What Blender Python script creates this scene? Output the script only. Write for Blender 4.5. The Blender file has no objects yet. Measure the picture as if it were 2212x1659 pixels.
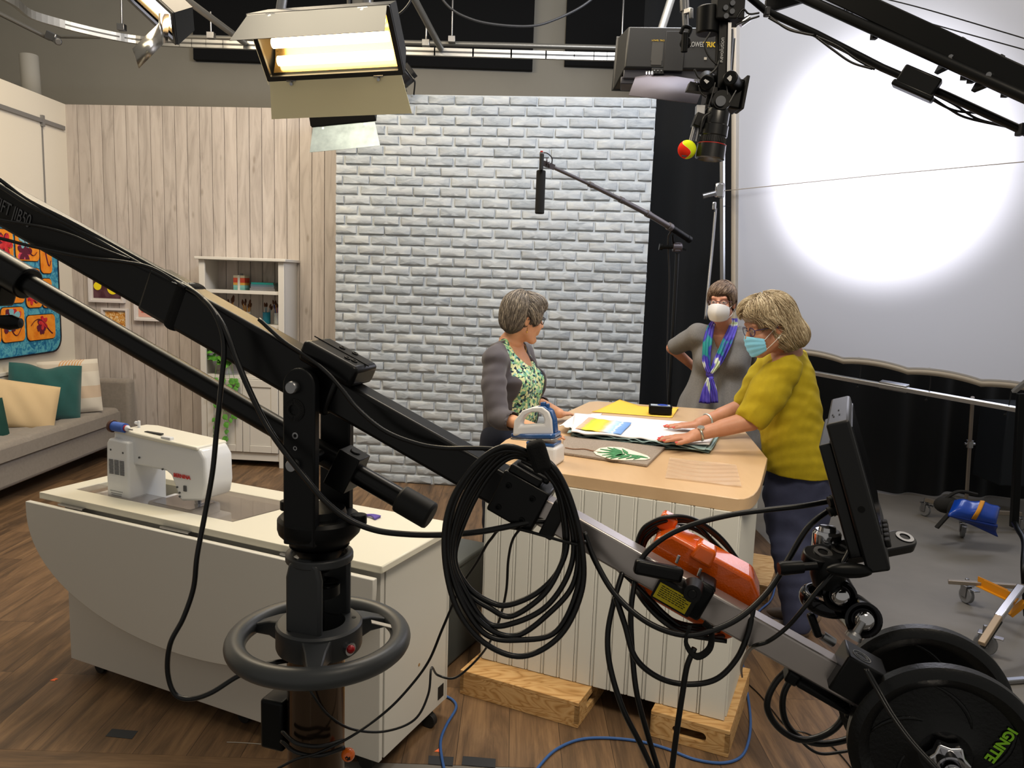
import bpy, math, random, numpy as np
from mathutils import Vector, Matrix, noise as mnoise
random.seed(7)
COL = bpy.context.scene.collection
PI = math.pi
# ------------------------------------------------------------------ camera
FPX, HC = 1661.0, 1.65
cam_m = Matrix.Rotation(math.radians(90-7.5), 4, 'X') @ Matrix.Rotation(math.radians(2.0), 4, 'Z')
cam_m.translation = (0, 0, HC)
cd = bpy.data.cameras.new('camera'); cam = bpy.data.objects.new('camera', cd); COL.objects.link(cam)
cam.matrix_world = cam_m
cd.sensor_fit = 'HORIZONTAL'; cd.sensor_width = 36; cd.lens = 36*FPX/2212; cd.clip_start = .05; cd.clip_end = 100
bpy.context.scene.camera = cam
R3 = cam_m.to_3x3()
def ray(x, y): return R3 @ Vector(((x-1106)/FPX, (829.5-y)/FPX, -1))
def AY(x, y, Y): d = ray(x, y); return Vector((0, 0, HC)) + d*(Y/d.y)
def AZ(x, y, z): d = ray(x, y); return Vector((0, 0, HC)) + d*((z-HC)/d.z)
def AX(x, y, X): d = ray(x, y); return Vector((0, 0, HC)) + d*(X/d.x)
# ------------------------------------------------------------------ world, exposure
def lin(c):
    c = c/255; return c/12.92 if c <= .04045 else ((c+.055)/1.055)**2.4
def rgb(h):
    if isinstance(h, str): h = [int(h[i:i+2], 16) for i in (0, 2, 4)]
    return tuple(lin(v) for v in h)+(1,)
sc = bpy.context.scene
sc.view_settings.view_transform = 'Standard'; sc.view_settings.look = 'None'
sc.view_settings.exposure = 0.0; sc.view_settings.gamma = 1; sc.view_settings.use_curve_mapping = False
w = bpy.data.worlds.new('studio_air'); sc.world = w; w.use_nodes = True
w.node_tree.nodes['Background'].inputs[0].default_value = (1.0, .95, .86, 1)
w.node_tree.nodes['Background'].inputs[1].default_value = .29
sc.cycles.max_bounces = 6; sc.cycles.diffuse_bounces = 3; sc.cycles.glossy_bounces = 3
sc.cycles.transmission_bounces = 6; sc.cycles.transparent_max_bounces = 8
sc.cycles.sample_clamp_indirect = 6; sc.cycles.caustics_reflective = False; sc.cycles.caustics_refractive = False
def light(name, kind, loc, tgt, power, col, size=1, sy=None, spread=None, spot=None, blend=.1):
    d = bpy.data.lights.new(name, kind); o = bpy.data.objects.new(name, d); COL.objects.link(o)
    d.energy = power; d.color = rgb(col)[:3]
    if kind == 'AREA':
        d.size = size
        if sy: d.shape = 'RECTANGLE'; d.size_y = sy
        if spread: d.spread = math.radians(spread)
    else: d.shadow_soft_size = size
    if kind == 'SPOT': d.spot_size = math.radians(spot); d.spot_blend = blend
    o.location = loc; o.rotation_euler = (Vector(tgt)-Vector(loc)).to_track_quat('-Z', 'Y').to_euler()
    return o
# studio softlights hanging from the grid (out of the frame above), silk lamp and added fills
light('softlight_grid_left', 'AREA', (-2.2, 4.6, 4.3), (-2.2, 5.6, 0), 95, 'FFEBCB', 1.6, 1.0)
light('softlight_grid_centre', 'AREA', (.2, 3.6, 4.4), (.2, 4.4, 0), 60, 'FFF0DA', 1.6, 1.2)
light('softlight_grid_front', 'AREA', (-1.3, 3.3, 4.0), (-1.2, 3.2, 0), 32, 'FFF0CF', 1.4, 1.0)
light('softlight_brick_wall', 'AREA', (.9, 3.9, 3.9), (.1, 6.1, 1.5), 66, 'EAF1FF', .8, .5)
light('lamp_behind_silk', 'SPOT', (3.9, 6.5, 2.75), AY(1938, 356, 5.2), 950, 'F4F3FF', .10, spot=46, blend=.85)
light('fill_behind_silk', 'AREA', (4.1, 6.6, 2.5), (2.3, 5.3, 2.1), 42, 'E2E8FF', 1.5, 1.5)  # added area fill, spreads a soft gradient over the silk
light('fill_island_front', 'AREA', (1.0, .9, 3.6), (.5, 3.0, .6), 15, 'FFEFD6', .9, .9, spread=70)  # added fill from the camera side, brightens the island front
light('softlight_grid_right', 'AREA', (3.4, 3.4, 4.4), (3.0, 4.6, 0), 22, 'FFF3E2', 1.4, 1.2)

# ------------------------------------------------------------------ materials
MATS = {}
def nn(nt, t, **kw):
    n = nt.nodes.new(t)
    for k, v in kw.items():
        if k in n.inputs: n.inputs[k].default_value = v
        else: setattr(n, k, v)
    return n
def mat(name, col, rough=.5, metal=0, var=0, vs=6, bump=0, bs=60, spec=.5, sheen=0, coat=0, rnd=0, emit=None, es=0, stretch=(1, 1, 1), alpha=1, trans=0, coord='Object', ior=1.45, col2=None, sss=0, bd=.002):
    if name in MATS: return MATS[name]
    m = bpy.data.materials.new(name); MATS[name] = m; m.use_nodes = True
    nt = m.node_tree; b = nt.nodes['Principled BSDF']; L = nt.links.new
    c = rgb(col); b.inputs['Base Color'].default_value = c
    b.inputs['Roughness'].default_value = rough; b.inputs['Metallic'].default_value = metal
    b.inputs['Specular IOR Level'].default_value = spec; b.inputs['IOR'].default_value = ior
    if sheen: b.inputs['Sheen Weight'].default_value = sheen
    if coat: b.inputs['Coat Weight'].default_value = coat
    if trans: b.inputs['Transmission Weight'].default_value = trans
    if alpha < 1: b.inputs['Alpha'].default_value = alpha
    if sss:
        b.inputs['Subsurface Weight'].default_value = sss; b.inputs['Subsurface Radius'].default_value = (.8, .3, .15); b.inputs['Subsurface Scale'].default_value = .02
    if emit:
        b.inputs['Emission Color'].default_value = rgb(emit); b.inputs['Emission Strength'].default_value = es
    if var or bump or col2 or rnd:
        tc = nn(nt, 'ShaderNodeTexCoord'); mp = nn(nt, 'ShaderNodeMapping'); mp.inputs['Scale'].default_value = stretch
        L(tc.outputs[coord], mp.inputs[0]); vec = mp.outputs[0]
    last = None
    if var or col2:
        n = nn(nt, 'ShaderNodeTexNoise', Scale=vs, Detail=5.0, Roughness=.6); L(vec, n.inputs['Vector'])
        mx = nn(nt, 'ShaderNodeMix', data_type='RGBA')
        a = c if col2 else tuple(v*(1-var) for v in c[:3])+(1,)
        bb = rgb(col2) if col2 else tuple(min(1, v*(1+var)) for v in c[:3])+(1,)
        mr = nn(nt, 'ShaderNodeMapRange'); mr.inputs[1].default_value = .29; mr.inputs[2].default_value = .67
        L(n.outputs[0], mr.inputs[0]); L(mr.outputs[0], mx.inputs[0])
        mx.inputs[6].default_value = a; mx.inputs[7].default_value = bb; last = mx.outputs[2]
    if rnd:
        at = nn(nt, 'ShaderNodeAttribute', attribute_name='rnd')
        hs = nn(nt, 'ShaderNodeHueSaturation')
        ma = nn(nt, 'ShaderNodeMapRange'); ma.inputs[3].default_value = 1-rnd; ma.inputs[4].default_value = 1+rnd
        L(at.outputs['Fac'], ma.inputs[0]); L(ma.outputs[0], hs.inputs['Value'])
        if last: L(last, hs.inputs['Color'])
        else: hs.inputs['Color'].default_value = c
        last = hs.outputs[0]
    if last: L(last, b.inputs['Base Color'])
    if bump:
        n2 = nn(nt, 'ShaderNodeTexNoise', Scale=bs, Detail=4.0); L(vec, n2.inputs['Vector'])
        bp = nn(nt, 'ShaderNodeBump', Strength=bump, Distance=bd); L(n2.outputs[0], bp.inputs['Height']); L(bp.outputs[0], b.inputs['Normal'])
    return m
# ------------------------------------------------------------------ mesh builder
def frame(o, x, y=None, z=None):
    x = Vector(x).normalized()
    z = Vector(z) if z is not None else Vector((0, 0, 1))
    y = z.cross(x).normalized() if y is None else Vector(y).normalized()
    z = x.cross(y).normalized()
    m = Matrix((x, y, z)).transposed().to_4x4(); m.translation = o; return m
def fz(o, d, up=(0, 0, 1)):   # frame with local z along d
    d = Vector(d).normalized(); q = d.to_track_quat('Z', 'Y').to_matrix().to_4x4(); q.translation = o; return q
def spline(pts, n=8, closed=False):
    P = [Vector(p) for p in pts]; out = []; N = len(P)
    rng = range(N if closed else N-1)
    for i in rng:
        p1, p2 = P[i], P[(i+1) % N]
        p0 = P[i-1] if (closed or i > 0) else p1*2-p2
        p3 = P[(i+2) % N] if (closed or i < N-2) else p2*2-p1
        for k in range(n):
            t = k/n
            out.append(.5*((2*p1)+(p2-p0)*t+(2*p0-5*p1+4*p2-p3)*t*t+(3*p1-p0-3*p2+p3)*t**3))
    if not closed: out.append(P[-1])
    return out
class MB:
    def __init__(s): s.v = []; s.f = []; s.mi = []; s.r = []; s.m = 0; s.rv = .5
    def add(s, vs, fs, M=None):
        o = len(s.v)
        for p in vs: s.v.append((M @ Vector(p)) if M else Vector(p)); s.r.append(s.rv)
        for f in fs: s.f.append([i+o for i in f]); s.mi.append(s.m)
        return s
    def box(s, c, d, M=None, t=(0, 0)):   # centre, size; t = taper of top in x,y
        x, y, z = (k/2 for k in d); cx, cy, cz = c; a, b = 1-t[0], 1-t[1]
        vs = [(cx-x, cy-y, cz-z), (cx+x, cy-y, cz-z), (cx+x, cy+y, cz-z), (cx-x, cy+y, cz-z),
              (cx-x*a, cy-y*b, cz+z), (cx+x*a, cy-y*b, cz+z), (cx+x*a, cy+y*b, cz+z), (cx-x*a, cy+y*b, cz+z)]
        return s.add(vs, [(3, 2, 1, 0), (4, 5, 6, 7), (0, 1, 5, 4), (1, 2, 6, 5), (2, 3, 7, 6), (3, 0, 4, 7)], M)
    def bar(s, a, b, w, h, z=(0, 0, 1)):
        a = Vector(a); b = Vector(b); return s.box(((b-a).length/2, 0, 0), ((b-a).length, w, h), frame(a, b-a, z=z))
    def cyl(s, a, b, r1, r2=None, n=20, caps=True):
        a = Vector(a); b = Vector(b); r2 = r1 if r2 is None else r2
        M = fz(a, b-a); h = (b-a).length; vs = []; 
        for k in range(n): t = 2*PI*k/n; vs.append((r1*math.cos(t), r1*math.sin(t), 0))
        for k in range(n): t = 2*PI*k/n; vs.append((r2*math.cos(t), r2*math.sin(t), h))
        fs = [(k, (k+1) % n, n+(k+1) % n, n+k) for k in range(n)]
        if caps: fs += [tuple(range(n))[::-1], tuple(range(n, 2*n))]
        return s.add(vs, fs, M)
    def lathe(s, prof, o, d=(0, 0, 1), n=28, closed=False):
        M = fz(Vector(o), d); vs = []; m = len(prof)
        for (r, z) in prof:
            for k in range(n): t = 2*PI*k/n; vs.append((r*math.cos(t), r*math.sin(t), z))
        fs = []
        for i in range(m if closed else m-1):
            j = (i+1) % m
            for k in range(n): l = (k+1) % n; fs.append((i*n+k, i*n+l, j*n+l, j*n+k))
        if not closed:
            if prof[0][0] > 1e-6: fs.append(tuple(range(n))[::-1])
            if prof[-1][0] > 1e-6: fs.append(tuple(range((m-1)*n, m*n)))
        return s.add(vs, fs, M)
    def tube(s, pts, r, n=8, closed=False, caps=True, flat=1):
        P = [Vector(p) for p in pts]; N = len(P); rr = r if isinstance(r, (list, tuple)) else [r]*N
        T = [(P[(i+1) % N if closed else min(i+1, N-1)]-P[(i-1) % N if closed else max(i-1, 0)]).normalized() for i in range(N)]
        u = T[0].orthogonal().normalized(); vs = []; 
        for i in range(N):
            u = (u-T[i]*u.dot(T[i]))
            u = u.normalized() if u.length > 1e-6 else T[i].orthogonal().normalized()
            w_ = T[i].cross(u)
            for k in range(n): t = 2*PI*k/n; vs.append(P[i]+(u*math.cos(t)+w_*math.sin(t)*flat)*rr[i])
        fs = [(i*n+k, i*n+(k+1) % n, ((i+1) % N)*n+(k+1) % n, ((i+1) % N)*n+k) for i in range(N if closed else N-1) for k in range(n)]
        if caps and not closed: fs += [tuple(range(n))[::-1], tuple(range((N-1)*n, N*n))]
        return s.add(vs, fs)
    def prism(s, poly, z0, z1, M=None):
        n = len(poly); vs = [(x, y, z0) for x, y in poly]+[(x, y, z1) for x, y in poly]
        fs = [tuple(range(n))[::-1], tuple(range(n, 2*n))]+[(k, (k+1) % n, n+(k+1) % n, n+k) for k in range(n)]
        return s.add(vs, fs, M)
    def ring(s, outer, inner, z0, z1, M=None):   # prism with a hole (same point counts)
        n = len(outer); vs = [(x, y, z) for z in (z0, z1) for P in (outer, inner) for x, y in P]; fs = []
        for k in range(n):
            l = (k+1) % n
            fs += [(k, n+k, n+l, l), (2*n+k, 2*n+l, 3*n+l, 3*n+k), (k, l, 2*n+l, 2*n+k), (n+l, n+k, 3*n+k, 3*n+l)]
        return s.add(vs, fs, M)
    def sph(s, c, r, n=16, m=10, M=None):
        r = r if isinstance(r, (tuple, list)) else (r, r, r); vs = [(c[0], c[1], c[2]-r[2])]; 
        for i in range(1, m):
            a = -PI/2+PI*i/m
            for k in range(n): t = 2*PI*k/n; vs.append((c[0]+r[0]*math.cos(a)*math.cos(t), c[1]+r[1]*math.cos(a)*math.sin(t), c[2]+r[2]*math.sin(a)))
        vs.append((c[0], c[1], c[2]+r[2])); fs = [(0, 1+(k+1) % n, 1+k) for k in range(n)]
        for i in range(m-2):
            for k in range(n): l = (k+1) % n; fs.append((1+i*n+k, 1+i*n+l, 1+(i+1)*n+l, 1+(i+1)*n+k))
        b = 1+(m-2)*n; fs += [(b+k, b+(k+1) % n, len(vs)-1) for k in range(n)]
        return s.add(vs, fs, M)
    def grid(s, fn, nu, nv, closeu=False):
        vs = [fn(i/(nu if closeu else nu-1), j/(nv-1)) for i in range(nu) for j in range(nv)]
        fs = [(i*nv+j, ((i+1) % nu)*nv+j, ((i+1) % nu)*nv+j+1, i*nv+j+1) for i in range(nu if closeu else nu-1) for j in range(nv-1)]
        return s.add(vs, fs)
    def build(s, name, ms, parent=None, bevel=0, smooth=40, sub=0, solid=0, seg=2):
        return mkobj(name, s.v, s.f, ms, parent, bevel, smooth, sub, solid, seg, s.mi, s.r)
WP = {}
def mkobj(name, v, f, ms, parent=None, bevel=0, smooth=40, sub=0, solid=0, seg=2, mi=None, r=None):
    A = np.array(v, dtype=float).reshape(-1, 3); lo, hi = A.min(0), A.max(0)
    c = np.array([(lo[0]+hi[0])/2, (lo[1]+hi[1])/2, lo[2]]); A = A-c
    me = bpy.data.meshes.new(name)
    me.from_pydata(A.tolist(), [], f if isinstance(f, list) else f.tolist()); me.update()
    for m in (ms if isinstance(ms, (list, tuple)) else [ms]): me.materials.append(m)
    if mi is not None and isinstance(ms, (list, tuple)) and len(ms) > 1: me.polygons.foreach_set('material_index', mi)
    if r is not None and len(set(r)) > 1:
        a = me.attributes.new('rnd', 'FLOAT', 'POINT'); a.data.foreach_set('value', r)
    if smooth:
        me.polygons.foreach_set('use_smooth', [True]*len(me.polygons))
        if smooth < 180: me.set_sharp_from_angle(angle=math.radians(smooth))
    o = bpy.data.objects.new(name, me); COL.objects.link(o)
    cv = Vector(c)
    if parent: o.parent = parent; o.location = cv-WP[parent.name]
    else: o.location = cv
    WP[o.name] = cv
    if bevel:
        b = o.modifiers.new('bevel', 'BEVEL'); b.width = bevel; b.segments = seg; b.limit_method = 'ANGLE'; b.angle_limit = math.radians(35)
        b.harden_normals = False
    if solid: q = o.modifiers.new('solid', 'SOLIDIFY'); q.thickness = solid; q.offset = 0
    if sub: q = o.modifiers.new('sub', 'SUBSURF'); q.levels = sub; q.render_levels = sub
    return o
def tag(o, label, cat, group=None, kind=None):
    o['label'] = label; o['category'] = cat
    if group: o['group'] = group
    if kind: o['kind'] = kind
    return o
def thing(name, label, cat, loc=(0, 0, 0), group=None):
    o = bpy.data.objects.new(name, None); COL.objects.link(o); o.location = loc; WP[o.name] = Vector(loc)
    o.empty_display_size = .1
    return tag(o, label, cat, group)
def struct(o): o['kind'] = 'structure'; return o
def dup(o, parent=None, loc=None, rz=None, label=None):
    kids = [c for c in o.children]
    c = o.copy(); COL.objects.link(c)
    if parent: c.parent = parent
    if loc is not None: c.location = loc
    if rz is not None: c.rotation_euler = (0, 0, rz)
    if label: c['label'] = label
    for k in kids: dup(k, c)
    return c
def text(s, size, M, m, parent, name, ext=.0004, sx=1, weight=0):
    cu = bpy.data.curves.new('t', 'FONT'); cu.body = s; cu.size = size; cu.extrude = ext; cu.align_x = 'CENTER'; cu.align_y = 'CENTER'; cu.offset = weight
    o = bpy.data.objects.new('t', cu); COL.objects.link(o); bpy.context.view_layer.update()
    me = bpy.data.meshes.new_from_object(o.evaluated_get(bpy.context.evaluated_depsgraph_get())); bpy.data.objects.remove(o)
    vs = [M @ Vector((v.co.x*sx, v.co.y, v.co.z)) for v in me.vertices]; fs = [list(p.vertices) for p in me.polygons]
    bpy.data.meshes.remove(me)
    return mkobj(name, [tuple(v) for v in vs], fs, m, parent, smooth=0)
def rrect(x0, y0, x1, y1, r, n=5):
    out = []
    for cx, cy, a in ((x1-r, y0+r, -PI/2), (x1-r, y1-r, 0), (x0+r, y1-r, PI/2), (x0+r, y0+r, PI)):
        for k in range(n+1): t = a+PI/2*k/n; out.append((cx+r*math.cos(t), cy+r*math.sin(t)))
    return out
black = mat('black_anodised', '060708', .38, spec=.22)
blackm = mat('black_matte', '0B0B0C', .7)
blackfab = mat('black_webbing', '090909', .95, bump=.5, bs=400)
cable_m = mat('black_cable', '070708', .34)
chrome = mat('chrome', 'C8C8CC', .12, 1)
steel = mat('brushed_steel', '9A9A9C', .32, 1)
alu = mat('aluminium', 'B4B4B2', .38, .9, var=.08, vs=3)
white_p = mat('white_paint', 'D8D5CC', .45)
# ================================================================== SETTING
def shader(name, rough=.5, spec=.4):
    m = bpy.data.materials.new(name); MATS[name] = m; m.use_nodes = True; nt = m.node_tree; b = nt.nodes['Principled BSDF']
    b.inputs['Roughness'].default_value = rough; b.inputs['Specular IOR Level'].default_value = spec
    return m, nt, b, nt.links.new
def ramp(nt, stops):
    r = nn(nt, 'ShaderNodeValToRGB'); e = r.color_ramp.elements
    while len(e) < len(stops): e.new(.5)
    for i, (p, c) in enumerate(stops): e[i].position = p; e[i].color = rgb(c)
    return r
def wood_floor(name, rot):
    m, nt, b, L = shader(name, .48, .35)
    tc = nn(nt, 'ShaderNodeTexCoord'); mp = nn(nt, 'ShaderNodeMapping'); mp.inputs['Rotation'].default_value = (0, 0, rot); L(tc.outputs['Object'], mp.inputs[0])
    br = nn(nt, 'ShaderNodeTexBrick', offset=.37, offset_frequency=2, squash=1.0); L(mp.outputs[0], br.inputs['Vector'])
    br.inputs['Scale'].default_value = 1; br.inputs['Brick Width'].default_value = 1.22; br.inputs['Row Height'].default_value = .185
    br.inputs['Mortar Size'].default_value = .0012; br.inputs['Mortar Smooth'].default_value = .3; br.inputs['Bias'].default_value = 0
    br.inputs['Color1'].default_value = (0, 0, 0, 1); br.inputs['Color2'].default_value = (1, 1, 1, 1); br.inputs['Mortar'].default_value = (.5, .5, .5, 1)
    # grain stretched along the plank, shifted per plank
    sc_ = nn(nt, 'ShaderNodeVectorMath', operation='MULTIPLY'); L(mp.outputs[0], sc_.inputs[0]); sc_.inputs[1].default_value = (1.2, 9, 1)
    ad = nn(nt, 'ShaderNodeVectorMath', operation='MULTIPLY_ADD'); L(br.outputs['Color'], ad.inputs[0]); ad.inputs[1].default_value = (17, 31, 5); L(sc_.outputs[0], ad.inputs[2])
    n1 = nn(nt, 'ShaderNodeTexNoise', Scale=1.6, Detail=8.0, Roughness=.62, Distortion=.9); L(ad.outputs[0], n1.inputs['Vector'])
    sc2 = nn(nt, 'ShaderNodeVectorMath', operation='MULTIPLY'); L(ad.outputs[0], sc2.inputs[0]); sc2.inputs[1].default_value = (2, 8, 1)
    n2 = nn(nt, 'ShaderNodeTexNoise', Scale=2.2, Detail=4.0, Roughness=.7); L(sc2.outputs[0], n2.inputs['Vector'])
    mx = nn(nt, 'ShaderNodeMath', operation='MULTIPLY_ADD'); L(n2.outputs[0], mx.inputs[0]); mx.inputs[1].default_value = .32; L(n1.outputs[0], mx.inputs[2])
    pl = nn(nt, 'ShaderNodeMath', operation='MULTIPLY_ADD'); L(br.outputs['Color'], pl.inputs[0]); pl.inputs[1].default_value = .13; L(mx.outputs[0], pl.inputs[2])
    r = ramp(nt, [(.4, '37291E'), (.6, '52402F'), (.78, '6C543D'), (.98, '84694C')]); L(pl.outputs[0], r.inputs[0])
    mm = nn(nt, 'ShaderNodeMix', data_type='RGBA'); L(br.outputs['Fac'], mm.inputs[0]); L(r.outputs[0], mm.inputs[6]); mm.inputs[7].default_value = rgb('2E241B')
    L(mm.outputs[2], b.inputs['Base Color'])
    bp = nn(nt, 'ShaderNodeBump', Strength=.35, Distance=.003); L(mx.outputs[0], bp.inputs['Height']); L(bp.outputs[0], b.inputs['Normal'])
    return m
XB = 1.74
f = MB(); f.box((-2.0, 5.4, -.05), (2*(XB+2.0), 5.9, .1)); struct(f.build('floor', wood_floor('wood_planks_long', PI/2), smooth=0))
f = MB(); f.box((-2.6, 1.95, -.0505), (4.0, 1.0, .1)); struct(f.build('floor_edge_strip', wood_floor('wood_planks_cross', 0), smooth=0))
conc = mat('concrete', '6E6A64', .6, var=.16, vs=1.3, bump=.15, bs=25)
f = MB(); f.box((4.72, 3.6, -.052), (2*(4.72-XB), 9.8, .1)); f.box((.6, .6, -.052), (2.3, 3.75, .1)); f.box((-3.2, .2, -.052), (5.2, 2.5, .1)); struct(f.build('floor_concrete', conc, smooth=0))
taupe = mat('taupe_wall_paint', 'A39E92', .85, var=.03, vs=2)
f = MB(); f.box((1.0, 8.6, 2.6), (13.6, .1, 5.2)); struct(f.build('wall_back', taupe, smooth=0))
f = MB(); f.box((-5.75, 3.9, 2.6), (.1, 9.4, 5.2)); struct(f.build('wall_left', taupe, smooth=0))
# white studio flat on the left with its steel rails
wl = MB(); wl.box((-4.01, 4.04, 1.525), (.1, 5.8, 3.05)); wl = struct(wl.build('wall_set', mat('warm_white_paint', 'DCD6C9', .6), smooth=0))
gm = mat('grey_metal_rail', '8F8F90', .5, .6)
r = MB(); r.box((-3.95, 4.42, 2.84), (.02, 4.9, .035)); r.build('steel_rail', gm, parent=wl, bevel=.002)
r = MB(); r.box((-3.957, 6.56, 2.35), (.01, .012, 1.0)); r.box((-3.948, 6.56, 2.84), (.02, .03, .09)); r.build('panel_seam', gm, parent=wl)
r = MB(); zr = AX(150, 779, -3.95).z; r.box((-3.945, 4.04, zr-.015), (.03, 5.8, .03)); r.box((-3.95, 4.04, zr-.05), (.02, 5.8, .03)); r.box((-3.957, 4.04, zr-.3), (.012, 5.8, .5)); struct(r.build('trim_1', white_p, bevel=.004))
# whitewashed plank wall
def plank_mat():
    m, nt, b, L = shader('whitewashed_pine', .6, .3)
    tc = nn(nt, 'ShaderNodeTexCoord'); at = nn(nt, 'ShaderNodeAttribute', attribute_name='rnd')
    cx = nn(nt, 'ShaderNodeVectorMath', operation='MULTIPLY'); L(tc.outputs['Object'], cx.inputs[0]); cx.inputs[1].default_value = (9, 1, 1.1)
    of = nn(nt, 'ShaderNodeCombineXYZ'); L(at.outputs['Fac'], of.inputs[2])
    ad = nn(nt, 'ShaderNodeVectorMath', operation='MULTIPLY_ADD'); L(of.outputs[0], ad.inputs[0]); ad.inputs[1].default_value = (0, 0, 53); L(cx.outputs[0], ad.inputs[2])
    n = nn(nt, 'ShaderNodeTexNoise', Scale=1.5, Detail=6.0, Roughness=.6, Distortion=1.2); L(ad.outputs[0], n.inputs['Vector'])
    r = ramp(nt, [(.3, 'A39A94'), (.5, 'BCB3AD'), (.75, 'CAC2BC')]); L(n.outputs[0], r.inputs[0])
    # knots
    k1 = nn(nt, 'ShaderNodeVectorMath', operation='MULTIPLY'); L(tc.outputs['Object'], k1.inputs[0]); k1.inputs[1].default_value = (7.8, 0, 3.1)
    k2 = nn(nt, 'ShaderNodeVectorMath', operation='ADD'); L(k1.outputs[0], k2.inputs[0]); L(of.outputs[0], k2.inputs[1])
    vo = nn(nt, 'ShaderNodeTexVoronoi', Scale=1.0, Randomness=1.0); L(k2.outputs[0], vo.inputs['Vector'])
    kr = nn(nt, 'ShaderNodeMapRange'); kr.inputs[1].default_value = .05; kr.inputs[2].default_value = .13; kr.inputs[3].default_value = .6; kr.inputs[4].default_value = 0; L(vo.outputs['Distance'], kr.inputs[0])
    mm = nn(nt, 'ShaderNodeMix', data_type='RGBA'); L(kr.outputs[0], mm.inputs[0]); L(r.outputs[0], mm.inputs[6]); mm.inputs[7].default_value = rgb('8E8378')
    hs = nn(nt, 'ShaderNodeHueSaturation'); mv = nn(nt, 'ShaderNodeMapRange'); mv.inputs[3].default_value = .92; mv.inputs[4].default_value = 1.06
    L(at.outputs['Fac'], mv.inputs[0]); L(mv.outputs[0], hs.inputs['Value']); L(mm.outputs[2], hs.inputs['Color']); L(hs.outputs[0], b.inputs['Base Color'])
    bp = nn(nt, 'ShaderNodeBump', Strength=.2, Distance=.002); L(n.outputs[0], bp.inputs['Height']); L(bp.outputs[0], b.inputs['Normal'])
    return m
pa, pb = Vector((-3.965, 6.93, 0)), Vector((-1.44, 6.725, 0)); pa.z = pb.z = 0
pw = MB(); d = (pb-pa); n = 23; Mw = frame(pa, d); wd = d.length/n
pw.m = 1; pw.box((d.length/2, .035, 1.525), (d.length, .02, 3.05), Mw); pw.m = 0
for i in range(n):
    pw.rv = random.random(); pw.box((wd*(i+.5), 0, 1.525), (wd-.0045, .03, 3.05), Mw)
struct(pw.build('wall_planks', [plank_mat(), mat('groove_brown', '5A5049', .9)], bevel=.002, smooth=0))
# white brick wall panel
def brick_mats():
    m, nt, b, L = shader('whitewashed_brick', .7, .3)
    tc = nn(nt, 'ShaderNodeTexCoord'); at = nn(nt, 'ShaderNodeAttribute', attribute_name='rnd')
    mp = nn(nt, 'ShaderNodeMapping'); mp.inputs['Scale'].default_value = (1, 1, 3.2); L(tc.outputs['Object'], mp.inputs[0])
    n = nn(nt, 'ShaderNodeTexNoise', Scale=8.0, Detail=7.0, Roughness=.72, Distortion=.8); L(mp.outputs[0], n.inputs['Vector'])
    ad = nn(nt, 'ShaderNodeMath', operation='MULTIPLY_ADD'); L(at.outputs['Fac'], ad.inputs[0]); ad.inputs[1].default_value = .22; L(n.outputs[0], ad.inputs[2])
    r = ramp(nt, [(.34, '868D94'), (.5, '9CA3A9'), (.68, 'ABB0B4'), (.88, 'BABDBB'), (1, 'C4C2B4')]); L(ad.outputs[0], r.inputs[0]); L(r.outputs[0], b.inputs['Base Color'])
    bp = nn(nt, 'ShaderNodeBump', Strength=.7, Distance=.005); L(n.outputs[0], bp.inputs['Height']); L(bp.outputs[0], b.inputs['Normal'])
    mo = mat('mortar', 'B0B5B8', .85, var=.05, vs=12, bump=.4, bs=70)
    return m, mo
ba, bb = AY(727, 300, 6.17), AY(1418, 212, 5.96); ba.z = bb.z = 0
d = bb-ba; W = d.length; Mb = frame(ba, d)
bm, mm = brick_mats(); bw = MB(); bw.m = 1; bw.box((W/2, .05, 1.525), (W, .1, 3.05), Mb); bw.m = 0
rows = 40; rh = 3.05/rows; bl = .215
for j in range(rows):
    x = -bl*(.5 if j % 2 else 0)-.04+random.uniform(-.01, .01)
    while x < W:
        x0, x1 = max(0, x+.008), min(W, x+bl-.008); x += bl*random.uniform(.95, 1.05)
        if x1-x0 < .03: continue
        z0, z1 = j*rh+.008, (j+1)*rh-.008; dp = random.uniform(.011, .018); bw.rv = random.random()
        nu = max(2, int((x1-x0)/.03)); back = []; fr = []; rim = []
        per = [(x0+(x1-x0)*k/nu, z0) for k in range(nu)]+[(x1, z0), (x1, (z0+z1)/2)]+[(x1-(x1-x0)*k/nu, z1) for k in range(nu)]+[(x0, z1), (x0, (z0+z1)/2)]
        n_ = len(per); cx, cz = (x0+x1)/2, (z0+z1)/2
        jit = [(random.uniform(-.0032, .0032), random.uniform(-.0024, .0024)) for _ in per]
        back = [(px+a, 0, pz+c) for (px, pz), (a, c) in zip(per, jit)]
        rim = [(px+a*1.3-.0015*(1 if px > cx else -1), -dp*.8, pz+c-.0015*(1 if pz > cz else -1)) for (px, pz), (a, c) in zip(per, jit)]
        fr = [(cx+(px-cx)*.955, -dp+random.uniform(-.0012, .0012), cz+(pz-cz)*.86) for (px, pz) in per]
        vs = back+rim+fr+[(cx, -dp, cz)]; fs = []
        for k in range(n_):
            l = (k+1) % n_; fs += [(l, k, n_+k, n_+l), (n_+l, n_+k, 2*n_+k, 2*n_+l), (2*n_+l, 2*n_+k, 3*n_)]
        bw.add(vs, fs, Mb)
struct(bw.build('wall_bricks', [bm, mm], smooth=50))
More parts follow.
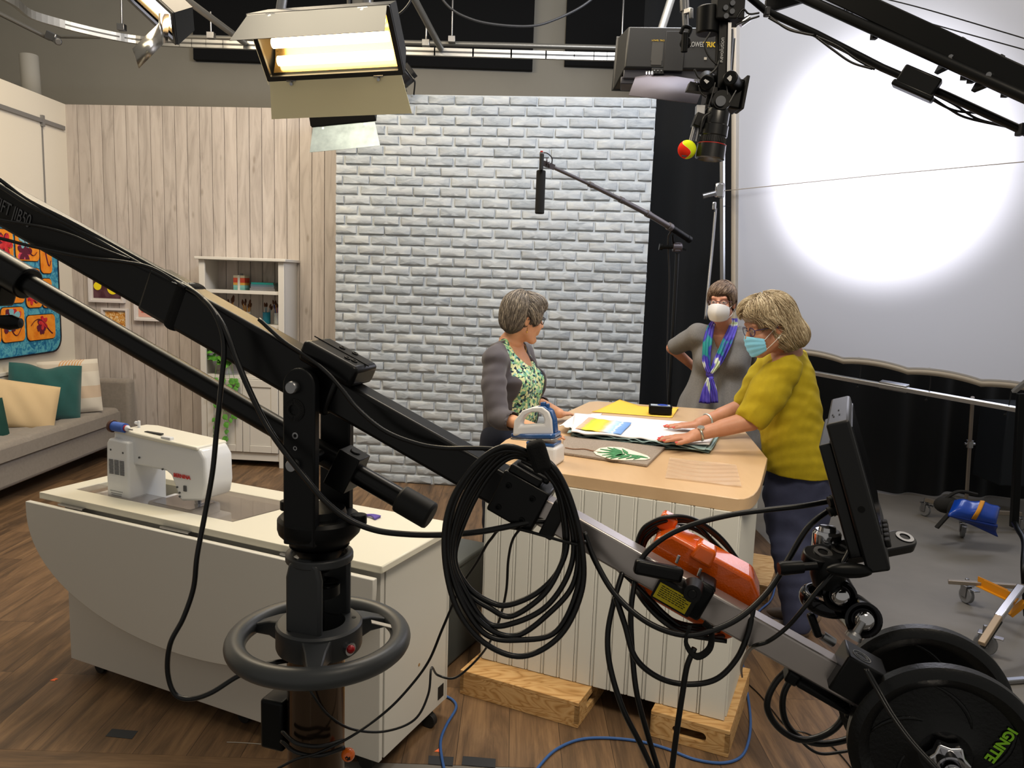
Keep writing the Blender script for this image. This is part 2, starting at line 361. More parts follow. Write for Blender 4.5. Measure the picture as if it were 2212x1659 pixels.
# black acoustic panels on the back wall
foam = mat('black_acoustic_cloth', '0A0B0D', .95)
for k, (x0, x1, y0, lab) in enumerate([(420, 758, 136, 'black acoustic panel high on the back wall, leftmost of three'), (806, 1150, 147, 'black acoustic panel on the back wall above the brick wall'), (1219, 1720, 151, 'black acoustic panel on the back wall behind the hanging light and camera')]):
    a, b_ = AY(x0, y0, 8.5), AY(x1, y0, 8.5); top = AY((x0+x1)/2, 4 if k == 2 else -60, 8.5).z
    p = MB(); p.box(((a.x+b_.x)/2, 8.51, (AY((x0+x1)/2, y0, 8.5).z+top)/2), (b_.x-a.x, .08, top-AY((x0+x1)/2, y0, 8.5).z)); tag(p.build('acoustic_panel', foam, bevel=.004), lab, 'acoustic panel', 'acoustic panels on the back wall')
# black curtains
cur = mat('black_velvet', '040608', .95, sheen=.05)
def curtain(pa, pb, z0, z1, name, lab, amp=.055, wl_=.36, seed=0):
    pa, pb = Vector(pa), Vector(pb); L_ = (pb-pa).length; t = (pb-pa).normalized(); nr = Vector((t.y, -t.x, 0)); nu = int(L_/.018)
    c = MB(); c.grid(lambda u, v: pa+t*(u*L_)+nr*(amp*math.sin(2*PI*u*L_/wl_+1.4*math.sin(u*L_*3.1+seed)+.4*math.sin(v*3))*(.55+.45*math.sin(u*L_*1.7+seed)**2)*(.7+.5*(1-v)))+Vector((0, 0, z0+(z1-z0)*v+.01*math.sin(u*L_*9)*(1-v))), nu, 10)
    return tag(c.build(name, cur, smooth=180), lab, 'curtain')
curtain((.95, 6.45, 0), (2.25, 6.5, 0), .01, 4.1, 'curtain', 'tall black pleated curtain between brick wall and white silk')
curtain((2.2, 6.35, 0), (5.2, 6.28, 0), .01, 1.9, 'curtain', 'long black curtain hanging behind and below the white silk', seed=2, wl_=.42)
# ------------------------------------------------------------------ white silk on a tube frame
sbl, sbr = AY(1588, 738, 6.05), AY(2212, 838, 4.55); dirb = (sbr-sbl).normalized()
stl = AY(1553, 60, 5.75)
upv = (stl-sbl); upv = (upv-dirb*upv.dot(dirb)).normalized(); SH, SW = 3.15, 3.3
def silkp(u, v, off=0):
    n = dirb.cross(upv).normalized()
    return sbl+dirb*(u*SW)+upv*(v*SH)+n*off
def silkmat():
    m = bpy.data.materials.new('white_silk'); m.use_nodes = True; nt = m.node_tree; nt.nodes.remove(nt.nodes['Principled BSDF'])
    out = nt.nodes['Material Output']; a = nn(nt, 'ShaderNodeBsdfTranslucent'); a.inputs[0].default_value = rgb('E6E6E8')
    d_ = nn(nt, 'ShaderNodeBsdfDiffuse'); d_.inputs[0].default_value = rgb('BDBDBE'); mx = nn(nt, 'ShaderNodeMixShader'); mx.inputs[0].default_value = .45
    nt.links.new(a.outputs[0], mx.inputs[1]); nt.links.new(d_.outputs[0], mx.inputs[2]); nt.links.new(mx.outputs[0], out.inputs[0]); return m
sk = thing('diffusion_silk', 'huge square white diffusion silk glowing from a lamp behind it', 'diffusion screen', silkp(.5, 0)-Vector((0, 0, 1.1)))
def scal(u): return .007*abs(math.sin(PI*u*7.5))**.8
c = MB(); c.grid(lambda u, v: silkp(u, v*(1-0)+(scal(u) if v == 0 else 0), .02*math.sin(u*9)*math.sin(v*7)), 91, 31); c.build('silk_cloth', silkmat(), sk, smooth=180)
hemm = mat('cream_hem', 'B9B0A2', .8)
h = MB(); h.grid(lambda u, v: silkp(u, scal(u)+(v-1)*.016+.004, -.004), 121, 2); h.grid(lambda u, v: silkp(-.012+v*.02, u, -.004), 20, 2); h.build('hem', hemm, sk, solid=.004, smooth=180)
fm = MB()
def tubesq(a, b): fm.bar(a, b, .03, .03, z=tuple(dirb.cross(upv)))
tubesq(silkp(-.03, -.045), silkp(1.02, -.045)); tubesq(silkp(-.035, -.045), silkp(-.035, 1.03)); tubesq(silkp(-.03, 1.03), silkp(1.02, 1.03)); tubesq(silkp(1.03, -.045), silkp(1.03, 1.03))
fm.build('frame_tube', alu, sk, bevel=.003)
for u in [.16, .3, .44, .58, .72, .86]:
    tmb = MB(); tmb.tube(spline([silkp(u, .012, -.008), silkp(u+.002, -.02, -.02), silkp(u, -.045, -.025), silkp(u-.002, -.06, 0)], 4), .0035, 6); tmb.sph(silkp(u-.003, -.062, -.018), .009, 8, 6); tmb.build('ball_tie', blackm, sk)
for v in [.12, .33, .54, .75]:
    tmb = MB(); tmb.tube(spline([silkp(-.006, v, -.01), silkp(-.02, v, -.02), silkp(-.04, v+.002, -.022)], 4), .0035, 6); tmb.sph(silkp(-.042, v+.003, -.02), .009, 8, 6); tmb.build('ball_tie', blackm, sk)
hg = MB(); hg.bar(silkp(.345, -.045, -.022), silkp(.40, -.045, -.022), .05, .05, z=tuple(dirb.cross(upv))); hg.build('hinge_plate', steel, sk, bevel=.003)
# ================================================================== LEFT SET: sofa, cushions, quilt, frames, bookcase
XW = -4.2
fab = mat('grey_sofa_fabric', '857E76', .9, var=.08, vs=40, bump=.25, bs=300, sheen=.2)
def rslab(c, d, M=None, r=.03, n=3):   # soft box
    x, y, z = d; m = MB(); m.box(c, d, M); return m
so = thing('sofa', 'grey fabric sofa with tufted seat along the white left wall', 'sofa', (-3.75, 5.3, 0))
ex, ey = -3.36, 6.72
m = MB(); m.box((-3.70, 5.17, .22), (.50, 3.08, .2)); m.build('base', fab, so, bevel=.03, seg=3)
m = MB()
def seatf(u, v):
    x = -3.95+.52*u; y = 3.7+2.95*v
    tu, tv = u*3, v*7
    dip = .012*(1-min(1, 6*min(abs(tu-round(tu)), .5)))*(0 < tu < 2.9)+.012*(1-min(1, 9*min(abs(tv-round(tv)), .5)))*(0.1 < tv < 6.9)
    e = min(u, 1-u)*.52; e2 = min(v, 1-v)*2.95; rr = .04
    z = .45-dip-(rr-math.sqrt(max(0, rr*rr-max(0, rr-e)**2)))-(rr-math.sqrt(max(0, rr*rr-max(0, rr-e2)**2)))
    return (x, y, z)
m.grid(seatf, 44, 130); m.box((-3.69, 5.175, .365), (.52, 2.95, .09)); m.build('seat_cushion', fab, so, smooth=60)
m = MB(); m.box((-3.89, 5.17, .56), (.10, 3.08, .26)); m.build('backrest', fab, so, bevel=.05, seg=4)
m = MB(); m.box((-3.66, 6.74, .42), (.60, .12, .54)); m.build('armrest', fab, so, bevel=.035, seg=4)
lg = mat('dark_wood_leg', '2A2320', .4)
for x, y in ((-3.50, 6.6), (-3.88, 6.6), (-3.50, 3.9), (-3.88, 3.9)):
    m = MB(); m.cyl((x, y, 0), (x, y, .13), .018, .026, 12); m.build('leg', lg, so)
def cushion(name, c, w, h, t, nrm, roll, m_, lab, dent=0):
    n = Vector(nrm).normalized(); xa = Vector((0, 0, 1)).cross(n).normalized(); ya = n.cross(xa)
    a, b = xa*math.cos(roll)+ya*math.sin(roll), ya*math.cos(roll)-xa*math.sin(roll)
    c = Vector(c); g = MB(); N = 25
    for s in (1, -1):
        vs = []; fs = []
        for i in range(N):
            for j in range(N):
                u, v = i/(N-1)*2-1, j/(N-1)*2-1
                pin = 1-.09*(abs(u)**2*(1-abs(v)**3))-.0; pin2 = 1-.09*(abs(v)**2*(1-abs(u)**3))
                k = max(0, (1-u*u)*(1-v*v))**.42
                z = s*t*.5*k+.006*math.sin(9*u+5*v)*k
                if dent: z -= dent*math.exp(-((u)**2*8+(v-.8)**2*3))*0; 
                vy = v-(dent*math.exp(-u*u*7) if v > 0 else 0)*v
                vs.append(c+a*(u*w/2*pin2)+b*(vy*h/2*pin)+n*z)
        for i in range(N-1):
            for j in range(N-1):
                q = (i*N+j, (i+1)*N+j, (i+1)*N+j+1, i*N+j+1); fs.append(q if s == 1 else q[::-1])
        g.add(vs, fs)
    o = g.build(name, m_, smooth=180)
    return tag(o, lab, 'cushion')
def plaid():
    m, nt, b, L = shader('plaid_fabric', .9, .2); tc = nn(nt, 'ShaderNodeTexCoord'); sp = nn(nt, 'ShaderNodeSeparateXYZ')
    L(tc.outputs['Generated'], sp.inputs[0])
    def stripes(out, lo, hi, n=0):
        a = nn(nt, 'ShaderNodeMath', operation='GREATER_THAN'); L(out, a.inputs[0]); a.inputs[1].default_value = lo
        c = nn(nt, 'ShaderNodeMath', operation='LESS_THAN'); L(out, c.inputs[0]); c.inputs[1].default_value = hi
        mu = nn(nt, 'ShaderNodeMath', operation='MULTIPLY'); L(a.outputs[0], mu.inputs[0]); L(c.outputs[0], mu.inputs[1]); res = mu
        if n:
            w_ = nn(nt, 'ShaderNodeMath', operation='MULTIPLY'); L(out, w_.inputs[0]); w_.inputs[1].default_value = n
            f_ = nn(nt, 'ShaderNodeMath', operation='FRACT'); L(w_.outputs[0], f_.inputs[0]); g_ = nn(nt, 'ShaderNodeMath', operation='GREATER_THAN'); L(f_.outputs[0], g_.inputs[0]); g_.inputs[1].default_value = .5
            m2 = nn(nt, 'ShaderNodeMath', operation='MULTIPLY'); L(mu.outputs[0], m2.inputs[0]); L(g_.outputs[0], m2.inputs[1]); res = m2
        return res.outputs[0]
    base = rgb('D2CCC0'); cur_ = None
    def over(prev, fac, col, k):
        mu = nn(nt, 'ShaderNodeMath', operation='MULTIPLY'); L(fac, mu.inputs[0]); mu.inputs[1].default_value = k
        mx = nn(nt, 'ShaderNodeMix', data_type='RGBA'); L(mu.outputs[0], mx.inputs[0])
        if prev: L(prev, mx.inputs[6])
        else: mx.inputs[6].default_value = base
        mx.inputs[7].default_value = rgb(col); return mx.outputs[2]
    c_ = over(None, stripes(sp.outputs['Z'], .30, .52), 'C2A07C', .55); c_ = over(c_, stripes(sp.outputs['Z'], .78, .92), 'B9AC9C', .5)
    c_ = over(c_, stripes(sp.outputs['X'], .34, .66, 24), 'C88A3E', .75); L(c_, b.inputs['Base Color']); return m
teal = mat('teal_velvet', '13504F', .85, sheen=.5, var=.12, vs=9); cream = mat('cream_linen', 'CDB48C', .9, bump=.3, bs=250)
cushion('cushion', AY(165, 836, 6.28)-Vector((.05, 0, 0)), .44, .44, .13, (.55, -.8, .2), .04, plaid(), 'white cushion with orange plaid stripes at the end of the grey sofa')
cushion('cushion', AY(98, 846, 6.0), .5, .44, .15, (.62, -.75, .22), -.10, teal, 'dark teal velvet cushion leaning between the plaid and cream cushions', dent=.18)
cushion('cushion', AY(48, 876, 5.72), .46, .36, .14, (.6, -.75, .32), -.22, cream, 'plain cream linen cushion in front of the teal cushion')
cushion('cushion', AY(-50, 915, 5.35), .36, .32, .14, (.6, -.75, .3), .1, mat('dark_green_fabric', '0E3A33', .9), 'dark green cushion cut by the left edge of the photo')
# quilt on the left wall
def batik(name, cols, s=7, dist=1.5):
    m, nt, b, L = shader(name, .85, .2); tc = nn(nt, 'ShaderNodeTexCoord'); n = nn(nt, 'ShaderNodeTexNoise', Scale=s, Detail=5.0, Roughness=.65, Distortion=dist)
    L(tc.outputs['Object'], n.inputs['Vector']); r = ramp(nt, cols); L(n.outputs[0], r.inputs[0]); L(r.outputs[0], b.inputs['Base Color']); return m
blueb = batik('blue_batik', [(.3, '134F80'), (.45, '2A7CA8'), (.58, '63B6C8'), (.7, '3A6FA8')], 14)
oran = batik('orange_batik', [(.35, 'E07A1C'), (.6, 'F09A32')], 8); maroon = mat('maroon_fabric', '5E1230', .9); redf = batik('red_batik', [(.4, 'B3182C'), (.6, 'D94545')], 12)
pink = batik('pink_batik', [(.35, 'C22555'), (.6, 'E36A7C')], 14); ltblue = mat('pale_blue_fabric', '7FB6C6', .9); yel = mat('yellow_patch_fabric', 'F0C040', .9); blk = mat('dark_binding', '171520', .9)
XQ = -3.945
q0, q1 = AX(128, 700, XQ), AX(0, 470, XQ)
def Q(x, y, off=0): p = AX(x, y, XQ); return p+Vector((off, 0, 0))
qt = thing('wall_quilt', 'bright quilted wall hanging of orange patches on blue hung on the left wall', 'wall hanging', Q(60, 760))
yR, yL = Q(127, 700).y, Q(-190, 700).y; zB, zT = Q(60, 766).z, Q(10, 462).z+.1
qm = MB(); Mq = Matrix(((0, 0, 1, XQ), (1, 0, 0, 0), (0, 1, 0, 0), (0, 0, 0, 1)))
qm.prism(rrect(yL, zB, yR, zT, .12), 0, .012, Mq); qm.build('blue_ground', blueb, qt, bevel=.004)
e = MB(); e.ring(rrect(yL-.01, zB-.01, yR+.01, zT+.01, .13), rrect(yL, zB, yR, zT, .12), 0, .016, Mq); e.build('binding', blk, qt)
pan = [(-60, 670, -6, 745), (0, 664, 46, 738), (55, 680, 113, 733), (53, 608, 84, 664), (88, 602, 106, 664), (-40, 606, 46, 655), (30, 496, 77, 563), (84, 498, 104, 590), (-20, 495, 21, 563), (59, 580, 81, 600), (-100, 560, -30, 655), (-100, 670, -65, 745)]
kinds = [redf, redf, maroon, maroon, redf, maroon, pink, maroon, redf, maroon, pink, redf]
for k, (x0, y0, x1, y1) in enumerate(pan):
    a, b_ = Q(x0, y1), Q(x1, y0); cz = (Q(x0, y0).z+Q(x1, y1).z)/2
    za, zb = min(Q(x0, y1).z, Q(x1, y1).z), max(Q(x0, y0).z, Q(x1, y0).z); za, zb = Q((x0+x1)/2, y1).z, Q((x0+x1)/2, y0).z
    pm = MB(); pm.prism(rrect(a.y-.006, za-.006, b_.y+.006, zb+.006, min(.045, (b_.y-a.y)*.3)), .012, .017, Mq); pb_ = pm.build('patch_outline', blk, qt)
    pm = MB(); pm.prism(rrect(a.y, za, b_.y, zb, min(.04, (b_.y-a.y)*.28)), .014, .021, Mq); pp = pm.build('orange_patch', oran, qt)
    wy, wz = b_.y-a.y, zb-za; rr = random.Random(k*5+1)
    # leaf and vine motifs
    for j in range(3):
        cy, czz = a.y+wy*rr.uniform(.3, .7), za+wz*rr.uniform(.2, .8); an = rr.uniform(0, 6.28); ls = min(wy, wz)*rr.uniform(.28, .42)
        pts = [(cy+ls*math.cos(an+t)*(.35+.65*abs(math.cos(t*2.5)))*(1 if j else .9), czz+ls*math.sin(an+t)*(.35+.65*abs(math.cos(t*2.5)))) for t in [2*PI*i/30 for i in range(30)]]
        pts = [(min(max(y, a.y+.01), b_.y-.01), min(max(z, za+.01), zb-.01)) for y, z in pts]
        lm = MB(); lm.prism(pts, .02, .0235+.001*j, Mq); lm.build('leaf_motif', [kinds[k], maroon, ltblue if k in (1, 6) else redf][j], pp)
    vm = MB(); ph = rr.uniform(0, 3); pts = [Vector((XQ+.023, a.y+wy*(.12+.76*t), za+wz*(.5+.33*math.sin(ph+t*4)))) for t in [i/14 for i in range(15)]]
    vm.tube(pts, .006, 5, flat=.4); vm.build('vine', maroon, pp)
# framed prints on the plank wall
def onplank(x, y, off=.03):
    n = Vector((Mw[0][1], Mw[1][1], 0)); o_ = pa-n*off; r_ = ray(x, y); t = ((o_-Vector((0, 0, HC))).dot(n))/r_.dot(n); return Vector((0, 0, HC))+r_*t
def picframe(x0, y0, x1, y1, art, lab, mw=.028, mat_w=.025):
    a, b_ = onplank(x0, y1), onplank(x1, y0); c = (a+b_)/2; dx = Vector((Mw[0][0], Mw[1][0], 0)); w_, h_ = (b_-a).dot(dx), b_.z-a.z
    M = Matrix.Translation(c) @ Matrix(((Mw[0][0], 0, -Mw[0][1], 0), (Mw[1][0], 0, -Mw[1][1], 0), (0, 1, 0, 0), (0, 0, 0, 1)))
    t = thing('picture_frame', lab, 'picture', (c.x, c.y, a.z), 'white framed prints on the plank wall')
    f = MB(); f.ring(rrect(-w_/2, -h_/2, w_/2, h_/2, .001, 1), rrect(-w_/2+mw, -h_/2+mw, w_/2-mw, h_/2-mw, .001, 1), -.012, .02, M); f.build('frame', mat('white_frame', 'D6D2D2', .4), t, bevel=.003)
    f = MB(); f.prism(rrect(-w_/2+mw, -h_/2+mw, w_/2-mw, h_/2-mw, .001, 1), -.012, .0, M); f.build('mat_board', mat('white_card', 'CFCBC6', .8), t)
    g_ = mw+mat_w; f = MB(); f.prism(rrect(-w_/2+g_, -h_/2+g_, w_/2-g_, h_/2-g_, .001, 1), .0, .002, M); pr = f.build('print', art, t)
    return M, w_, h_, pr
browna = batik('brown_abstract', [(.4, '4A2A33'), (.6, '63454C')], 6)
M_, w_, h_, pr = picframe(194, 560, 267, 652, browna, 'white framed brown print with yellow shapes, largest on the plank wall', .02, .018)
for dx_, dz_, rr_, mm_ in ((-.085, -.05, .036, 'F2DE1E'), (.055, -.07, .05, 'F2DE1E'), (-.02, -.01, .03, 'B5442E'), (-.02, .06, .04, 'B5442E')):
    q = MB(); q.cyl(M_ @ Vector((dx_, dz_, .002)), M_ @ Vector((dx_, dz_, .0035)), rr_, n=24); q.build('colour_shape', mat('shape_'+mm_, mm_, .8), pr)
picframe(222, 667, 277, 714, batik('floral_print', [(.35, '8E3A22'), (.5, 'D9A24A'), (.62, 'E8D9B8')], 40), 'small white framed warm floral print below the other prints', .018, .012)
M_, w_, h_, pr = picframe(292, 615, 354, 692, mat('print_pale_pink', 'D9A79A', .8), 'white framed pink print nearest to the bookcase', .02, .014)
for dx_, dz_, sx_, sz_, mm_ in ((-.045, -.02, .06, .14, 'C65A4C'), (.05, -.02, .05, .14, '3E5A50'), (.0, .0, .03, .16, 'E6D6CC')):
    q = MB(); q.box((dx_, dz_, .003), (sx_, sz_, .002), M_); q.build('colour_shape', mat('shape_'+mm_, mm_, .8), pr, bevel=.0)
# bookcase
bd = Vector((Mw[0][0], Mw[1][0], 0)).normalized(); bn = Vector((bd.y, -bd.x, 0))
bR = AZ(616, 1012, 0); bL_ = None
r_ = ray(434, 780); n_ = bn; t_ = ((bR-Vector((0, 0, HC))).dot(n_))/r_.dot(n_); bl0 = Vector((0, 0, HC))+r_*t_; BWd = (bR-bl0).dot(bd); bo = bR-bd*BWd; bo.z = 0
MBk = frame(bo, bd, y=-bn)    # x along, y into depth (away), z up
if MBk[2][2] < 0: print('bookcase frame flipped')
BH = AY(612, 566, bR.y).z; BDp = .40
wm = mat('white_bookcase', 'CDCAC4', .4)
bk = thing('bookcase', 'white bookcase with open shelves over two doors against the plank wall', 'bookcase', bo)
m = MB(); T = .022
m.box((T/2, BDp/2, BH/2+.03), (T, BDp, BH-.06), MBk); m.box((BWd-T/2, BDp/2, BH/2+.03), (T, BDp, BH-.06), MBk)
m.box((.025, .0, BH/2), (.05, .02, BH), MBk); m.box((BWd-.025, .0, BH/2), (.05, .02, BH), MBk)
m.box((BWd/2, BDp-.008, BH/2+.02), (BWd-2*T, .012, BH-.05), MBk)
m.build('carcass', wm, bk, bevel=.002)
m = MB(); m.box((BWd/2, BDp/2-.015, BH+.012), (BWd+.05, BDp+.05, .024), MBk); m.build('cornice', wm, bk, bevel=.004)
bz = lambda y, x=520: AY(x, y, bR.y+.05).z
for y_ in (631, 704, 815):
    m = MB(); m.box((BWd/2, BDp/2-.005, bz(y_)), (BWd-2*T, BDp-.02, .028), MBk); m.build('shelf', wm, bk, bevel=.002)
zt = bz(815)-.014
m = MB(); m.box((BWd/2, BDp/2, .09), (BWd-2*T, BDp, .07), MBk); m.build('plinth', wm, bk, bevel=.002)
for sx in (0, 1):
    x0, x1 = (.055, BWd/2-.002) if sx == 0 else (BWd/2+.002, BWd-.055); z0, z1 = .13, zt
    m = MB(); m.box(((x0+x1)/2, -.004, (z0+z1)/2), (x1-x0-.12, .010, z1-z0-.12), MBk)
    for a in ((x0+.03, (z0+z1)/2, .06, z1-z0), (x1-.03, (z0+z1)/2, .06, z1-z0), ((x0+x1)/2, z0+.03, x1-x0-.12, .06), ((x0+x1)/2, z1-.03, x1-x0-.12, .06)):
        m.box((a[0], -.008, a[1]), (a[2], .02, a[3]), MBk)
    dr = m.build('door', wm, bk, bevel=.003)
    k = MB(); kx = x1-.03 if sx == 0 else x0+.03; k.sph(MBk @ Vector((kx, -.03, (z0+z1)/2+.12)), .012, 10, 8); k.build('knob', mat('pewter', '6D6A66', .4, .8), dr)
KX = BWd/.8
print('bookcase width', BWd, 'height', BH)
def BK(x, y, z): return MBk @ Vector((x*KX, y, z))
zs1, zs2, zs3 = bz(631)+.0145, bz(704)+.0145, bz(815)+.0145
# striped candle box, books, jars
cb = thing('striped_gift_box', 'small rainbow striped box tied with white ribbon on top shelf', 'box', BK(.27, .2, zs1))
for k, c_ in enumerate(['6FA69C', '7FB8AE', 'D9A247', 'C8452F', 'D8573E', 'D9D2B8']):
    m = MB(); m.box((.3*KX, .2, zs1+.011+.0205*k), (.10, .10, .0205), MBk); m.build('stripe', mat('stripe'+str(k), c_, .6), cb)
m = MB(); m.box((.3*KX, .148, zs1+.063), (.02, .004, .126), MBk); m.build('ribbon', white_p, cb)
m = MB(); m.lathe([(0, 0), (.02, 0), (.012, .01), (.016, .016), (0, .018)], BK(.3, .2, zs1+.125)); m.build('bow', mat('grey_bow', '8B8B8B', .6), cb)
z = zs1
for nm, c_, t_, wx, lab in (('book', '77777A', .02, .22, 'grey book at the bottom of the stack on the top shelf'), ('book', '6E7078', .016, .205, 'slate grey book second from the bottom of the shelf stack'), ('book', '506C7A', .016, .205, 'blue grey book right under the teal one on the shelf'), ('book', '15817C', .017, .195, 'teal book on top of the stack on the top shelf')):
    bb_ = thing(nm, lab, 'book', BK(.6, .2, z), 'books stacked on the top shelf')
    m = MB(); m.box((.54*KX, .2, z+t_/2), (wx-.008, .16, t_-.005), MBk); m.build('pages', mat('paper', 'C4BFB2', .8), bb_)
    m = MB(); m.box((.54*KX, .2, z+.0015), (wx, .17, .003), MBk); m.box((.54*KX, .2, z+t_-.0015), (wx, .17, .003), MBk); m.box((.54*KX, .117, z+t_/2), (wx, .003, t_), MBk); m.build('cover', mat('cover'+c_, c_, .5), bb_)
    z += t_+.0005
m = MB(); m.cyl(BK(.70, .26, zs1), BK(.70, .26, zs1+.085), .03, n=20); m.cyl(BK(.70, .26, zs1+.085), BK(.70, .26, zs1+.095), .032, n=20); tag(m.build('glass_jar', mat('smoky_glass', '5C6264', .1, alpha=.75), bevel=.002), 'small smoky glass jar beside the books on the top shelf', 'jar')
glassc = mat('clear_glass', 'DDE6E6', .05, alpha=.25)
def brushjar(x, z, n, cols, lab, hs=.2, jar='clear'):
    t = thing('brush_jar', lab, 'jar', BK(x, .18, z), 'jars on the second shelf')
    m = MB(); m.lathe([(.028, 0), (.033, .004), (.033, .10), (.031, .10), (.031, .006), (0, .006)], BK(x, .18, z), n=20); m.build('glass', glassc if jar == 'clear' else mat(jar, jar, .15, alpha=.85), t)
    rr = random.Random(int(x*100))
    for i in range(n):
        a = rr.uniform(0, 6.28); b1 = Vector((x*KX, .18, z+.01)); d_ = Vector((math.cos(a)*rr.uniform(.02, .05), math.sin(a)*.03, hs*rr.uniform(.75, 1.05)))
        c_ = cols[i % len(cols)]; m = MB(); p0, p1 = b1, b1+d_; m.cyl(MBk @ p0, MBk @ (b1+d_*.82), .003, n=6); h_ = m.build('brush', mat('h'+c_, c_, .4), t)
        m = MB(); m.lathe([(.004, 0), (.009, .012), (.007, .03), (0, .042)], MBk @ (b1+d_*.82), (MBk.to_3x3() @ d_), 8); m.build('bristles', mat('bristle', '4E2F1E', .9), h_)
brushjar(.2, zs2, 7, ['B0803C', '7A3B20', 'C89A4A'], 'clear jar full of gold handled brushes behind the crane arm', .22)
brushjar(.36, zs2, 9, ['C98F38', 'B8842F'], 'second jar of brushes, to the right of the gold handled ones', .19)
brushjar(.55, zs2, 5, ['1C7A92', '14586C'], 'tall teal glass jar of brushes on the second shelf', .17, '146A82')
brushjar(.66, zs2, 5, ['7A4A8C', 'C88A2E', '3A4A9A', 'B04A3A'], 'clear jar of purple and orange pens at shelf right end', .19)
m = MB(); m.box((BWd-.17, .17, zs3+.075), (.22, .18, .15), MBk); tag(m.build('storage_box', mat('orange_cardboard', 'E08A10', .6), bevel=.003), 'plain bright orange box standing on lower shelf by plant', 'box')
# trailing plant
pt = thing('potted_plant', 'trailing green pothos plant in a white pot on the lower shelf', 'plant', BK(.17, .15, zs3))
m = MB(); m.lathe([(0, 0), (.05, 0), (.065, .12), (.06, .12), (.055, .1), (0, .1)], BK(.17, .15, zs3)); m.build('pot', mat('white_ceramic', 'C9C8C4', .3), pt)
lf = mat('leaf_green', '2F6A20', .5, col2='5C9A34', vs=30); rr = random.Random(4)
def leaf(m, p, d, s, n=(0, 0, 1)):
    d = Vector(d).normalized(); n = Vector(n); u = d.cross(n).normalized(); n = u.cross(d)
    cs = [(0, 0), (.16, .32), (.38, .42), (.65, .3), (.86, .13), (1, 0)]
    vs = []; 
    for t, w_ in cs: vs += [p+d*(t*s)+u*(w_*s)-n*(w_*s*.25+t*t*s*.25), p+d*(t*s)-n*(t*t*s*.25), p+d*(t*s)-u*(w_*s)-n*(w_*s*.25+t*t*s*.25)]
    fs = []
    for i in range(len(cs)-1):
        for k in (0, 1): a = i*3+k; fs.append((a, a+1, a+4, a+3))
    m.add(vs, fs)
m = MB(); vn = MB(); base = Vector((.17, .15, zs3+.12))
for i in range(26):
    a = rr.uniform(-PI, PI); l = rr.uniform(.05, .13); p = base+Vector((math.cos(a)*l, math.sin(a)*l*.45-.06, rr.uniform(.0, .13)))
    vn.tube([MBk @ v for v in spline([base, (base+p)/2+Vector((0, 0, .04)), p], 4)], .0015, 4); leaf(m, MBk @ p, MBk.to_3x3() @ Vector((math.cos(a), min(0, math.sin(a))-.3, rr.uniform(-.6, .2))), rr.uniform(.075, .12), (0, -.3, 1))
for (x, L_) in ((.23, .5), (.27, .34), (.14, .55), (.31, .24), (.2, .2)):
    pts = [base, base+Vector(((x-.17)*.6, -.14, .03)), Vector((x, -.04, zs3-.02))]+[Vector((x+.02*math.sin(k*1.7+x*20), -.045, zs3-.02-L_*k/6)) for k in range(1, 7)]
    sp_ = spline(pts, 4); vn.tube([MBk @ v for v in sp_], .0018, 4)
    for k in range(8, len(sp_), 3): leaf(m, MBk @ sp_[k], MBk.to_3x3() @ Vector((rr.uniform(-.9, .9), -.5, -.7)), rr.uniform(.045, .07), (0, -1, .2))
m.build('leaves', lf, pt, smooth=180); vn.build('vines', mat('vine_green', '4F7A33', .6), pt)
# tube of paper behind the set wall
m = MB(); a = AY(62, 120, 7.9); b_ = AY(88, 320, 7.7); m.cyl(Vector((b_.x+.05, b_.y, .005)), a, .085, n=24); m.m = 0
tag(m.build('paper_roll', mat('white_paper_roll', 'C4C0B6', .7)), 'tall white roll of paper standing behind the white wall', 'paper roll')
# ================================================================== SEWING CABINET AND MACHINE
CZ = .76
c0 = AZ(826, 1224, CZ); c1 = AZ(84, 1063, CZ); ax = (c1-c0).normalized(); SL = (c1-c0).length
MC = Matrix(((-ax.x, -(-ax.x*0+ax.y), 0, c1.x), (-ax.y, -ax.x, 0, c1.y), (0, 0, 1, 0), (0, 0, 0, 1)))
xa = (c0-c1).normalized(); ya = Vector((-xa.y, xa.x, 0)); MC = Matrix(((xa.x, ya.x, 0, c1.x), (xa.y, ya.y, 0, c1.y), (0, 0, 1, 0), (0, 0, 0, 1)))
SD = .50
lam = mat('white_laminate', 'D6D2C2', .32); lamd = mat('white_laminate_side', 'CBC9C2', .4)
cab = thing('sewing_cabinet', 'white wheeled sewing cabinet with drop leaf under the sewing machine', 'cabinet', (MC @ Vector((SL/2, SD/2, 0))))
def Cw(x, y, z): return MC @ Vector((x, y, z))
def toC(p): return MC.inverted() @ p
h0, h1, h2 = toC(AZ(165, 1052, CZ)), toC(AZ(505, 1118, CZ)), toC(AZ(628, 1066, CZ))
hx0, hx1, hy0, hy1 = h0.x+.02, h1.x+.03, h0.y+.0, .40
print('cab', SL, h0, h1, h2)
hy0 = .10
m = MB(); out_ = [(0, 0), (SL, 0), (SL, SD), (0, SD)]; inn = [(hx0, hy0), (hx1, hy0), (hx1+.06, hy1), (hx0+.02, hy1)]
m.ring(out_, inn, CZ-.025, CZ, MC); m.build('top_slab', lam, cab, bevel=.004)
m = MB(); m.prism([(hx0, hy0+.005), (hx1-.005, hy0+.005), (hx1+.05, hy1), (hx0+.03, hy1)], CZ-.125, CZ-.118, MC); m.build('machine_platform', lam, cab)
bx0, bx1 = .10, SL-.028
m = MB(); m.box(((bx0+bx1)/2, .045, (CZ-.03+.07)/2+.0), (bx1-bx0, .02, CZ-.03-.07), MC); m.build('front_panel', lamd, cab, bevel=.002)
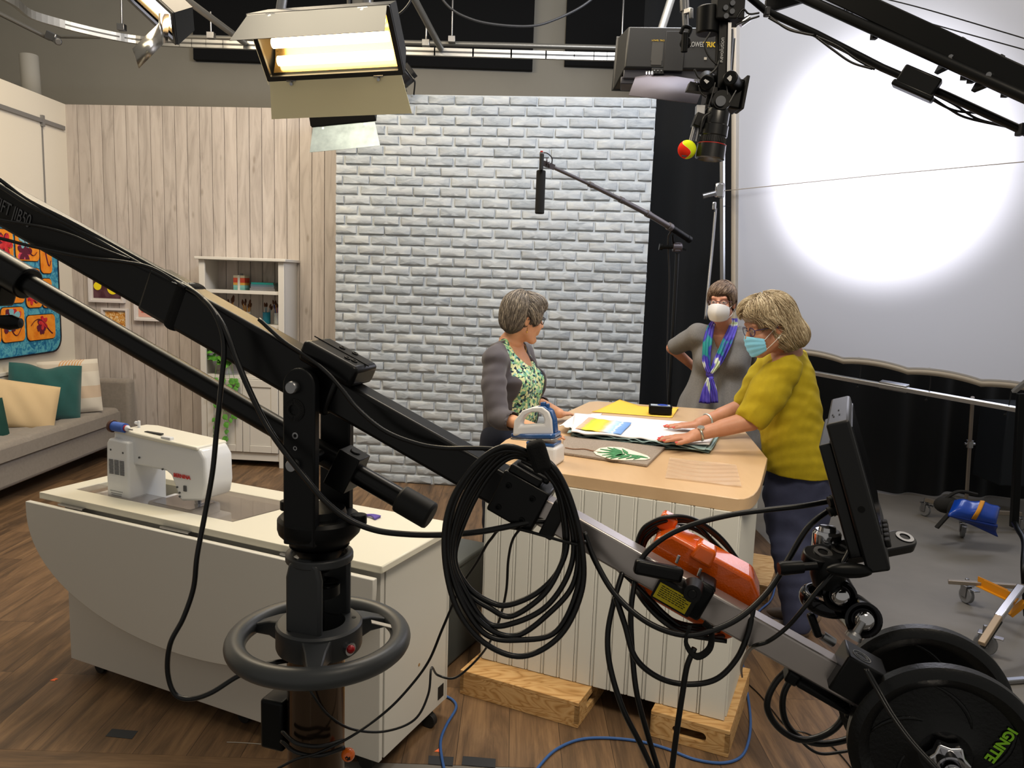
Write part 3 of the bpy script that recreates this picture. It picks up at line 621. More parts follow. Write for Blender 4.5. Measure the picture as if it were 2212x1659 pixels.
m = MB(); m.box((bx1-.01, .045+(SD-.06)/2+.01, (CZ-.03+.07)/2), (.02, SD-.08, CZ-.03-.07), MC); m.build('end_panel', lamd, cab, bevel=.002)
m = MB(); m.box((bx0+.01, .045+(SD-.06)/2+.01, (CZ-.03+.07)/2), (.02, SD-.08, CZ-.03-.07), MC); m.build('end_panel', lamd, cab, bevel=.002)
m = MB(); m.box(((bx0+bx1)/2, SD-.02, (CZ-.03+.07)/2), (bx1-bx0, .02, CZ-.03-.07), MC); m.build('back_panel', lamd, cab)
m = MB(); m.box(((bx0+bx1)/2, SD/2, .09), (bx1-bx0-.03, SD-.08, .02), MC); m.build('bottom_panel', lamd, cab)
# hanging leaf with curved edge
pts = [(-.035, CZ-.02)]; n_ = 26
lw, lh = SL/2+.012, .415
for k in range(n_+1):
    t = PI/2*k/n_; pts.append((-.035+lw*(1-math.cos(t)), CZ-.05-(lh)*math.sin(t)**.92))
pts += [(SL-.045-p[0]*1.0, p[1]) for p in pts[::-1][1:]]
Mleaf = MC @ Matrix(((1, 0, 0, 0), (0, 0, -1, .0), (0, 1, 0, 0), (0, 0, 0, 1)))
m = MB(); m.prism(pts[::-1], .0, .022, Mleaf @ Matrix.Translation((0, -.014, .012))); m.build('drop_leaf', lamd, cab, bevel=.003)
m = MB()
for x in (.2, .75, 1.3): m.box((x, -.006, CZ-.027), (.14, .016, .006), MC)
m.build('hinge', steel, cab)
m = MB(); m.box((.68, SD+.02, CZ-.03), (1.3, .035, .02), MC); m.build('back_leaf', lam, cab, bevel=.003)
rub = mat('caster_rubber', '151515', .6)
for x, y in ((bx0+.08, .12), (bx1-.09, .10), (bx0+.08, SD-.1), (bx1-.03, SD-.09), (.95, .12)):
    m = MB(); m.box((x, y, .075), (.05, .04, .02), MC); m.cyl(Cw(x-.012, y-.012, .028), Cw(x-.012, y+.012, .028), .028, n=18); m.cyl(Cw(x+.012, y-.03, .028), Cw(x+.012, y-.006, .028), .028, n=18); m.build('caster', rub, cab, bevel=.002)
m = MB(); m.cyl(Cw(bx1, .28, .30), Cw(bx1+.001, .28, .30), .006, n=12); m.build('screw_cap', mat('tan_cap', '9C7B4E', .6), cab)
m = MB(); m.box((bx1-.001, SD-.06, .12), (.006, .04, .05), MC); m.build('caster_slot', blackm, cab)
# acrylic insert
acr = mat('acrylic_reflection_tint', '9A8F86', .04, alpha=.34)  # grey-brown tint stands in for the plank wall's reflection
m = MB(); m.prism([(hx0+.01, hy0+.004), (hx1-.004, hy0+.004), (hx1+.05, hy1-.004), (hx0+.40, hy1-.004), (hx0+.40, hy0+.1), (hx0+.01, hy0+.1)], CZ-.006, CZ-.001, MC)
tag(m.build('acrylic_insert', acr), 'clear acrylic insert panel set into the cabinet top around the machine', 'insert panel')
# ------------------------------------------------------------------ sewing machine
mb = toC(AZ(290, 1075, CZ-.02)); mx0, my0 = mb.x-.078, .12
MS = MC @ Matrix.Translation((mx0, my0, CZ-.117))
white_m = mat('machine_white', 'DDDFE2', .28, coat=.3)
sm = thing('sewing_machine', 'white sewing machine with red lettering seen from behind on the cabinet', 'sewing machine', MS @ Vector((.22, .09, 0)))
hh = AY(300, 918, (MS @ Vector((.06, 0, 0))).y).z-(CZ-.117); print('machine h', hh)
H_ = .375
XZ = MS @ Matrix(((1, 0, 0, 0), (0, 0, -1, 0), (0, 1, 0, 0), (0, 0, 0, 1)))    # prism xy -> x,z ; depth -> -y
def mprism(poly, y0, y1): m = MB(); m.prism(poly[::-1], -y1, -y0, XZ); return m
def arc(cx, cz, r, a0, a1, n=6): return [(cx+r*math.cos(math.radians(a0+(a1-a0)*k/n)), cz+r*math.sin(math.radians(a0+(a1-a0)*k/n))) for k in range(n+1)]
LW = .50
tower = mprism([(0, 0), (.125, 0), (.125, H_-.035), (.02, H_-.03), (.006, H_-.05), (0, .2)], .0, .18); tower.build('tower', white_m, sm, bevel=.008, seg=3)
prof = [(.1, H_-.15)]+arc(.165, H_-.175, .028, 180, 90)[:0]+[(.13, H_-.128), (.30, H_-.132), (.325, H_-.145), (.352, H_-.2), (.366, H_-.232), (.38, H_-.238), (LW-.02, H_-.222)]+[(LW-.008, H_-.21), (LW+.004, H_-.16), (LW, H_-.06), (LW-.025, H_-.025), (.4, H_-.018), (.1, H_-.004), (.02, H_-.005), (.01, H_-.06)]
arm = mprism(prof, .025, .165); arm.build('arm_and_head', white_m, sm, bevel=.01, seg=3)

top = mprism([(.02, H_-.012), (LW-.03, H_-.03), (LW-.035, H_-.016), (.1, H_+.004), (.03, H_)], .02, .17); top.build('top_lid', mat('machine_cream', 'DCD9CC', .3), sm, bevel=.005)
m = MB(); m.box((.30, .095, .035), (.36, .17, .07), MS); m.build('bed', mat('machine_bed', 'D3D3D2', .3), sm, bevel=.008, seg=3)
m = MB(); m.box((.315, .095, .088), (.25, .14, .045), MS); m.build('free_arm', white_m, sm, bevel=.012, seg=3)
m = MB(); m.box((.33, .08, .1115), (.2, .12, .002), MS); m.build('stitch_plate', chrome, sm)
m = MB(); m.cyl(MS @ Vector((.40, .085, H_-.26)), MS @ Vector((.40, .085, H_-.25)), .005); m.cyl(MS @ Vector((.41, .085, H_-.23)), MS @ Vector((.41, .085, .113)), .002); m.box((.40, .085, H_-.248), (.014, .02, .018), MS); m.box((.40, .09, .115), (.02, .03, .004), MS); m.build('presser_foot', chrome, sm)
m = MB()
for g in range(3):
    for k in range(11): m.box((.018+.03*g+.013, -.001, H_-.115-.0055*k), (.024, .003, .0024), MS)
m.build('vent_slots', mat('dark_slot', '4B4D50', .6), sm)
m = MB()
for x, y, z in ((.03, -.0, H_-.075), (.098, -.0, H_-.08), (.16, .022, H_-.095), (.285, .022, H_-.125), (.36, .022, H_-.185), (.372, .022, H_-.205), (.372, .022, H_-.22)): m.cyl(MS @ Vector((x, y+.002, z)), MS @ Vector((x, y-.0015, z)), .004, n=12)
m.build('screw_hole', mat('dark_slot', '', 0), sm)
m = MB(); m.box((.40, .023, H_-.185), (.014, .004, .022), MS); m.build('thread_cutter', mat('dark_slot', '', 0), sm)
text('BERNINA', .021, MS @ Matrix.Translation((.385, .0225, H_-.14)) @ Matrix.Rotation(PI/2, 4, 'X'), mat('red_print', 'C01818', .5), sm, 'lettering', weight=.0006)
m = MB(); m.box((.20, .06, H_+.001), (.09, .016, .006), MS); m.build('handle_slot', mat('dark_grip', '1B1C1E', .5), sm, bevel=.002)
m = MB(); m.cyl(MS @ Vector((.07, .1, H_)), MS @ Vector((.07, .1, H_+.03)), .006, n=10); m.cyl(MS @ Vector((.05, .1, H_+.02)), MS @ Vector((.07, .1, H_+.02)), .007, n=10); m.build('bobbin_winder', white_m, sm, bevel=.002); m = MB(); m.box((.30, .035, H_-.012), (.05, .02, .03), MS); m.build('thread_guide', white_m, sm, bevel=.003)
m = MB(); m.cyl(MS @ Vector((.02, .02, H_+.012)), MS @ Vector((.13, .02, H_+.012)), .003, n=8); m.build('spool_pin', steel, sm)
m = MB(); m.tube(spline([MS @ Vector(p) for p in ((.0, .12, .14), (-.03, .1, .15), (-.055, .08, .13), (-.065, .07, .09), (-.04, .07, .02))], 5), .004, 6); m.build('power_cord', cable_m, sm)
m = MB(); 
for z_, w_ in ((.14, .07), (.13, .06), (.123, .055), (.105, .05)): m.box((.055, -.0006, z_-.005), (w_, .001, .0025), MS)
m.build('data_label', mat('grey_print', '8C8E92', .6), sm)
sp = thing('thread_spool', 'blue thread spool lying on top of the sewing machine', 'thread spool', MS @ Vector((.05, .02, H_)))
A_ = MS @ Vector((.015, .02, H_+.015)); B_ = MS @ Vector((.105, .02, H_+.015)); dd = B_-A_
m = MB(); m.cyl(A_+dd*.12, A_+dd*.85, .019, n=24); m.build('thread', mat('blue_thread', '3E63B8', .6, bump=.6, bs=350), sp)
m = MB(); m.cyl(A_-dd*.02, A_+dd*.12, .025, n=24); m.build('spool_cap', mat('brown_plastic', '4A2B22', .4), sp, bevel=.002)
m = MB(); m.cyl(A_+dd*.85, A_+dd*.95, .012, n=20); m.build('spool_core', mat('red_plastic', 'C0352B', .4), sp)
m = MB(); m.lathe([(.012, 0), (.012, .004), (.004, .01), (0, .02)], A_+dd*.95, dd); m.build('end_cap', white_m, sp)
m = MB(); g0 = toC(AZ(800, 1118, CZ))
for k in range(4): m.tube(spline([Cw(g0.x-.02, g0.y, CZ+.006), Cw(g0.x+.01, g0.y+.003*(k-1.5), CZ+.01), Cw(g0.x+.035, g0.y+.011*(k-1.5), CZ+.005)], 4), .005, 7)
tag(m.build('purple_tassel', mat('purple_yarn', '5A4A9A', .8)), 'little purple tufted tassel on the cabinet top behind the crane column', 'tassel')
# ================================================================== WORK ISLAND
TZ = .93
def W_(p): return Vector((p[0], p[1], TZ))
top_px = [(1056, 993), (1190, 1019), (1439, 1055), (1592, 1077), (1607, 1077), (1618, 1074), (1628, 1068.5), (1636, 1060), (1642, 1049), (1646, 1036), (1658, 990), W_((1.17, 3.6)), W_((1.24, 4.1)), W_((1.32, 4.4)), W_((1.36, 4.52)), W_((1.32, 4.60)), (1563, 886), (1290, 866.5), (1272, 868), (1092, 950), (1052, 981)]
tp = [q if isinstance(q, Vector) else AZ(q[0], q[1], TZ) for q in top_px]; tp2 = [(p.x, p.y) for p in tp]; tp2 = tp2[::-1] if (sum((tp2[i][0]*tp2[(i+1) % len(tp2)][1]-tp2[(i+1) % len(tp2)][0]*tp2[i][1]) for i in range(len(tp2))) < 0) else tp2
isl = thing('work_island', 'white beadboard island with a pale maple worktop raised on wooden boxes', 'table', (.6, 3.8, .1))
lammap = mat('maple_laminate', 'BE9F7B', .34, col2='C8AA86', vs=9, stretch=(1, .25, 1))
m = MB(); m.prism(tp2, TZ-.05, TZ); m.build('worktop', lammap, isl, bevel=.003)
F0 = AZ(1565, 1555, .104); F1 = AZ(1038, 1420, .104); u_ = (F0-F1).normalized(); IW = (F0-F1).length; v_ = Vector((-u_.y, u_.x, 0)); ID = .56
MI = Matrix(((u_.x, v_.x, 0, F1.x), (u_.y, v_.y, 0, F1.y), (0, 0, 1, 0), (0, 0, 0, 1)))
bead = mat('beadboard_white', 'D0D0CA', .45); zb0, zb1 = .104, TZ-.05
m = MB(); m.box((IW/2, ID/2-.004, (zb0+zb1)/2), (IW-.02, ID-.01, zb1-zb0), MI)
m.box((IW-.02, ID/2, (zb0+zb1)/2), (.03, ID, zb1-zb0), MI); m.box((.01, ID/2, (zb0+zb1)/2), (.02, ID, zb1-zb0), MI); m.box((IW*.42, 1.15, (zb0+zb1)/2), (IW*.6, 1.2, zb1-zb0), MI); m.build('body', bead, isl)
nb = 13; fw = IW-.095
m = MB(); sw_ = fw/nb
for k in range(nb):
    m.box((sw_*(k+.5), .0, (zb0+zb1)/2), (sw_-.015, .010, zb1-zb0), MI); m.box((sw_*(k+1)-.002, .0, (zb0+zb1)/2), (.008, .009, zb1-zb0), MI)
m.build('beadboard_front', bead, isl, bevel=.002)
m = MB(); m.box((IW-.045, -.001, (zb0+zb1)/2), (.09, .016, zb1-zb0), MI); m.build('corner_board', bead, isl, bevel=.002)
m = MB()
for k in range(36): m.box((IW-.003, .03+k*(ID-.05)/36, (zb0+zb1)/2), (.012, (ID-.05)/36*.6, zb1-zb0), MI)
m.build('ribbed_side', bead, isl)
m = MB(); m.box((-.01, .05, .62), (.015, .03, .46), MI); m.build('black_edge_strip', blackm, isl)
# apple boxes
ply = None
def plymat():
    m, nt, b, L = shader('fir_plywood', .55, .3); tc = nn(nt, 'ShaderNodeTexCoord'); mp = nn(nt, 'ShaderNodeMapping'); mp.inputs['Scale'].default_value = (1.8, 9, 13); L(tc.outputs['Object'], mp.inputs[0])
    n = nn(nt, 'ShaderNodeTexNoise', Scale=1.4, Detail=2.0, Roughness=.5, Distortion=.6); L(mp.outputs[0], n.inputs['Vector'])
    mu = nn(nt, 'ShaderNodeMath', operation='MULTIPLY'); L(n.outputs[0], mu.inputs[0]); mu.inputs[1].default_value = 9; fr = nn(nt, 'ShaderNodeMath', operation='PINGPONG'); L(mu.outputs[0], fr.inputs[0]); fr.inputs[1].default_value = .5
    r = ramp(nt, [(0, 'A27A48'), (.12, 'B9905C'), (.3, 'C49E6A'), (.5, 'CAA573')]); L(fr.outputs[0], r.inputs[0]); L(r.outputs[0], b.inputs['Base Color']); return m
ply = plymat()
def applebox(org, ang, w_, d_, h_, lab, slot):
    M = Matrix.Translation(org) @ Matrix.Rotation(ang, 4, 'Z'); t = thing('apple_box', lab, 'wooden box', M @ Vector((w_/2, d_/2, 0)), 'wooden boxes under the island'); th = .016
    def slotp(W_): return rrect(W_/2-.062, h_/2-.018, W_/2+.062, h_/2+.018, .0179, 4)
    m = MB(); m.box((w_/2, d_/2, h_-th/2), (w_, d_, th), M); m.build('lid', ply, t, bevel=.002)
    m = MB(); m.box((w_/2, d_/2, th/2), (w_, d_, th), M); m.build('base', ply, t, bevel=.002)
    for (ox, oy, W_, rot) in ((0, 0, w_, 0), (w_, 0, d_, PI/2), (w_, d_, w_, PI), (0, d_, d_, -PI/2)):
        Ms = M @ Matrix.Translation((ox, oy, 0)) @ Matrix.Rotation(rot, 4, 'Z') @ Matrix(((1, 0, 0, 0), (0, 0, -1, 0), (0, 1, 0, 0), (0, 0, 0, 1)))
        has = (W_ < .4); m = MB()
        if has:
            o_ = []; 
            inn_ = slotp(W_); cx_, cz_ = W_/2, h_/2
            for (px_, pz_) in inn_:
                dx_, dz_ = px_-cx_, pz_-cz_; s_ = min((W_/2)/max(abs(dx_), 1e-6), (h_/2-th)/max(abs(dz_), 1e-6)); o_.append((cx_+dx_*s_, cz_+dz_*s_))
            # snap four corners
            for cxx in (0, W_):
                for czz in (th, h_-th):
                    k = min(range(len(o_)), key=lambda i: (o_[i][0]-cxx)**2+(o_[i][1]-czz)**2); o_[k] = (cxx, czz)
            m.ring(o_, inn_, -th, 0, Ms)
        else: m.prism([(0, th), (W_, th), (W_, h_-th), (0, h_-th)], -th, 0, Ms)
        m.build('side_board', ply, t)
    return t
a0, a1 = AZ(993, 1498, 0), AZ(1250, 1575, 0); an = math.atan2(a1.y-a0.y, a1.x-a0.x)
applebox(a0, an, .508, .305, .102, 'long plywood box under the left front corner of the island', 0)
b0, b1 = AZ(1403, 1590, 0), AZ(1563, 1635, 0); an2 = math.atan2(b1.y-b0.y, b1.x-b0.x)
applebox(b0, an2, .285, .508, .102, 'plywood box with hand hole under the right front corner of the island', 1)
b2 = AZ(1664, 1302, 0); applebox(b2-Vector((.30, -.1, 0)), an2, .305, .5, .102, 'plywood box under the far right side of the island', 1)
# grey bin between the cabinets
g = thing('waste_bin', 'dark grey waste bin in the gap between cabinet and island', 'bin', (-.33, 3.25, 0)); gmt = mat('dark_grey_plastic', '4A4E4E', .5)
Mg = Matrix.Translation((-.31, 3.3, 0)) @ Matrix.Rotation(-.42, 4, 'Z')
m = MB(); m.box((0, 0, .22), (.30, .34, .44), Mg, t=(-.06, -.06)); m.build('bin_body', gmt, g, bevel=.02, seg=3)
m = MB(); m.box((0, 0, .45), (.34, .38, .025), Mg); m.build('rim', gmt, g, bevel=.008)
# ------------------------------------------------------------------ things on the worktop
def pxpoly(pts, z): return [(AZ(x, y, z).x, AZ(x, y, z).y) for x, y in pts]
def ccw(p): return p if sum(p[i][0]*p[(i+1) % len(p)][1]-p[(i+1) % len(p)][0]*p[i][1] for i in range(len(p))) > 0 else p[::-1]
felt = mat('grey_wool_felt', '8C8177', .95, var=.25, vs=220, bump=.5, bs=300)
m = MB(); m.prism(ccw(pxpoly([(1219, 941), (1437, 965), (1398, 1003), (1212, 976)], TZ+.013)), TZ+.001, TZ+.013)
tag(m.build('felt_pressing_mat', felt, bevel=.003), 'thick grey wool pressing mat lying at the front of worktop', 'mat')
lt = thing('leaf_applique', 'green palm leaf applique on white backing on the grey mat', 'applique', AZ(1345, 982, TZ+.014))
zl = TZ+.0145
ov = pxpoly([(1282, 977), (1295, 969), (1318, 966), (1345, 968), (1375, 977), (1398, 985), (1405, 991), (1395, 994), (1350, 995), (1320, 993), (1300, 987), (1288, 983)], zl)
m = MB(); m.prism(ccw(ov), zl, zl+.0025); m.build('white_backing', mat('white_cotton', 'D8D4C8', .9), lt)
grn = mat('green_felt', '3F7F55', .9, var=.2, vs=60)
L0 = [(1392, 989), (1352, 981)]; stem = [AZ(1400, 990, zl+.004), AZ(1360, 980, zl+.004), AZ(1285, 976, zl+.004)]
m = MB(); k = 0
def frond(x0, y0, x1, y1, w_):
    a, b_ = AZ(x0, y0, zl+.003), AZ(x1, y1, zl+.003); d_ = (b_-a); n_ = Vector((-d_.y, d_.x, 0)).normalized()
    vs = [(a.x, a.y), ((a+d_*.35+n_*w_).x, (a+d_*.35+n_*w_).y), (b_.x, b_.y), ((a+d_*.35-n_*w_).x, (a+d_*.35-n_*w_).y)]; m.prism(ccw(vs), zl+.0022+.0004*(k % 4), zl+.0055+.0004*(k % 4))
for (x0, y0, x1, y1, w_) in ((1400, 990, 1352, 981, .014), (1356, 982, 1344, 970, .01), (1362, 983, 1335, 992, .012), (1350, 981, 1318, 992, .012), (1345, 980, 1300, 984, .013), (1345, 979, 1290, 978, .013), (1345, 978, 1296, 971, .012), (1342, 976, 1312, 968, .012), (1345, 978, 1325, 968, .011), (1384, 987, 1368, 993, .008), (1380, 985, 1352, 992, .01), (1350, 982, 1308, 989, .012)):
    frond(x0, y0, x1, y1, w_); k += 1
m.build('green_leaf', grn, lt)
m = MB(); m.tube(spline([AZ(x, y, zl+.002) for x, y in ((1221, 967), (1240, 970), (1262, 970), (1285, 975), (1300, 977))], 5), .0022, 5); m.build('stem', mat('brown_cord', '7A4E2E', .8), lt)
m = MB(); nx_, ny_ = 9, 24
c4 = [AZ(x, y, TZ+.002) for x, y in ((1437, 1033), (1602, 1053), (1590, 1005), (1446, 990))]
m.grid(lambda u, v: (c4[0]*(1-u)+c4[1]*u)*(1-v)+(c4[3]*(1-u)+c4[2]*u)*v+Vector((0, 0, .002+.0025*abs(math.sin(v*17+2*math.sin(u*4))))), 20, 30)
tag(m.build('plastic_sheet', mat('clear_film', 'D9C3AE', .12, alpha=.42), smooth=180), 'sheet of clear crinkled plastic on the front right of the worktop', 'sheet')
yp = [AZ(x, y, TZ+.001) for x, y in ((1278, 890), (1452, 903), (1466, 884), (1338, 874))]
def ypf(u, v):
    p = (yp[0]*(1-u)+yp[1]*u)*(1-v)+(yp[3]*(1-u)+yp[2]*u)*v
    return p+Vector((0, 0, .002+.035*max(0, .35-u)*max(0, v-.2)*3+.02*max(0, u-.85)*4*(v)))
m = MB(); m.grid(ypf, 24, 12); tag(m.build('yellow_paper', mat('yellow_paper', 'E4B843', .7), solid=.001, smooth=180), 'large curled sheet of yellow pattern paper at the back of worktop', 'paper')
kb = thing('black_tin', 'small black tin with blue label on the yellow paper', 'tin', AZ(1426, 896, TZ))
q = [AZ(x, y, TZ+.004) for x, y in ((1401, 896), (1451, 899))]; dx = (q[1]-q[0]); Mk = frame(q[0]+Vector((0, 0, .004)), dx); kw = dx.length
m = MB(); m.box((kw/2, .04, .02), (kw, .08, .034), Mk); m.build('tin_base', black, kb, bevel=.003)
m = MB(); m.box((kw/2, .04, .0425), (kw+.002, .082, .012), Mk); m.build('tin_lid', black, kb, bevel=.003)
m = MB(); m.box((kw/2, .04, .049), (kw-.02, .06, .001), Mk); m.build('paper_label', mat('pale_label', '9AA3AD', .6), kb); m = MB(); m.lathe([(.0, 0), (.03, 0), (.03, .001), (0, .001)], Mk @ Vector((kw*.6, .045, .0496))); m.build('blue_stamp', mat('blue_print', '25409A', .6), kb)
# folded quilt with painted top
qa = thing('quilt_stack', 'folded white quilt with painted rainbow fabric under the hands', 'quilt', AZ(1370, 930, TZ))
def layer(pts, z, amp, m_, nm, sol=.003, par=qa, fr=9, off=0, nu=60, nv=20):
    P = [AZ(x, y, z) for x, y in pts]
    def f_(u, v):
        p = (P[0]*(1-u)+P[1]*u)*(1-v)+(P[3]*(1-u)+P[2]*u)*v; e = (1-v)**3
        s_ = .25*math.sin(u*fr*2.1+off*2+1)
        return p+Vector((.004*math.sin(u*31+off), -.01*e*math.sin(u*fr*1.3+off), amp*(e*(.5+.5*math.sin(u*fr*3+off+1.2*math.sin(u*11)))+.12*math.sin(u*13+v*9+off))))
    g_ = MB(); g_.grid(f_, nu, nv); return g_.build(nm, m_, par, solid=sol, smooth=180)
tealf = mat('dusty_teal_cotton', '8DA6A8', .9, var=.1, vs=30, bump=.2, bs=300)
base4 = [(1236, 940), (1536, 976), (1560, 930), (1255, 900)]
for k in range(4): layer([(x+3*((k*7) % 3-1), y-2*k+1) for x, y in [(1236-2*k, 944-k), (1536-3*k, 979-k), (1560, 930), (1255, 900)]], TZ+.003+.0068*k, .011, tealf, 'teal_layer', off=k*1.7, fr=8+k)
whq = mat('white_quilt_cotton', 'DAD9DC', .85, bump=.3, bs=90)
layer([(1233, 934), (1532, 963), (1556, 918), (1240, 893)], TZ+.0345, .006, whq, 'white_quilt', sol=.006, off=.5)
layer([(1208, 921), (1262, 931), (1300, 893), (1240, 897)], TZ+.034, .008, whq, 'white_corner', sol=.004, off=3, nu=20)
zq = TZ+.045
def painted():
    m, nt, b, L = shader('painted_cotton', .85, .2); at = nn(nt, 'ShaderNodeAttribute', attribute_name='rnd'); tc = nn(nt, 'ShaderNodeTexCoord'); n = nn(nt, 'ShaderNodeTexNoise', Scale=26.0, Detail=4.0); L(tc.outputs['Object'], n.inputs['Vector'])
    ma = nn(nt, 'ShaderNodeMath', operation='MULTIPLY_ADD'); L(n.outputs[0], ma.inputs[0]); ma.inputs[1].default_value = .16; L(at.outputs['Fac'], ma.inputs[2]); su = nn(nt, 'ShaderNodeMath', operation='SUBTRACT'); L(ma.outputs[0], su.inputs[0]); su.inputs[1].default_value = .08
    r = ramp(nt, [(0, 'E2B4A0'), (.10, 'D9A58A'), (.15, 'B4C24A'), (.27, 'D8D040'), (.36, 'F2D04A'), (.48, 'F0C050'), (.56, 'EBBE98'), (.62, 'E6D8D8'), (.66, 'BCD2EC'), (.76, '9CC0E6'), (.80, 'D0DEEE'), (.84, '7FA4D8'), (1, '6C92CC')]); L(su.outputs[0], r.inputs[0]); L(r.outputs[0], b.inputs['Base Color']); return m
P_ = [AZ(x, y, zq-.001) for x, y in ((1243, 926), (1341, 938), (1364, 914), (1272, 902))]; g_ = MB(); NU, NV = 60, 16
g_.grid(lambda u, v: (P_[0]*(1-u)+P_[1]*u)*(1-v)+(P_[3]*(1-u)+P_[2]*u)*v+Vector((0, 0, .0012*math.sin(u*22)+.001*math.sin(v*9+u*5))), NU, NV); g_.r = [i/(NU-1) for i in range(NU) for j in range(NV)]
g_.build('painted_fabric', painted(), qa, solid=.002, smooth=180)
# iron
irn = thing('steam_iron', 'blue and white steam iron resting on its white base on the worktop', 'iron', AZ(1165, 985, TZ))
ic = AZ(1188, 1003, TZ); idr = Vector((.93, -.37, 0)).normalized(); MR = frame(ic+Vector((-.012, -.02, .0)), idr)
ib = mat('iron_blue', '17467F', .25, coat=.5); iw = mat('iron_white', 'CFCFD2', .3)
m = MB(); m.box((-.03, .05, .038), (.14, .12, .076), MR, t=(.08, .08)); m.build('station_base', iw, irn, bevel=.012, seg=3)
m = MB(); m.box((-.035, .05, .081), (.12, .1, .014), MR); m.build('blue_tray', ib, irn, bevel=.005)
MRi = MR @ Matrix.Translation((-.062, .05, .092)) @ Matrix.Rotation(math.radians(-7), 4, 'Y') @ Matrix.Scale(.9, 4)
def soleo(s_): return [(.10*s_, .045*s_), (.085*s_, .06*s_), (-.03*s_, .052*s_), (-.11*s_, .018*s_), (-.135*s_, 0), (-.11*s_, -.018*s_), (-.03*s_, -.052*s_), (.085*s_, -.06*s_), (.10*s_, -.045*s_)]
m = MB(); m.prism(ccw(soleo(1.0)), 0, .008, MRi); m.build('soleplate', steel, irn, bevel=.002)
m = MB(); m.prism(ccw(soleo(.98)), .008, .03, MRi); m.build('lower_shell', ib, irn, bevel=.006, seg=3)
Mside = MRi @ Matrix(((1, 0, 0, 0), (0, 0, 1, 0), (0, 1, 0, 0), (0, 0, 0, 1)))
hp_o = [(.085, .02), (.085, .09), (.075, .125), (.045, .150), (0, .150), (-.055, .135), (-.098, .09), (-.112, .02)]
hp_i = [(.045, .072), (.047, .095), (.038, .116), (.02, .126), (-.015, .126), (-.042, .114), (-.064, .09), (-.072, .066)]
m = MB(); m.ring(hp_o, hp_i, -.03, .03, Mside); m.build('handle', iw, irn, bevel=.009, seg=3)
m = MB(); m.prism([(.05, .03), (.094, .03), (.092, .09), (.08, .13), (.05, .15), (.02, .153), (.02, .145), (.048, .138), (.07, .115), (.074, .09), (.05, .06)], -.024, .024, Mside); m.build('blue_heel', ib, irn, bevel=.004)
m = MB(); m.box((.04, 0, .158), (.02, .03, .02), MRi); m.box((.06, 0, .15), (.014, .02, .02), MRi); m.build('steam_button', ib, irn, bevel=.003)
# ------------------------------------------------------------------ small things on the floor
bluec = mat('blue_cable', '2E548F', .45)
def floorpts(l, z=.006): return spline([AZ(x, y, z) for x, y in l], 8)
m = MB(); m.tube(floorpts([(955, 1500), (978, 1512), (985, 1530), (965, 1565), (952, 1600), (955, 1640), (965, 1680)]), .0052, 8)
tag(m.build('blue_cable', bluec), 'blue cable coming from under the sewing cabinet down to the photo edge', 'cable')
m = MB(); m.tube(floorpts([(1150, 1680), (1165, 1655), (1200, 1620), (1250, 1598), (1310, 1594), (1380, 1601), (1440, 1617), (1500, 1640), (1560, 1648), (1600, 1635), (1617, 1600), (1621, 1550), (1612, 1480), (1604, 1420), (1612, 1360), (1640, 1320), (1668, 1290), (1680, 1230)]), .0052, 8)
tag(m.build('blue_cable', bluec), 'long blue cable looping around the right plywood box across the floor', 'cable')
m = MB(); m.tube(floorpts([(1608, 1470), (1640, 1500), (1665, 1530), (1700, 1570), (1745, 1585), (1800, 1615), (1850, 1672)], .003), .0025, 6)
tag(m.build('thin_cable', cable_m), 'thin black cable on the wood floor near the weight plates', 'cable')
m = MB(); m.tube(floorpts([(490, 1603), (520, 1604), (560, 1607), (620, 1612)], .002), .0012, 5)
tag(m.build('pale_wire', mat('pale_wire', 'A8A49A', .5)), 'short thin pale wire on the floor by the sewing cabinet', 'wire')
tape = mat('dark_gaffer_tape', '2B2D31', .8)
for pts, lab in (([(228, 1590), (285, 1596), (298, 1579), (242, 1574)], 'dark tape square on the floor at the lower left'), ([(925, 1650), (978, 1654), (980, 1635), (926, 1632)], 'dark tape piece on the floor beside the blue cable'), ([(997, 1652), (1070, 1658), (1071, 1639), (1000, 1633)], 'longer dark tape piece on the wood edge at the bottom')):
    m = MB(); m.prism(ccw(pxpoly(pts, .0015)), .0004, .0015); tag(m.build('floor_tape', tape), lab, 'tape', 'dark tape pieces on the floor')
ort = mat('orange_tape', 'F07040', .7)
for x, y, lab in ((116, 1468, 'tiny torn orange tape scrap at left of the sewing cabinet'), (946, 1621, 'tiny orange tape scrap next to the blue cable')):
    p = AZ(x, y, .002); m = MB(); m.prism([(p.x-.012, p.y-.006), (p.x+.01, p.y-.008), (p.x+.006, p.y+.0), (p.x+.014, p.y+.006), (p.x+.002, p.y+.012)], .0005, .002); tag(m.build('tape_scrap', ort), lab, 'tape', 'orange tape scraps on the floor')
# ================================================================== FOREGROUND CAMERA CRANE
JA, JB = AY(0, 436, 1.58), AY(1900, 1512, 1.10)
jd = (JB-JA).normalized(); jn = Vector((0, 0, 1)).cross(jd).normalized(); ju = jd.cross(jn).normalized()   # jn points away from the camera
def projx(p): q = R3.transposed() @ (p-Vector((0, 0, HC))); return 1106+FPX*q.x/-q.z
def ARM(px, y=0, z=0):
    lo, hi = -1.0, 2.5
    for _ in range(40):
        mid = (lo+hi)/2
        if projx(JA+(JB-JA)*mid) < px: lo = mid
        else: hi = mid
    return JA+(JB-JA)*lo+jn*y+ju*z
def MJ(px, y=0, z=0):
    m = Matrix((jd, jn, ju)).transposed().to_4x4(); m.translation = ARM(px, y, z); return m
satin = mat('satin_black_tube', '0A0A0B', .3, spec=.35)
jib = thing('camera_crane', 'black camera crane with silver rear arm crossing the whole picture', 'camera crane', Vector((ARM(690).x, ARM(690).y, 0)))
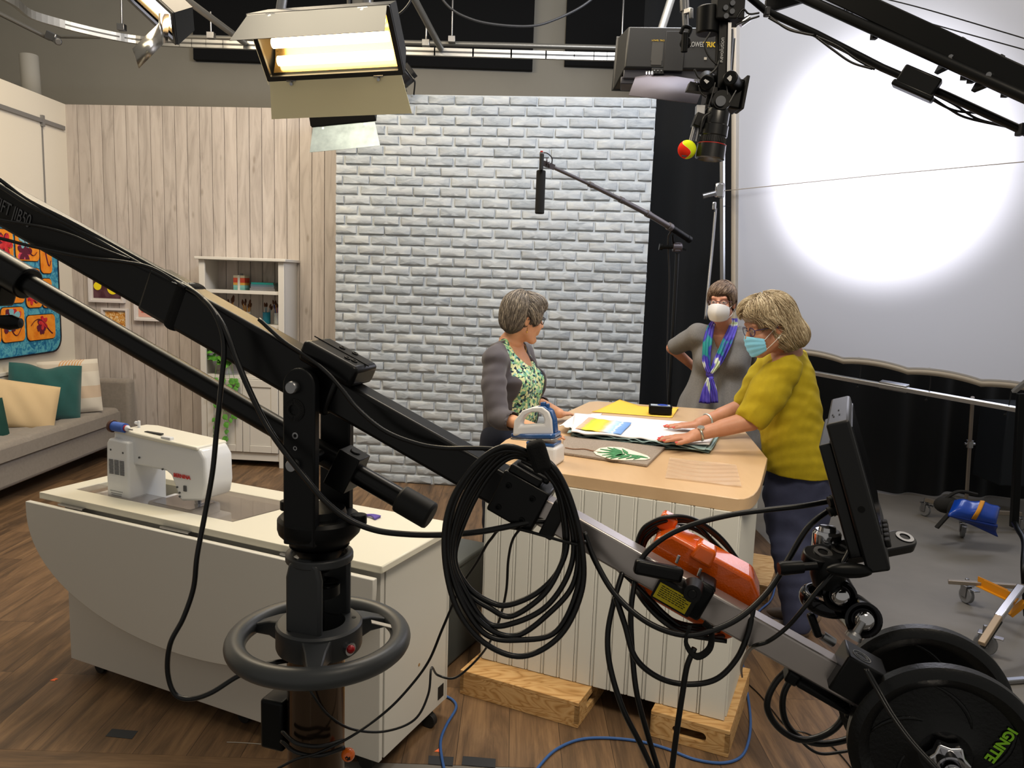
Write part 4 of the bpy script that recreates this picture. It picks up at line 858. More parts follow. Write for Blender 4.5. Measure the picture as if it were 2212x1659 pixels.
def jbar(px0, px1, w_, h_, nm, m_, y=0, z=0, bev=.004, par=jib):
    m = MB(); a, b_ = ARM(px0, y, z), ARM(px1, y, z); m.box(((b_-a).length/2, 0, 0), ((b_-a).length, w_, h_), MJ(px0, y, z)); return m.build(nm, m_, par, bevel=bev, seg=3)
jbar(-260, 345, .052, .078, 'front_arm', satin, bev=.009)
jbar(330, 735, .056, .086, 'arm_sleeve', satin, bev=.009)
jbar(730, 1140, .05, .064, 'rear_arm', satin, bev=.007)
jbar(1130, 2120, .036, .048, 'silver_arm', mat('silver_tube', 'B4ACA8', .3, .8, var=.1, vs=5), bev=.004)
text('SWIFT JIB50', .037, MJ(44, -.0275, .004) @ Matrix.Rotation(PI/2, 4, 'X'), mat('grey_print_on_black', '5E5E60', .6), jib, 'lettering', sx=.62)
# joint block with four screws
m = MB(); M = MJ(1128); m.box((0, 0, 0), (.085, .062, .078), M); m.box((-.008, 0, .045), (.06, .056, .016), M); m.box((.0, -.014, .052), (.062, .008, .012), M); m.box((.0, .008, .052), (.062, .008, .012), M)
cl = m.build('joint_clamp', mat('satin_black_block', '09090A', .33, spec=.3), jib, bevel=.005)
for x, z in ((-.025, .018), (.02, .018), (-.025, -.024), (.02, -.024)): m = MB(); m.lathe([(.0055, 0), (.0055, .002), (.0035, .002), (.0035, .0), (0, 0)], M @ Vector((x, -.031, z)), -(M.to_3x3() @ Vector((0, 1, 0))), 14); m.build('screw', black, cl)
jbar(1188, 1215, .05, .066, 'tape_wrap', blackm, bev=.003)
# fulcrum: top block, twin side plates, bolts
PV = ARM(700)
M = MJ(708, 0, .052); m = MB(); m.box((0, 0, .0), (.115, .086, .04), M); b_ = m.build('top_block', mat('satin_black_block', '', 0), jib, bevel=.01, seg=3)
m = MB(); m.box((-.002, 0, .0205), (.118, .0015, .002), M)
for x, y in ((-.012, .02), (.012, .026), (.022, -.018), (.034, -.014)): m.lathe([(.006, 0), (.006, .002), (.003, .002), (.003, .0005), (0, .0005)], M @ Vector((x, y, .020)), ju, 14)
m.build('top_screw', blackm, b_)
colx = AY(690, 1362, 1.38); CXY = Vector((colx.x, colx.y, 0)); print('wheel z', colx.z)
vn = Vector((jn.x, jn.y, 0)).normalized(); vd = Vector((vn.y, -vn.x, 0)); vd = vd if vd.x > 0 else -vd
MV = Matrix(((vd.x, vn.x, 0, CXY.x), (vd.y, vn.y, 0, CXY.y), (0, 0, 1, 0), (0, 0, 0, 1)))       # x along arm (horizontal), y away, z up
def ZF(px, y): return AY(px, y, CXY.y-.06).z
zt_, zb_ = ZF(665, 795), ZF(665, 1178); pwid = .063
for s_, nm in ((-1, 'front'), (1, 'back')):
    m = MB(); arcp = [(pwid/2*math.cos(a), zt_-pwid/2+pwid/2*math.sin(a)) for a in [PI*k/12 for k in range(13)]]
    m.prism([(-pwid/2, zb_), (pwid/2, zb_)]+arcp, s_*.062-.009, s_*.062+.009, MV @ Matrix(((1, 0, 0, 0), (0, 0, 1, 0), (0, 1, 0, 0), (0, 0, 0, 1))))
    pl = m.build('side_plate', mat('satin_black_plate', '0B0C0E', .42, spec=.3), jib, bevel=.003)
    if s_ < 0:
        fr_ = lambda x, z: MV @ Vector((x, -.071, z)); out = -(MV.to_3x3() @ Vector((0, 1, 0)))
        for yy in (836, 1003):
            m = MB(); m.lathe([(.0115, 0), (.0115, .010), (.0095, .0125), (0, .0125)], fr_(-.008, ZF(652, yy)), out, 24); m.build('pivot_bolt', steel, jib)
        m = MB(); c_ = fr_(-.008, ZF(652, 885)); m.lathe([(.02, 0), (.02, .002), (.009, .002), (.009, .0), (0, .0)], c_, out, 30)
        for k in range(36): a = 2*PI*k/36; r1 = MV @ Vector((-.008+.010*math.cos(a), -.0735, ZF(652, 885)+.010*math.sin(a))); r2 = MV @ Vector((-.008+.0185*math.cos(a), -.0735, ZF(652, 885)+.0185*math.sin(a))); m.bar(r1, r2, .001, .002)
        m.build('rosette', blackm, pl)
        m = MB()
        for yy, r_ in ((940, .006), (967, .004)): m.lathe([(r_, 0), (r_, .001), (r_*.55, .001), (r_*.55, -.001), (0, -.001)], fr_(-.006, ZF(652, yy)), out, 16)
        m.build('set_screw', steel, pl)
m = MB(); m.cyl(MV @ Vector((-.008, -.06, ZF(652, 836))), MV @ Vector((-.008, .06, ZF(652, 836))), .012); m.cyl(MV @ Vector((-.008, -.06, ZF(652, 1003))), MV @ Vector((-.008, .06, ZF(652, 1003))), .012); m.build('axle', black, jib)
# lower control rod
RA, RB = AY(0, 578, 1.60), AY(915, 1106, 1.36); rd = (RB-RA).normalized()
def ROD(px):
    lo, hi = -1, 2
    for _ in range(40):
        mid = (lo+hi)/2
        if projx(RA+(RB-RA)*mid) < px: lo = mid
        else: hi = mid
    return RA+(RB-RA)*lo
m = MB(); m.cyl(ROD(-300), ROD(62), .034, n=28); m.build('rod_outer_tube', satin, jib, bevel=.003)
m = MB(); m.cyl(ROD(50), ROD(760), .0215, n=28); m.build('lower_rod', satin, jib)
m = MB(); m.cyl(ROD(755), ROD(880), .019, n=28); m.build('rod_end', satin, jib)
m = MB(); m.cyl(ROD(862), ROD(932), .026, n=28); m.build('rubber_cap', mat('rubber', '101010', .6), jib, bevel=.005)
Mr = frame(ROD(752), rd); m = MB(); m.box((-.0, 0, .0), (.045, .066, .07), Mr, t=(0, .3)); m.cyl(Mr @ Vector((0, 0, .034)), Mr @ Vector((0, 0, .038)), .010, n=16); m.build('rod_clamp', mat('satin_black_block', '', 0), jib, bevel=.004)
m = MB(); m.box((0, 0, 0), (.07, .05, .09), frame(ROD(-8)+Vector((0, 0, -.03)), rd)); m.build('rod_bracket', black, jib, bevel=.006)
m = MB(); m.lathe([(.006, 0), (.012, .02), (.016, .05), (.01, .07), (0, .072)], AY(-30, 692, 1.55), (1, 0, -.05), 14); m.build('front_knob', black, jib)
# turntable stack below the plates
zs = lambda y: AY(690, y, CXY.y).z
def lat(prof, nm, m_, par=jib, n=40): m = MB(); m.lathe(prof, (CXY.x, CXY.y, 0), (0, 0, 1), n); return m.build(nm, m_, par, smooth=35)
z1 = zs(1152)
lat([(0, z1-.02), (.05, z1-.02), (.074, z1+.005), (.076, z1+.012), (.076, z1+.03), (.07, z1+.036), (.05, z1+.038), (.046, z1+.05), (.034, z1+.052), (0, z1+.052)], 'turntable', black)
lat([(0, z1-.075), (.022, z1-.07), (.036, z1-.045), (.046, z1-.03), (.055, z1-.02), (0, z1-.02)], 'bowl_mount', black)
for a in (2.6, -.35):
    m = MB(); c_ = Vector((CXY.x+.083*math.cos(a), CXY.y+.083*math.sin(a), z1+.03)); m.cyl(c_, c_+Vector((0, 0, .018)), .015, n=20); m.bar(c_+Vector((0, 0, .006)), Vector((CXY.x, CXY.y, z1+.036)), .012, .01); m.build('brake_knob', black, jib, bevel=.002)
# pedestal: yoke, hub, steering wheel, column
dkg = mat('dark_grey_casting', '2F3133', .42); zw = colx.z
ped = thing('pedestal', 'dark grey camera pedestal with steering wheel and polished column under the crane', 'pedestal', (CXY.x, CXY.y, 0))
zy = zs(1195); zh = zw+.02
for s_ in (-1, 1):
    m = MB(); m.prism([(-.036, zh-.01), (.036, zh-.01), (.036, zy-.03), (.03, zy-.004), (.012, zy+.006), (-.012, zy+.006), (-.03, zy-.004), (-.036, zy-.03)], s_*.052-.007, s_*.052+.007, MV @ Matrix(((1, 0, 0, 0), (0, 0, 1, 0), (0, 1, 0, 0), (0, 0, 0, 1))))
    m.build('yoke_arm', dkg, ped, bevel=.006, seg=3)
m = MB(); m.lathe([(.05, zy-.012), (.062, zy-.012), (.062, zy+.004), (.05, zy+.004)], (CXY.x, CXY.y, 0), n=32, closed=True); m.build('yoke_top', dkg, ped, bevel=.003)
m = MB(); m.lathe([(.048, zh-.05), (.078, zh-.05), (.08, zh-.044), (.08, zh-.004), (.076, zh), (.048, zh)], (CXY.x, CXY.y, 0), n=44, closed=True); m.build('hub_ring', dkg, ped, smooth=35)
m = MB()
for a in (-2.3, .3, 1.9): c_ = Vector((CXY.x+.064*math.cos(a), CXY.y+.064*math.sin(a), zh)); m.cyl(c_, c_+Vector((0, 0, .0008)), .0042, n=14)
m.build('screw_hole', blackm, ped)
m = MB(); m.cyl((CXY.x, CXY.y, zh-.04), (CXY.x, CXY.y, zy+.02), .009, n=16); m.build('centre_stud', black, ped)
zk = (zh+zy)/2-.0; m = MB(); m.lathe([(.03, -.012), (.034, -.012), (.034, .008), (.03, .008)], (CXY.x+.004, CXY.y, zk), n=32, closed=True)
for k in range(40): a = 2*PI*k/40; m.bar((CXY.x+.004+.0335*math.cos(a), CXY.y+.0335*math.sin(a), zk-.011), (CXY.x+.004+.0335*math.cos(a), CXY.y+.0335*math.sin(a), zk+.007), .0022, .0022)
for k in range(5): a = 2*PI*k/5+.3; m.bar((CXY.x+.004, CXY.y, zk+.004), (CXY.x+.004+.031*math.cos(a), CXY.y+.031*math.sin(a), zk+.004), .004, .004)
m.build('tension_dial', black, ped)
WR, wr = .152, .0195; zc = zw-.015
m = MB(); m.lathe([(WR+wr*math.cos(t), zc+wr*math.sin(t)) for t in [2*PI*k/20 for k in range(20)]], (CXY.x, CXY.y, 0), n=72, closed=True); m.build('steering_wheel', mat('grey_wheel_rubber', '3A3C3D', .38), ped, smooth=180)
for k, a in enumerate((-PI/2+.18, -PI/2+.18+2*PI/3, -PI/2+.18-2*PI/3)):
    d_ = Vector((math.cos(a), math.sin(a), 0)); q = Vector((-d_.y, d_.x, 0)); c_ = Vector((CXY.x, CXY.y, 0)); vs = []
    for (r_, hw, za, zb2) in ((.074, .026, zh-.046, zh-.006), (.10, .019, zh-.042, zh-.012), (.142, .012, zc-.012, zc+.006)):
        for (sx, z_) in ((-1, za), (1, za), (1, zb2), (-1, zb2)): vs.append(c_+d_*r_+q*(hw*sx)+Vector((0, 0, z_)))
    fs = []
    for i in range(2):
        for j in range(4): l = (j+1) % 4; fs.append((i*4+j, i*4+l, (i+1)*4+l, (i+1)*4+j))
    fs += [(0, 1, 2, 3), (8, 11, 10, 9)]; m = MB(); m.add(vs, fs); m.build('wheel_spoke', dkg, ped, bevel=.003)
a = -PI/2+.95; p_ = Vector((CXY.x+.08*math.cos(a), CXY.y+.08*math.sin(a), zh-.03)); m = MB(); m.cyl(p_-Vector((math.cos(a), math.sin(a), 0))*.005, p_+Vector((math.cos(a), math.sin(a), 0))*.006, .012, n=20); kb_ = m.build('button_rim', chrome, ped)
m = MB(); m.sph(p_+Vector((math.cos(a), math.sin(a), 0))*.006, .008, 14, 8); m.build('red_button', mat('red_plastic_gloss', 'A3141A', .2), kb_)
m = MB(); a = .28; c_ = Vector((CXY.x+.116*math.cos(a), CXY.y+.116*math.sin(a), zc+.017)); m.box((0, 0, 0), (.04, .014, .0015), frame(c_, (math.cos(a), math.sin(a), -.35))); m.build('spoke_sticker', mat('sticker_white', 'BDB7AC', .5), ped)
colm = mat('polished_floor_reflection', '5C4C3E', .14, .9)  # brown base colour carries the wood floor's reflection
m = MB(); m.cyl((CXY.x-.006, CXY.y, .12), (CXY.x-.006, CXY.y, zh-.05), .054, n=48); m.build('column', colm, ped)
m = MB(); m.cyl((CXY.x-.006, CXY.y, .06), (CXY.x-.006, CXY.y, .4), .066, n=40); m.lathe([(0, .02), (.17, .02), (.17, .05), (.07, .09), (0, .09)], (CXY.x, CXY.y, 0)); m.build('column_base', dkg, ped, bevel=.003)
for k in range(3):
    a = 2*PI*k/3+.5; m = MB(); e_ = Vector((CXY.x+.36*math.cos(a), CXY.y+.36*math.sin(a), .07)); m.bar((CXY.x, CXY.y, .07), e_, .06, .04); l_ = m.build('base_leg', dkg, ped, bevel=.006)
    m = MB(); m.cyl((e_.x-.012, e_.y, .04), (e_.x+.012, e_.y, .04), .04, n=24); m.build('wheel', rub, l_)
# battery on the column, tied cable, ball charm
m = MB(); bq = AY(583, 1550, CXY.y+.01); m.box((0, 0, 0), (.05, .06, .10), Matrix.Translation(bq+Vector((.02, 0, 0))) @ Matrix.Rotation(-.3, 4, 'Z')); bt = thing('power_brick', 'small black power supply hanging at the left of the pedestal column', 'power supply', bq-Vector((0, 0, .05)))
m.build('case', black, bt, bevel=.006, seg=3); m = MB(); m.box((-.026, -.004, .0), (.001, .02, .035), Matrix.Translation(bq+Vector((.02, 0, 0))) @ Matrix.Rotation(-.3, 4, 'Z')); m.build('rating_label', mat('grey_print', '', 0), bt)
oc = AY(752, 1630, CXY.y-.04); ob = thing('orange_ball', 'small orange glossy ball charm with a dark face beside the column', 'ball', oc-Vector((0, 0, .012)))
m = MB(); m.sph(oc, .0128, 20, 14); m.build('ball_body', mat('orange_gloss', 'E86A10', .2, coat=.5), ob)
m = MB(); M = frame(oc+Vector((.002, -.0126, 0)), (1, 0, 0)); m.prism([(-.004, -.002), (.0, -.004), (.005, -.002), (.004, .004), (.001, .002), (-.002, .005), (-.005, .002)], 0, .0006, M @ Matrix(((1, 0, 0, 0), (0, 0, 1, 0), (0, 1, 0, 0), (0, 0, 0, 1)))); m.build('printed_mark', blackm, ob)
def cable(pts, r, lab, name='cable', m_=None, grp=None, n=8, cat='cable', par=None):
    P = [AY(*p) if len(p) == 3 else p for p in pts]; m = MB(); m.tube(spline(P, n), r, 8); o = m.build(name, m_ or cable_m, par, smooth=180)
    return o if par else tag(o, lab, cat, grp)
Yc = CXY.y
cable([(610, 1580, Yc-.05), (640, 1605, Yc-.075), (690, 1612, Yc-.08), (742, 1600, Yc-.05)], .004, '', 'tie_cord', par=ped)
cable([(608, 1600, Yc-.05), (640, 1625, Yc-.075), (690, 1632, Yc-.08), (744, 1615, Yc-.05)], .004, '', 'tie_cord', par=ped)
# cables of the crane
cable([(-60, 350, 1.56), (0, 388, 1.55), (60, 432, 1.53), (150, 478, 1.50), (250, 533, 1.48), (330, 577, 1.46), (390, 609, 1.44), (425, 634, 1.41), (452, 660, 1.375), (474, 700, 1.355), (484, 750, 1.345), (478, 830, 1.335), (468, 930, 1.33), (459, 1020, 1.325), (443, 1110, 1.32), (426, 1200, 1.31), (418, 1270, 1.31), (396, 1335, 1.305), (368, 1390, 1.30), (362, 1450, 1.30), (377, 1498, 1.30), (410, 1510, 1.30), (455, 1497, 1.30), (510, 1463, 1.32), (560, 1440, 1.33), (600, 1430, 1.34), (640, 1425, 1.38)], .0046, 'long black cable dropping from the crane arm in front of the sewing cabinet')
cable([(-60, 372, 1.55), (0, 402, 1.54), (70, 446, 1.52), (160, 490, 1.50), (250, 542, 1.47), (340, 592, 1.45), (405, 622, 1.42), (440, 648, 1.39), (480, 700, 1.355), (510, 775, 1.34), (542, 850, 1.325), (580, 925, 1.31), (622, 985, 1.285), (662, 1035, 1.265), (700, 1080, 1.26), (750, 1120, 1.26), (810, 1145, 1.26), (880, 1154, 1.26), (960, 1155, 1.24), (1040, 1148, 1.23), (1110, 1135, 1.23), (1165, 1125, 1.235), (1200, 1130, 1.24)], .0052, 'black cable crossing in front of the crane side plate')
cable([(-60, 505, 1.50), (0, 515, 1.50), (60, 530, 1.49), (130, 545, 1.47), (200, 558, 1.45), (270, 566, 1.43), (330, 580, 1.42), (400, 622, 1.41)], .0032, 'thin black cable slung under the lettering on the crane arm')
cable([(-60, 465, 1.52), (20, 478, 1.505), (100, 492, 1.485), (160, 510, 1.475), (210, 533, 1.465), (280, 560, 1.455)], .0026, 'thin cable running across the crane lettering')
cable([(560, 690, 1.385), (610, 735, 1.36), (655, 765, 1.335), (695, 795, 1.31), (730, 830, 1.295), (770, 880, 1.29), (830, 930, 1.28), (900, 958, 1.27), (960, 968, 1.255), (1020, 968, 1.235), (1080, 972, 1.22), (1140, 992, 1.2)], .0040, 'black cable from the crane top block to the cable coil')
# hook-and-loop strap with brand writing
m = MB(); Ms = MJ(400, 0, 0); m.box((0, 0, 0), (.032, .062, .094), Ms); st = m.build('cable_strap', blackfab, jib, bevel=.012, seg=3)
text('VariZoom', .013, MJ(398, -.022, .0475) @ Matrix.Rotation(math.radians(90), 4, 'Z') @ Matrix.Rotation(0, 4, 'X'), mat('white_print', 'B8B8B8', .6), st, 'strap_lettering')
# cable coil 1
def coil(base, inner, n, lab, grp, r, name='cable_coil'):
    t = thing(name, lab, 'cable coil', AY(*base[0])); rr = random.Random(5)
    for k in range(n):
        f_ = k/(n-1) if n > 1 else 0; P = []
        for (a_, b2_) in zip(base, inner):
            g_ = min(1, max(0, f_+rr.uniform(-.12, .12))); P.append(AY(a_[0]*(1-g_)+b2_[0]*g_+rr.uniform(-3, 3), a_[1]*(1-g_)+b2_[1]*g_+rr.uniform(-3, 3), a_[2]+(k-n/2)*.007+rr.uniform(-.002, .002)))
        m = MB(); m.tube(spline(P, 8, True), r, 8, closed=True); m.build('loop', cable_m, t, smooth=180)
    return t
o1 = [(1160, 985, 1.20), (1085, 966, 1.19), (1015, 1005, 1.185), (972, 1095, 1.18), (962, 1200, 1.175), (985, 1310, 1.17), (1045, 1392, 1.165), (1130, 1415, 1.165), (1208, 1372, 1.17), (1254, 1275, 1.175), (1262, 1180, 1.18), (1235, 1080, 1.185), (1197, 1012, 1.19)]
i1 = [(1160, 1000, 1.2), (1110, 984, 1.19), (1060, 1030, 1.18), (1012, 1110, 1.18), (985, 1205, 1.175), (1012, 1268, 1.17), (1060, 1300, 1.165), (1100, 1305, 1.165), (1165, 1278, 1.17), (1206, 1226, 1.175), (1220, 1165, 1.18), (1205, 1070, 1.185), (1180, 1020, 1.19)]
coil(o1, i1, 6, 'large coil of black cable hanging from the crane joint clamp', None, .0045)
m = MB(); Mh = frame(AY(1164, 985, 1.175), (.35, 0, -1)); m.box((0, 0, 0), (.05, .028, .03), Mh); tag(m.build('coil_strap', blackfab, bevel=.008, seg=3), 'black fabric strap holding the big cable coil on the crane', 'strap')
# orange weight behind the silver arm
om = mat('orange_gloss_paint', 'EE6206', .22, coat=.6, bump=.5, bs=330, bd=.0012)
ow = thing('orange_weight', 'glossy orange cast weight clamped behind the silver crane arm', 'weight', ARM(1500, .06, -.08))
Mo = MJ(1498, .07, 0)
m = MB(); Lx, zl0, zl1 = .092, -.06, .060
m.prism([(-Lx, zl0), (Lx-.01, zl0), (Lx+.005, zl0+.02), (Lx+.005, zl1-.022), (Lx-.02, zl1), (-Lx+.02, zl1), (-Lx, zl1-.02)], -.035, .035, Mo @ Matrix(((1, 0, 0, 0), (0, 0, 1, 0), (0, 1, 0, 0), (0, 0, 0, 1)))); m.build('cast_body', om, ow, bevel=.007, seg=3)
m = MB(); m.box((-.012, -.018, .055), (.04, .045, .03), Mo, t=(.2, .2)); m.box((-.085, .02, .058), (.03, .03, .03), Mo); m.build('cast_boss', mat('orange_gloss_smooth', 'F06608', .2, coat=.6), ow, bevel=.006, seg=3)
# clamp with lever and yellow label
cp = thing('lever_clamp', 'black lever clamp with a yellow warning label on the silver crane arm', 'clamp', ARM(1480, -.03, -.03))
Mc = MJ(1472, -.022, 0); m = MB(); m.box((.026, 0, .004), (.036, .02, .06), Mc); m.box((.03, .02, .03), (.03, .05, .012), Mc); m.build('clamp_body', black, cp, bevel=.006)
m = MB(); m.cyl(Mc @ Vector((.012, -.008, .022)), Mc @ Vector((.012, -.037, .022)), .017, .014, n=24); m.cyl(Mc @ Vector((.012, -.037, .022)), Mc @ Vector((.012, -.039, .022)), .007, n=16); m.build('hub', mat('satin_black_block', '', 0), cp, bevel=.002)
h0_, h1_ = AY(1474, 1243, 1.155), AY(1370, 1222, 1.155); m = MB(); m.bar(h0_, h1_, .018, .024); m.build('lever', mat('satin_black_block', '', 0), cp, bevel=.006, seg=3)
for (x, y) in ((1467, 1200), (1514, 1228)): m = MB(); m.cyl(AY(x, y, 1.17), AY(x-6, y+16, 1.17), .0025, n=8); m.build('threaded_stud', steel, cp)
m = MB(); m.box((-.006, -.012, -.006), (.066, .006, .040), Mc); m.build('label_plate', blackm, cp, bevel=.003)
m = MB(); m.box((-.008, -.0157, -.008), (.055, .001, .027), Mc); lb = m.build('yellow_label', mat('label_yellow', 'C9B512', .5), cp)
m = MB(); rr = random.Random(2)
for k in range(6):
    x = -.031
    while x < .012:
        w_ = rr.uniform(.002, .006); m.box((x+w_/2, -.0166, .002-.0034*k), (w_, .0004, .0012), Mc); x += w_+.0012
m.build('label_print', blackm, lb)
# coil 2 round the weight
o2 = [(1372, 1180, 1.28), (1390, 1140, 1.28), (1440, 1112, 1.28), (1500, 1122, 1.29), (1560, 1165, 1.29), (1605, 1225, 1.28), (1625, 1290, 1.27), (1600, 1350, 1.26), (1530, 1378, 1.19), (1450, 1355, 1.19), (1390, 1300, 1.22), (1365, 1240, 1.27)]
i2 = [(1385, 1190, 1.25), (1400, 1160, 1.20), (1440, 1138, 1.19), (1490, 1140, 1.20), (1540, 1175, 1.24), (1585, 1230, 1.28), (1600, 1280, 1.27), (1580, 1330, 1.26), (1520, 1352, 1.22), (1450, 1335, 1.21), (1395, 1285, 1.24), (1375, 1235, 1.27)]
coil(o2, i2, 4, 'coil of black cable looped around the orange weight', None, .0042)
m = MB(); m.tube(spline([AY(*p) for p in ((1490, 1352, 1.10), (1482, 1390, 1.095), (1505, 1418, 1.095), (1533, 1400, 1.095), (1536, 1362, 1.10), (1520, 1345, 1.11))], 6), .006, 8, flat=.25); tag(m.build('strap_loop', blackfab, smooth=180), 'black fabric strap loop hanging below the orange weight', 'strap')
cable([(1262, 1150, 1.2), (1285, 1210, 1.18), (1330, 1285, 1.15), (1400, 1345, 1.12), (1480, 1372, 1.10), (1550, 1358, 1.10), (1610, 1325, 1.11), (1665, 1270, 1.13), (1705, 1205, 1.15), (1745, 1140, 1.16), (1790, 1103, 1.17), (1818, 1095, 1.18)], .0046, 'thick black cable arcing from the monitor under the orange weight')
cable([(1815, 1078, 1.18), (1740, 1092, 1.18), (1660, 1101, 1.18), (1580, 1112, 1.18), (1500, 1132, 1.18), (1440, 1158, 1.18), (1395, 1195, 1.18), (1375, 1230, 1.17)], .0046, 'black cable running from the monitor across the front of the blue trousers')
cable([(1838, 1110, 1.13), (1843, 1160, 1.1), (1820, 1215, 1.08), (1775, 1265, 1.07), (1735, 1315, 1.07), (1700, 1355, 1.08), (1660, 1385, 1.09), (1625, 1398, 1.12), (1608, 1422, 1.3), (1601, 1445, 1.7), (1603, 1462, 2.4)], .0032, 'thin black cable from the monitor mount down to the silver arm')
cable([(1215, 1120, 1.24), (1260, 1180, 1.23), (1330, 1225, 1.22), (1400, 1290, 1.2), (1440, 1330, 1.19), (1500, 1372, 1.18), (1570, 1385, 1.17)], .004, 'black cable under the silver arm behind the lever clamp')
for k, (pts, lab) in enumerate(((((1345, 1235, 1.2), (1326, 1300, 1.17), (1313, 1370, 1.16), (1318, 1440, 1.15), (1345, 1530, 1.14), (1385, 1610, 1.14), (1422, 1690, 1.14)), 'leftmost of the three black cables hanging down in front of the island'),
    (((1372, 1250, 1.2), (1363, 1320, 1.17), (1366, 1410, 1.16), (1376, 1500, 1.15), (1400, 1590, 1.15), (1430, 1690, 1.15)), 'middle of the three black cables hanging down in front of the island'),
    (((1500, 1400, 1.1), (1484, 1440, 1.1), (1474, 1500, 1.1), (1462, 1580, 1.1), (1448, 1690, 1.1)), 'rightmost straight black cable hanging down from the strap loop'))):
    cable(pts, .0046, lab, grp='cables hanging from the crane in front of the island')
cable([(1330, 1290, 1.15), (1350, 1350, 1.14), (1372, 1420, 1.13), (1420, 1462, 1.13), (1480, 1478, 1.13), (1545, 1468, 1.13), (1590, 1425, 1.13), (1615, 1370, 1.13), (1628, 1310, 1.15)], .0046, 'big drooping black cable loop below the orange weight')
cable([(1265, 1170, 1.16), (1240, 1175, 1.17), (1100, 1140, 1.24), (1060, 1165, 1.27), (1030, 1215, 1.3), (1003, 1255, 1.33), (985, 1290, 1.35), (955, 1360, 1.37), (925, 1430, 1.38), (880, 1490, 1.38), (830, 1540, 1.37), (760, 1590, 1.33), (690, 1625, 1.3), (640, 1640, 1.29), (600, 1660, 1.29)], .0026, 'thin black wire sagging from the coil to the column foot')
cable([(1130, 1135, 1.25), (1108, 1165, 1.27), (1098, 1210, 1.3), (1093, 1280, 1.33), (1075, 1350, 1.38), (1050, 1400, 1.45), (1015, 1440, 1.5), (980, 1465, 1.5), (945, 1458, 1.5), (932, 1443, 1.45), (925, 1500, 1.42), (895, 1555, 1.4), (830, 1580, 1.38), (760, 1575, 1.36), (710, 1545, 1.33), (675, 1500, 1.31), (650, 1455, 1.32)], .0024, 'thin black wire kinked beside the sewing cabinet corner')
cable([(1720, 1430, 1.2), (1675, 1475, 1.2), (1657, 1525, 1.2), (1680, 1570, 1.2), (1725, 1597, 1.2), (1775, 1590, 1.2), (1815, 1560, 1.2), (1838, 1500, 1.2)], .0056, 'outer black cable loop under the silver arm near the weight plates')
cable([(1728, 1440, 1.22), (1694, 1495, 1.22), (1694, 1550, 1.22), (1720, 1588, 1.22), (1765, 1606, 1.22), (1820, 1600, 1.22), (1870, 1580, 1.22), (1920, 1570, 1.2)], .0056, 'inner black cable loop under the silver arm near the weight plates')
cable([(1700, 1560, 1.24), (1730, 1600, 1.24), (1768, 1627, 1.24), (1820, 1624, 1.24), (1880, 1612, 1.24)], .0026, 'thin black wire ending behind the weight plates')
for k in (0, 1): cable([(1868+5*k, 1445, 1.03), (1893+6*k, 1490, 1.01), (1925+6*k, 1545, .98), (1965+6*k, 1600, .95), (2015+6*k, 1655, .92), (2060+6*k, 1700, .9)], .0023, ('left' if k == 0 else 'right')+' strand of the twin wire crossing the front weight plate', grp='twin wire across the weight plate')
# monitor
N_ = AY(1834, 906, 1.075); wv = Vector((.40, .917, 0)).normalized(); hv = (AY(1922, 1216, 1.075)-N_); hl = hv.length; zz = -(hv-wv*hv.dot(wv)).normalized(); tv = wv.cross(zz).normalized()
# tv should point to the left (thickness)
if tv.x > 0: tv = -tv
MM = Matrix((wv, tv, zz)).transposed().to_4x4(); MM.translation = N_
mo = thing('field_monitor', 'black field monitor seen edge on at right mounted on the crane', 'monitor', N_+hv)
W2 = .29; m = MB(); m.box((W2/2, .016, -hl/2), (W2, .032, hl), MM); m.build('housing', mat('monitor_black', '0C0C0D', .42, spec=.5), mo, bevel=.004)
m = MB(); m.box((W2/2, .041, -hl/2-.005), (W2-.03, .018, hl-.05), MM); m.build('rear_cover', mat('monitor_black', '', 0), mo, bevel=.003)
m = MB(); m.box((W2/2, -.0005, -hl*.42), (W2-.03, .002, hl*.72), MM); m.build('screen', mat('screen_glass', '1A1B1D', .08), mo)
m = MB()
for k in range(5): m.box((.05+.025*k, -.004, -hl*.88), (.016, .008, .012), MM)
m.build('front_button', blackm, mo, bevel=.002)
m = MB()
for x, y in ((.12, .0), (.06, .006), (.07, -.002), (.08, .008)): m.box((x, .016+y, .0006), (.012, .002, .0006), MM)
m.build('top_marks', blackm, mo)
m = MB(); m.cyl(MM @ Vector((-.0005, .016, -hl*.58)), MM @ Vector((.001, .016, -hl*.58)), .005, n=14); m.build('thread_hole', mat('hole_black', '020202', .9), mo)
for k, (x, y) in enumerate(((1806, 1079), (1806, 1096))): m = MB(); a_ = AY(x+16, y-3, 1.16); b2_ = AY(x-16, y+5+6*k, 1.16); m.cyl(a_, b2_, .008, n=14); [m.cyl(a_+(b2_-a_)*(.3+.14*j), a_+(b2_-a_)*(.36+.14*j), .0095, n=14) for j in range(4)]; m.build('cable_plug', blackm, mo)
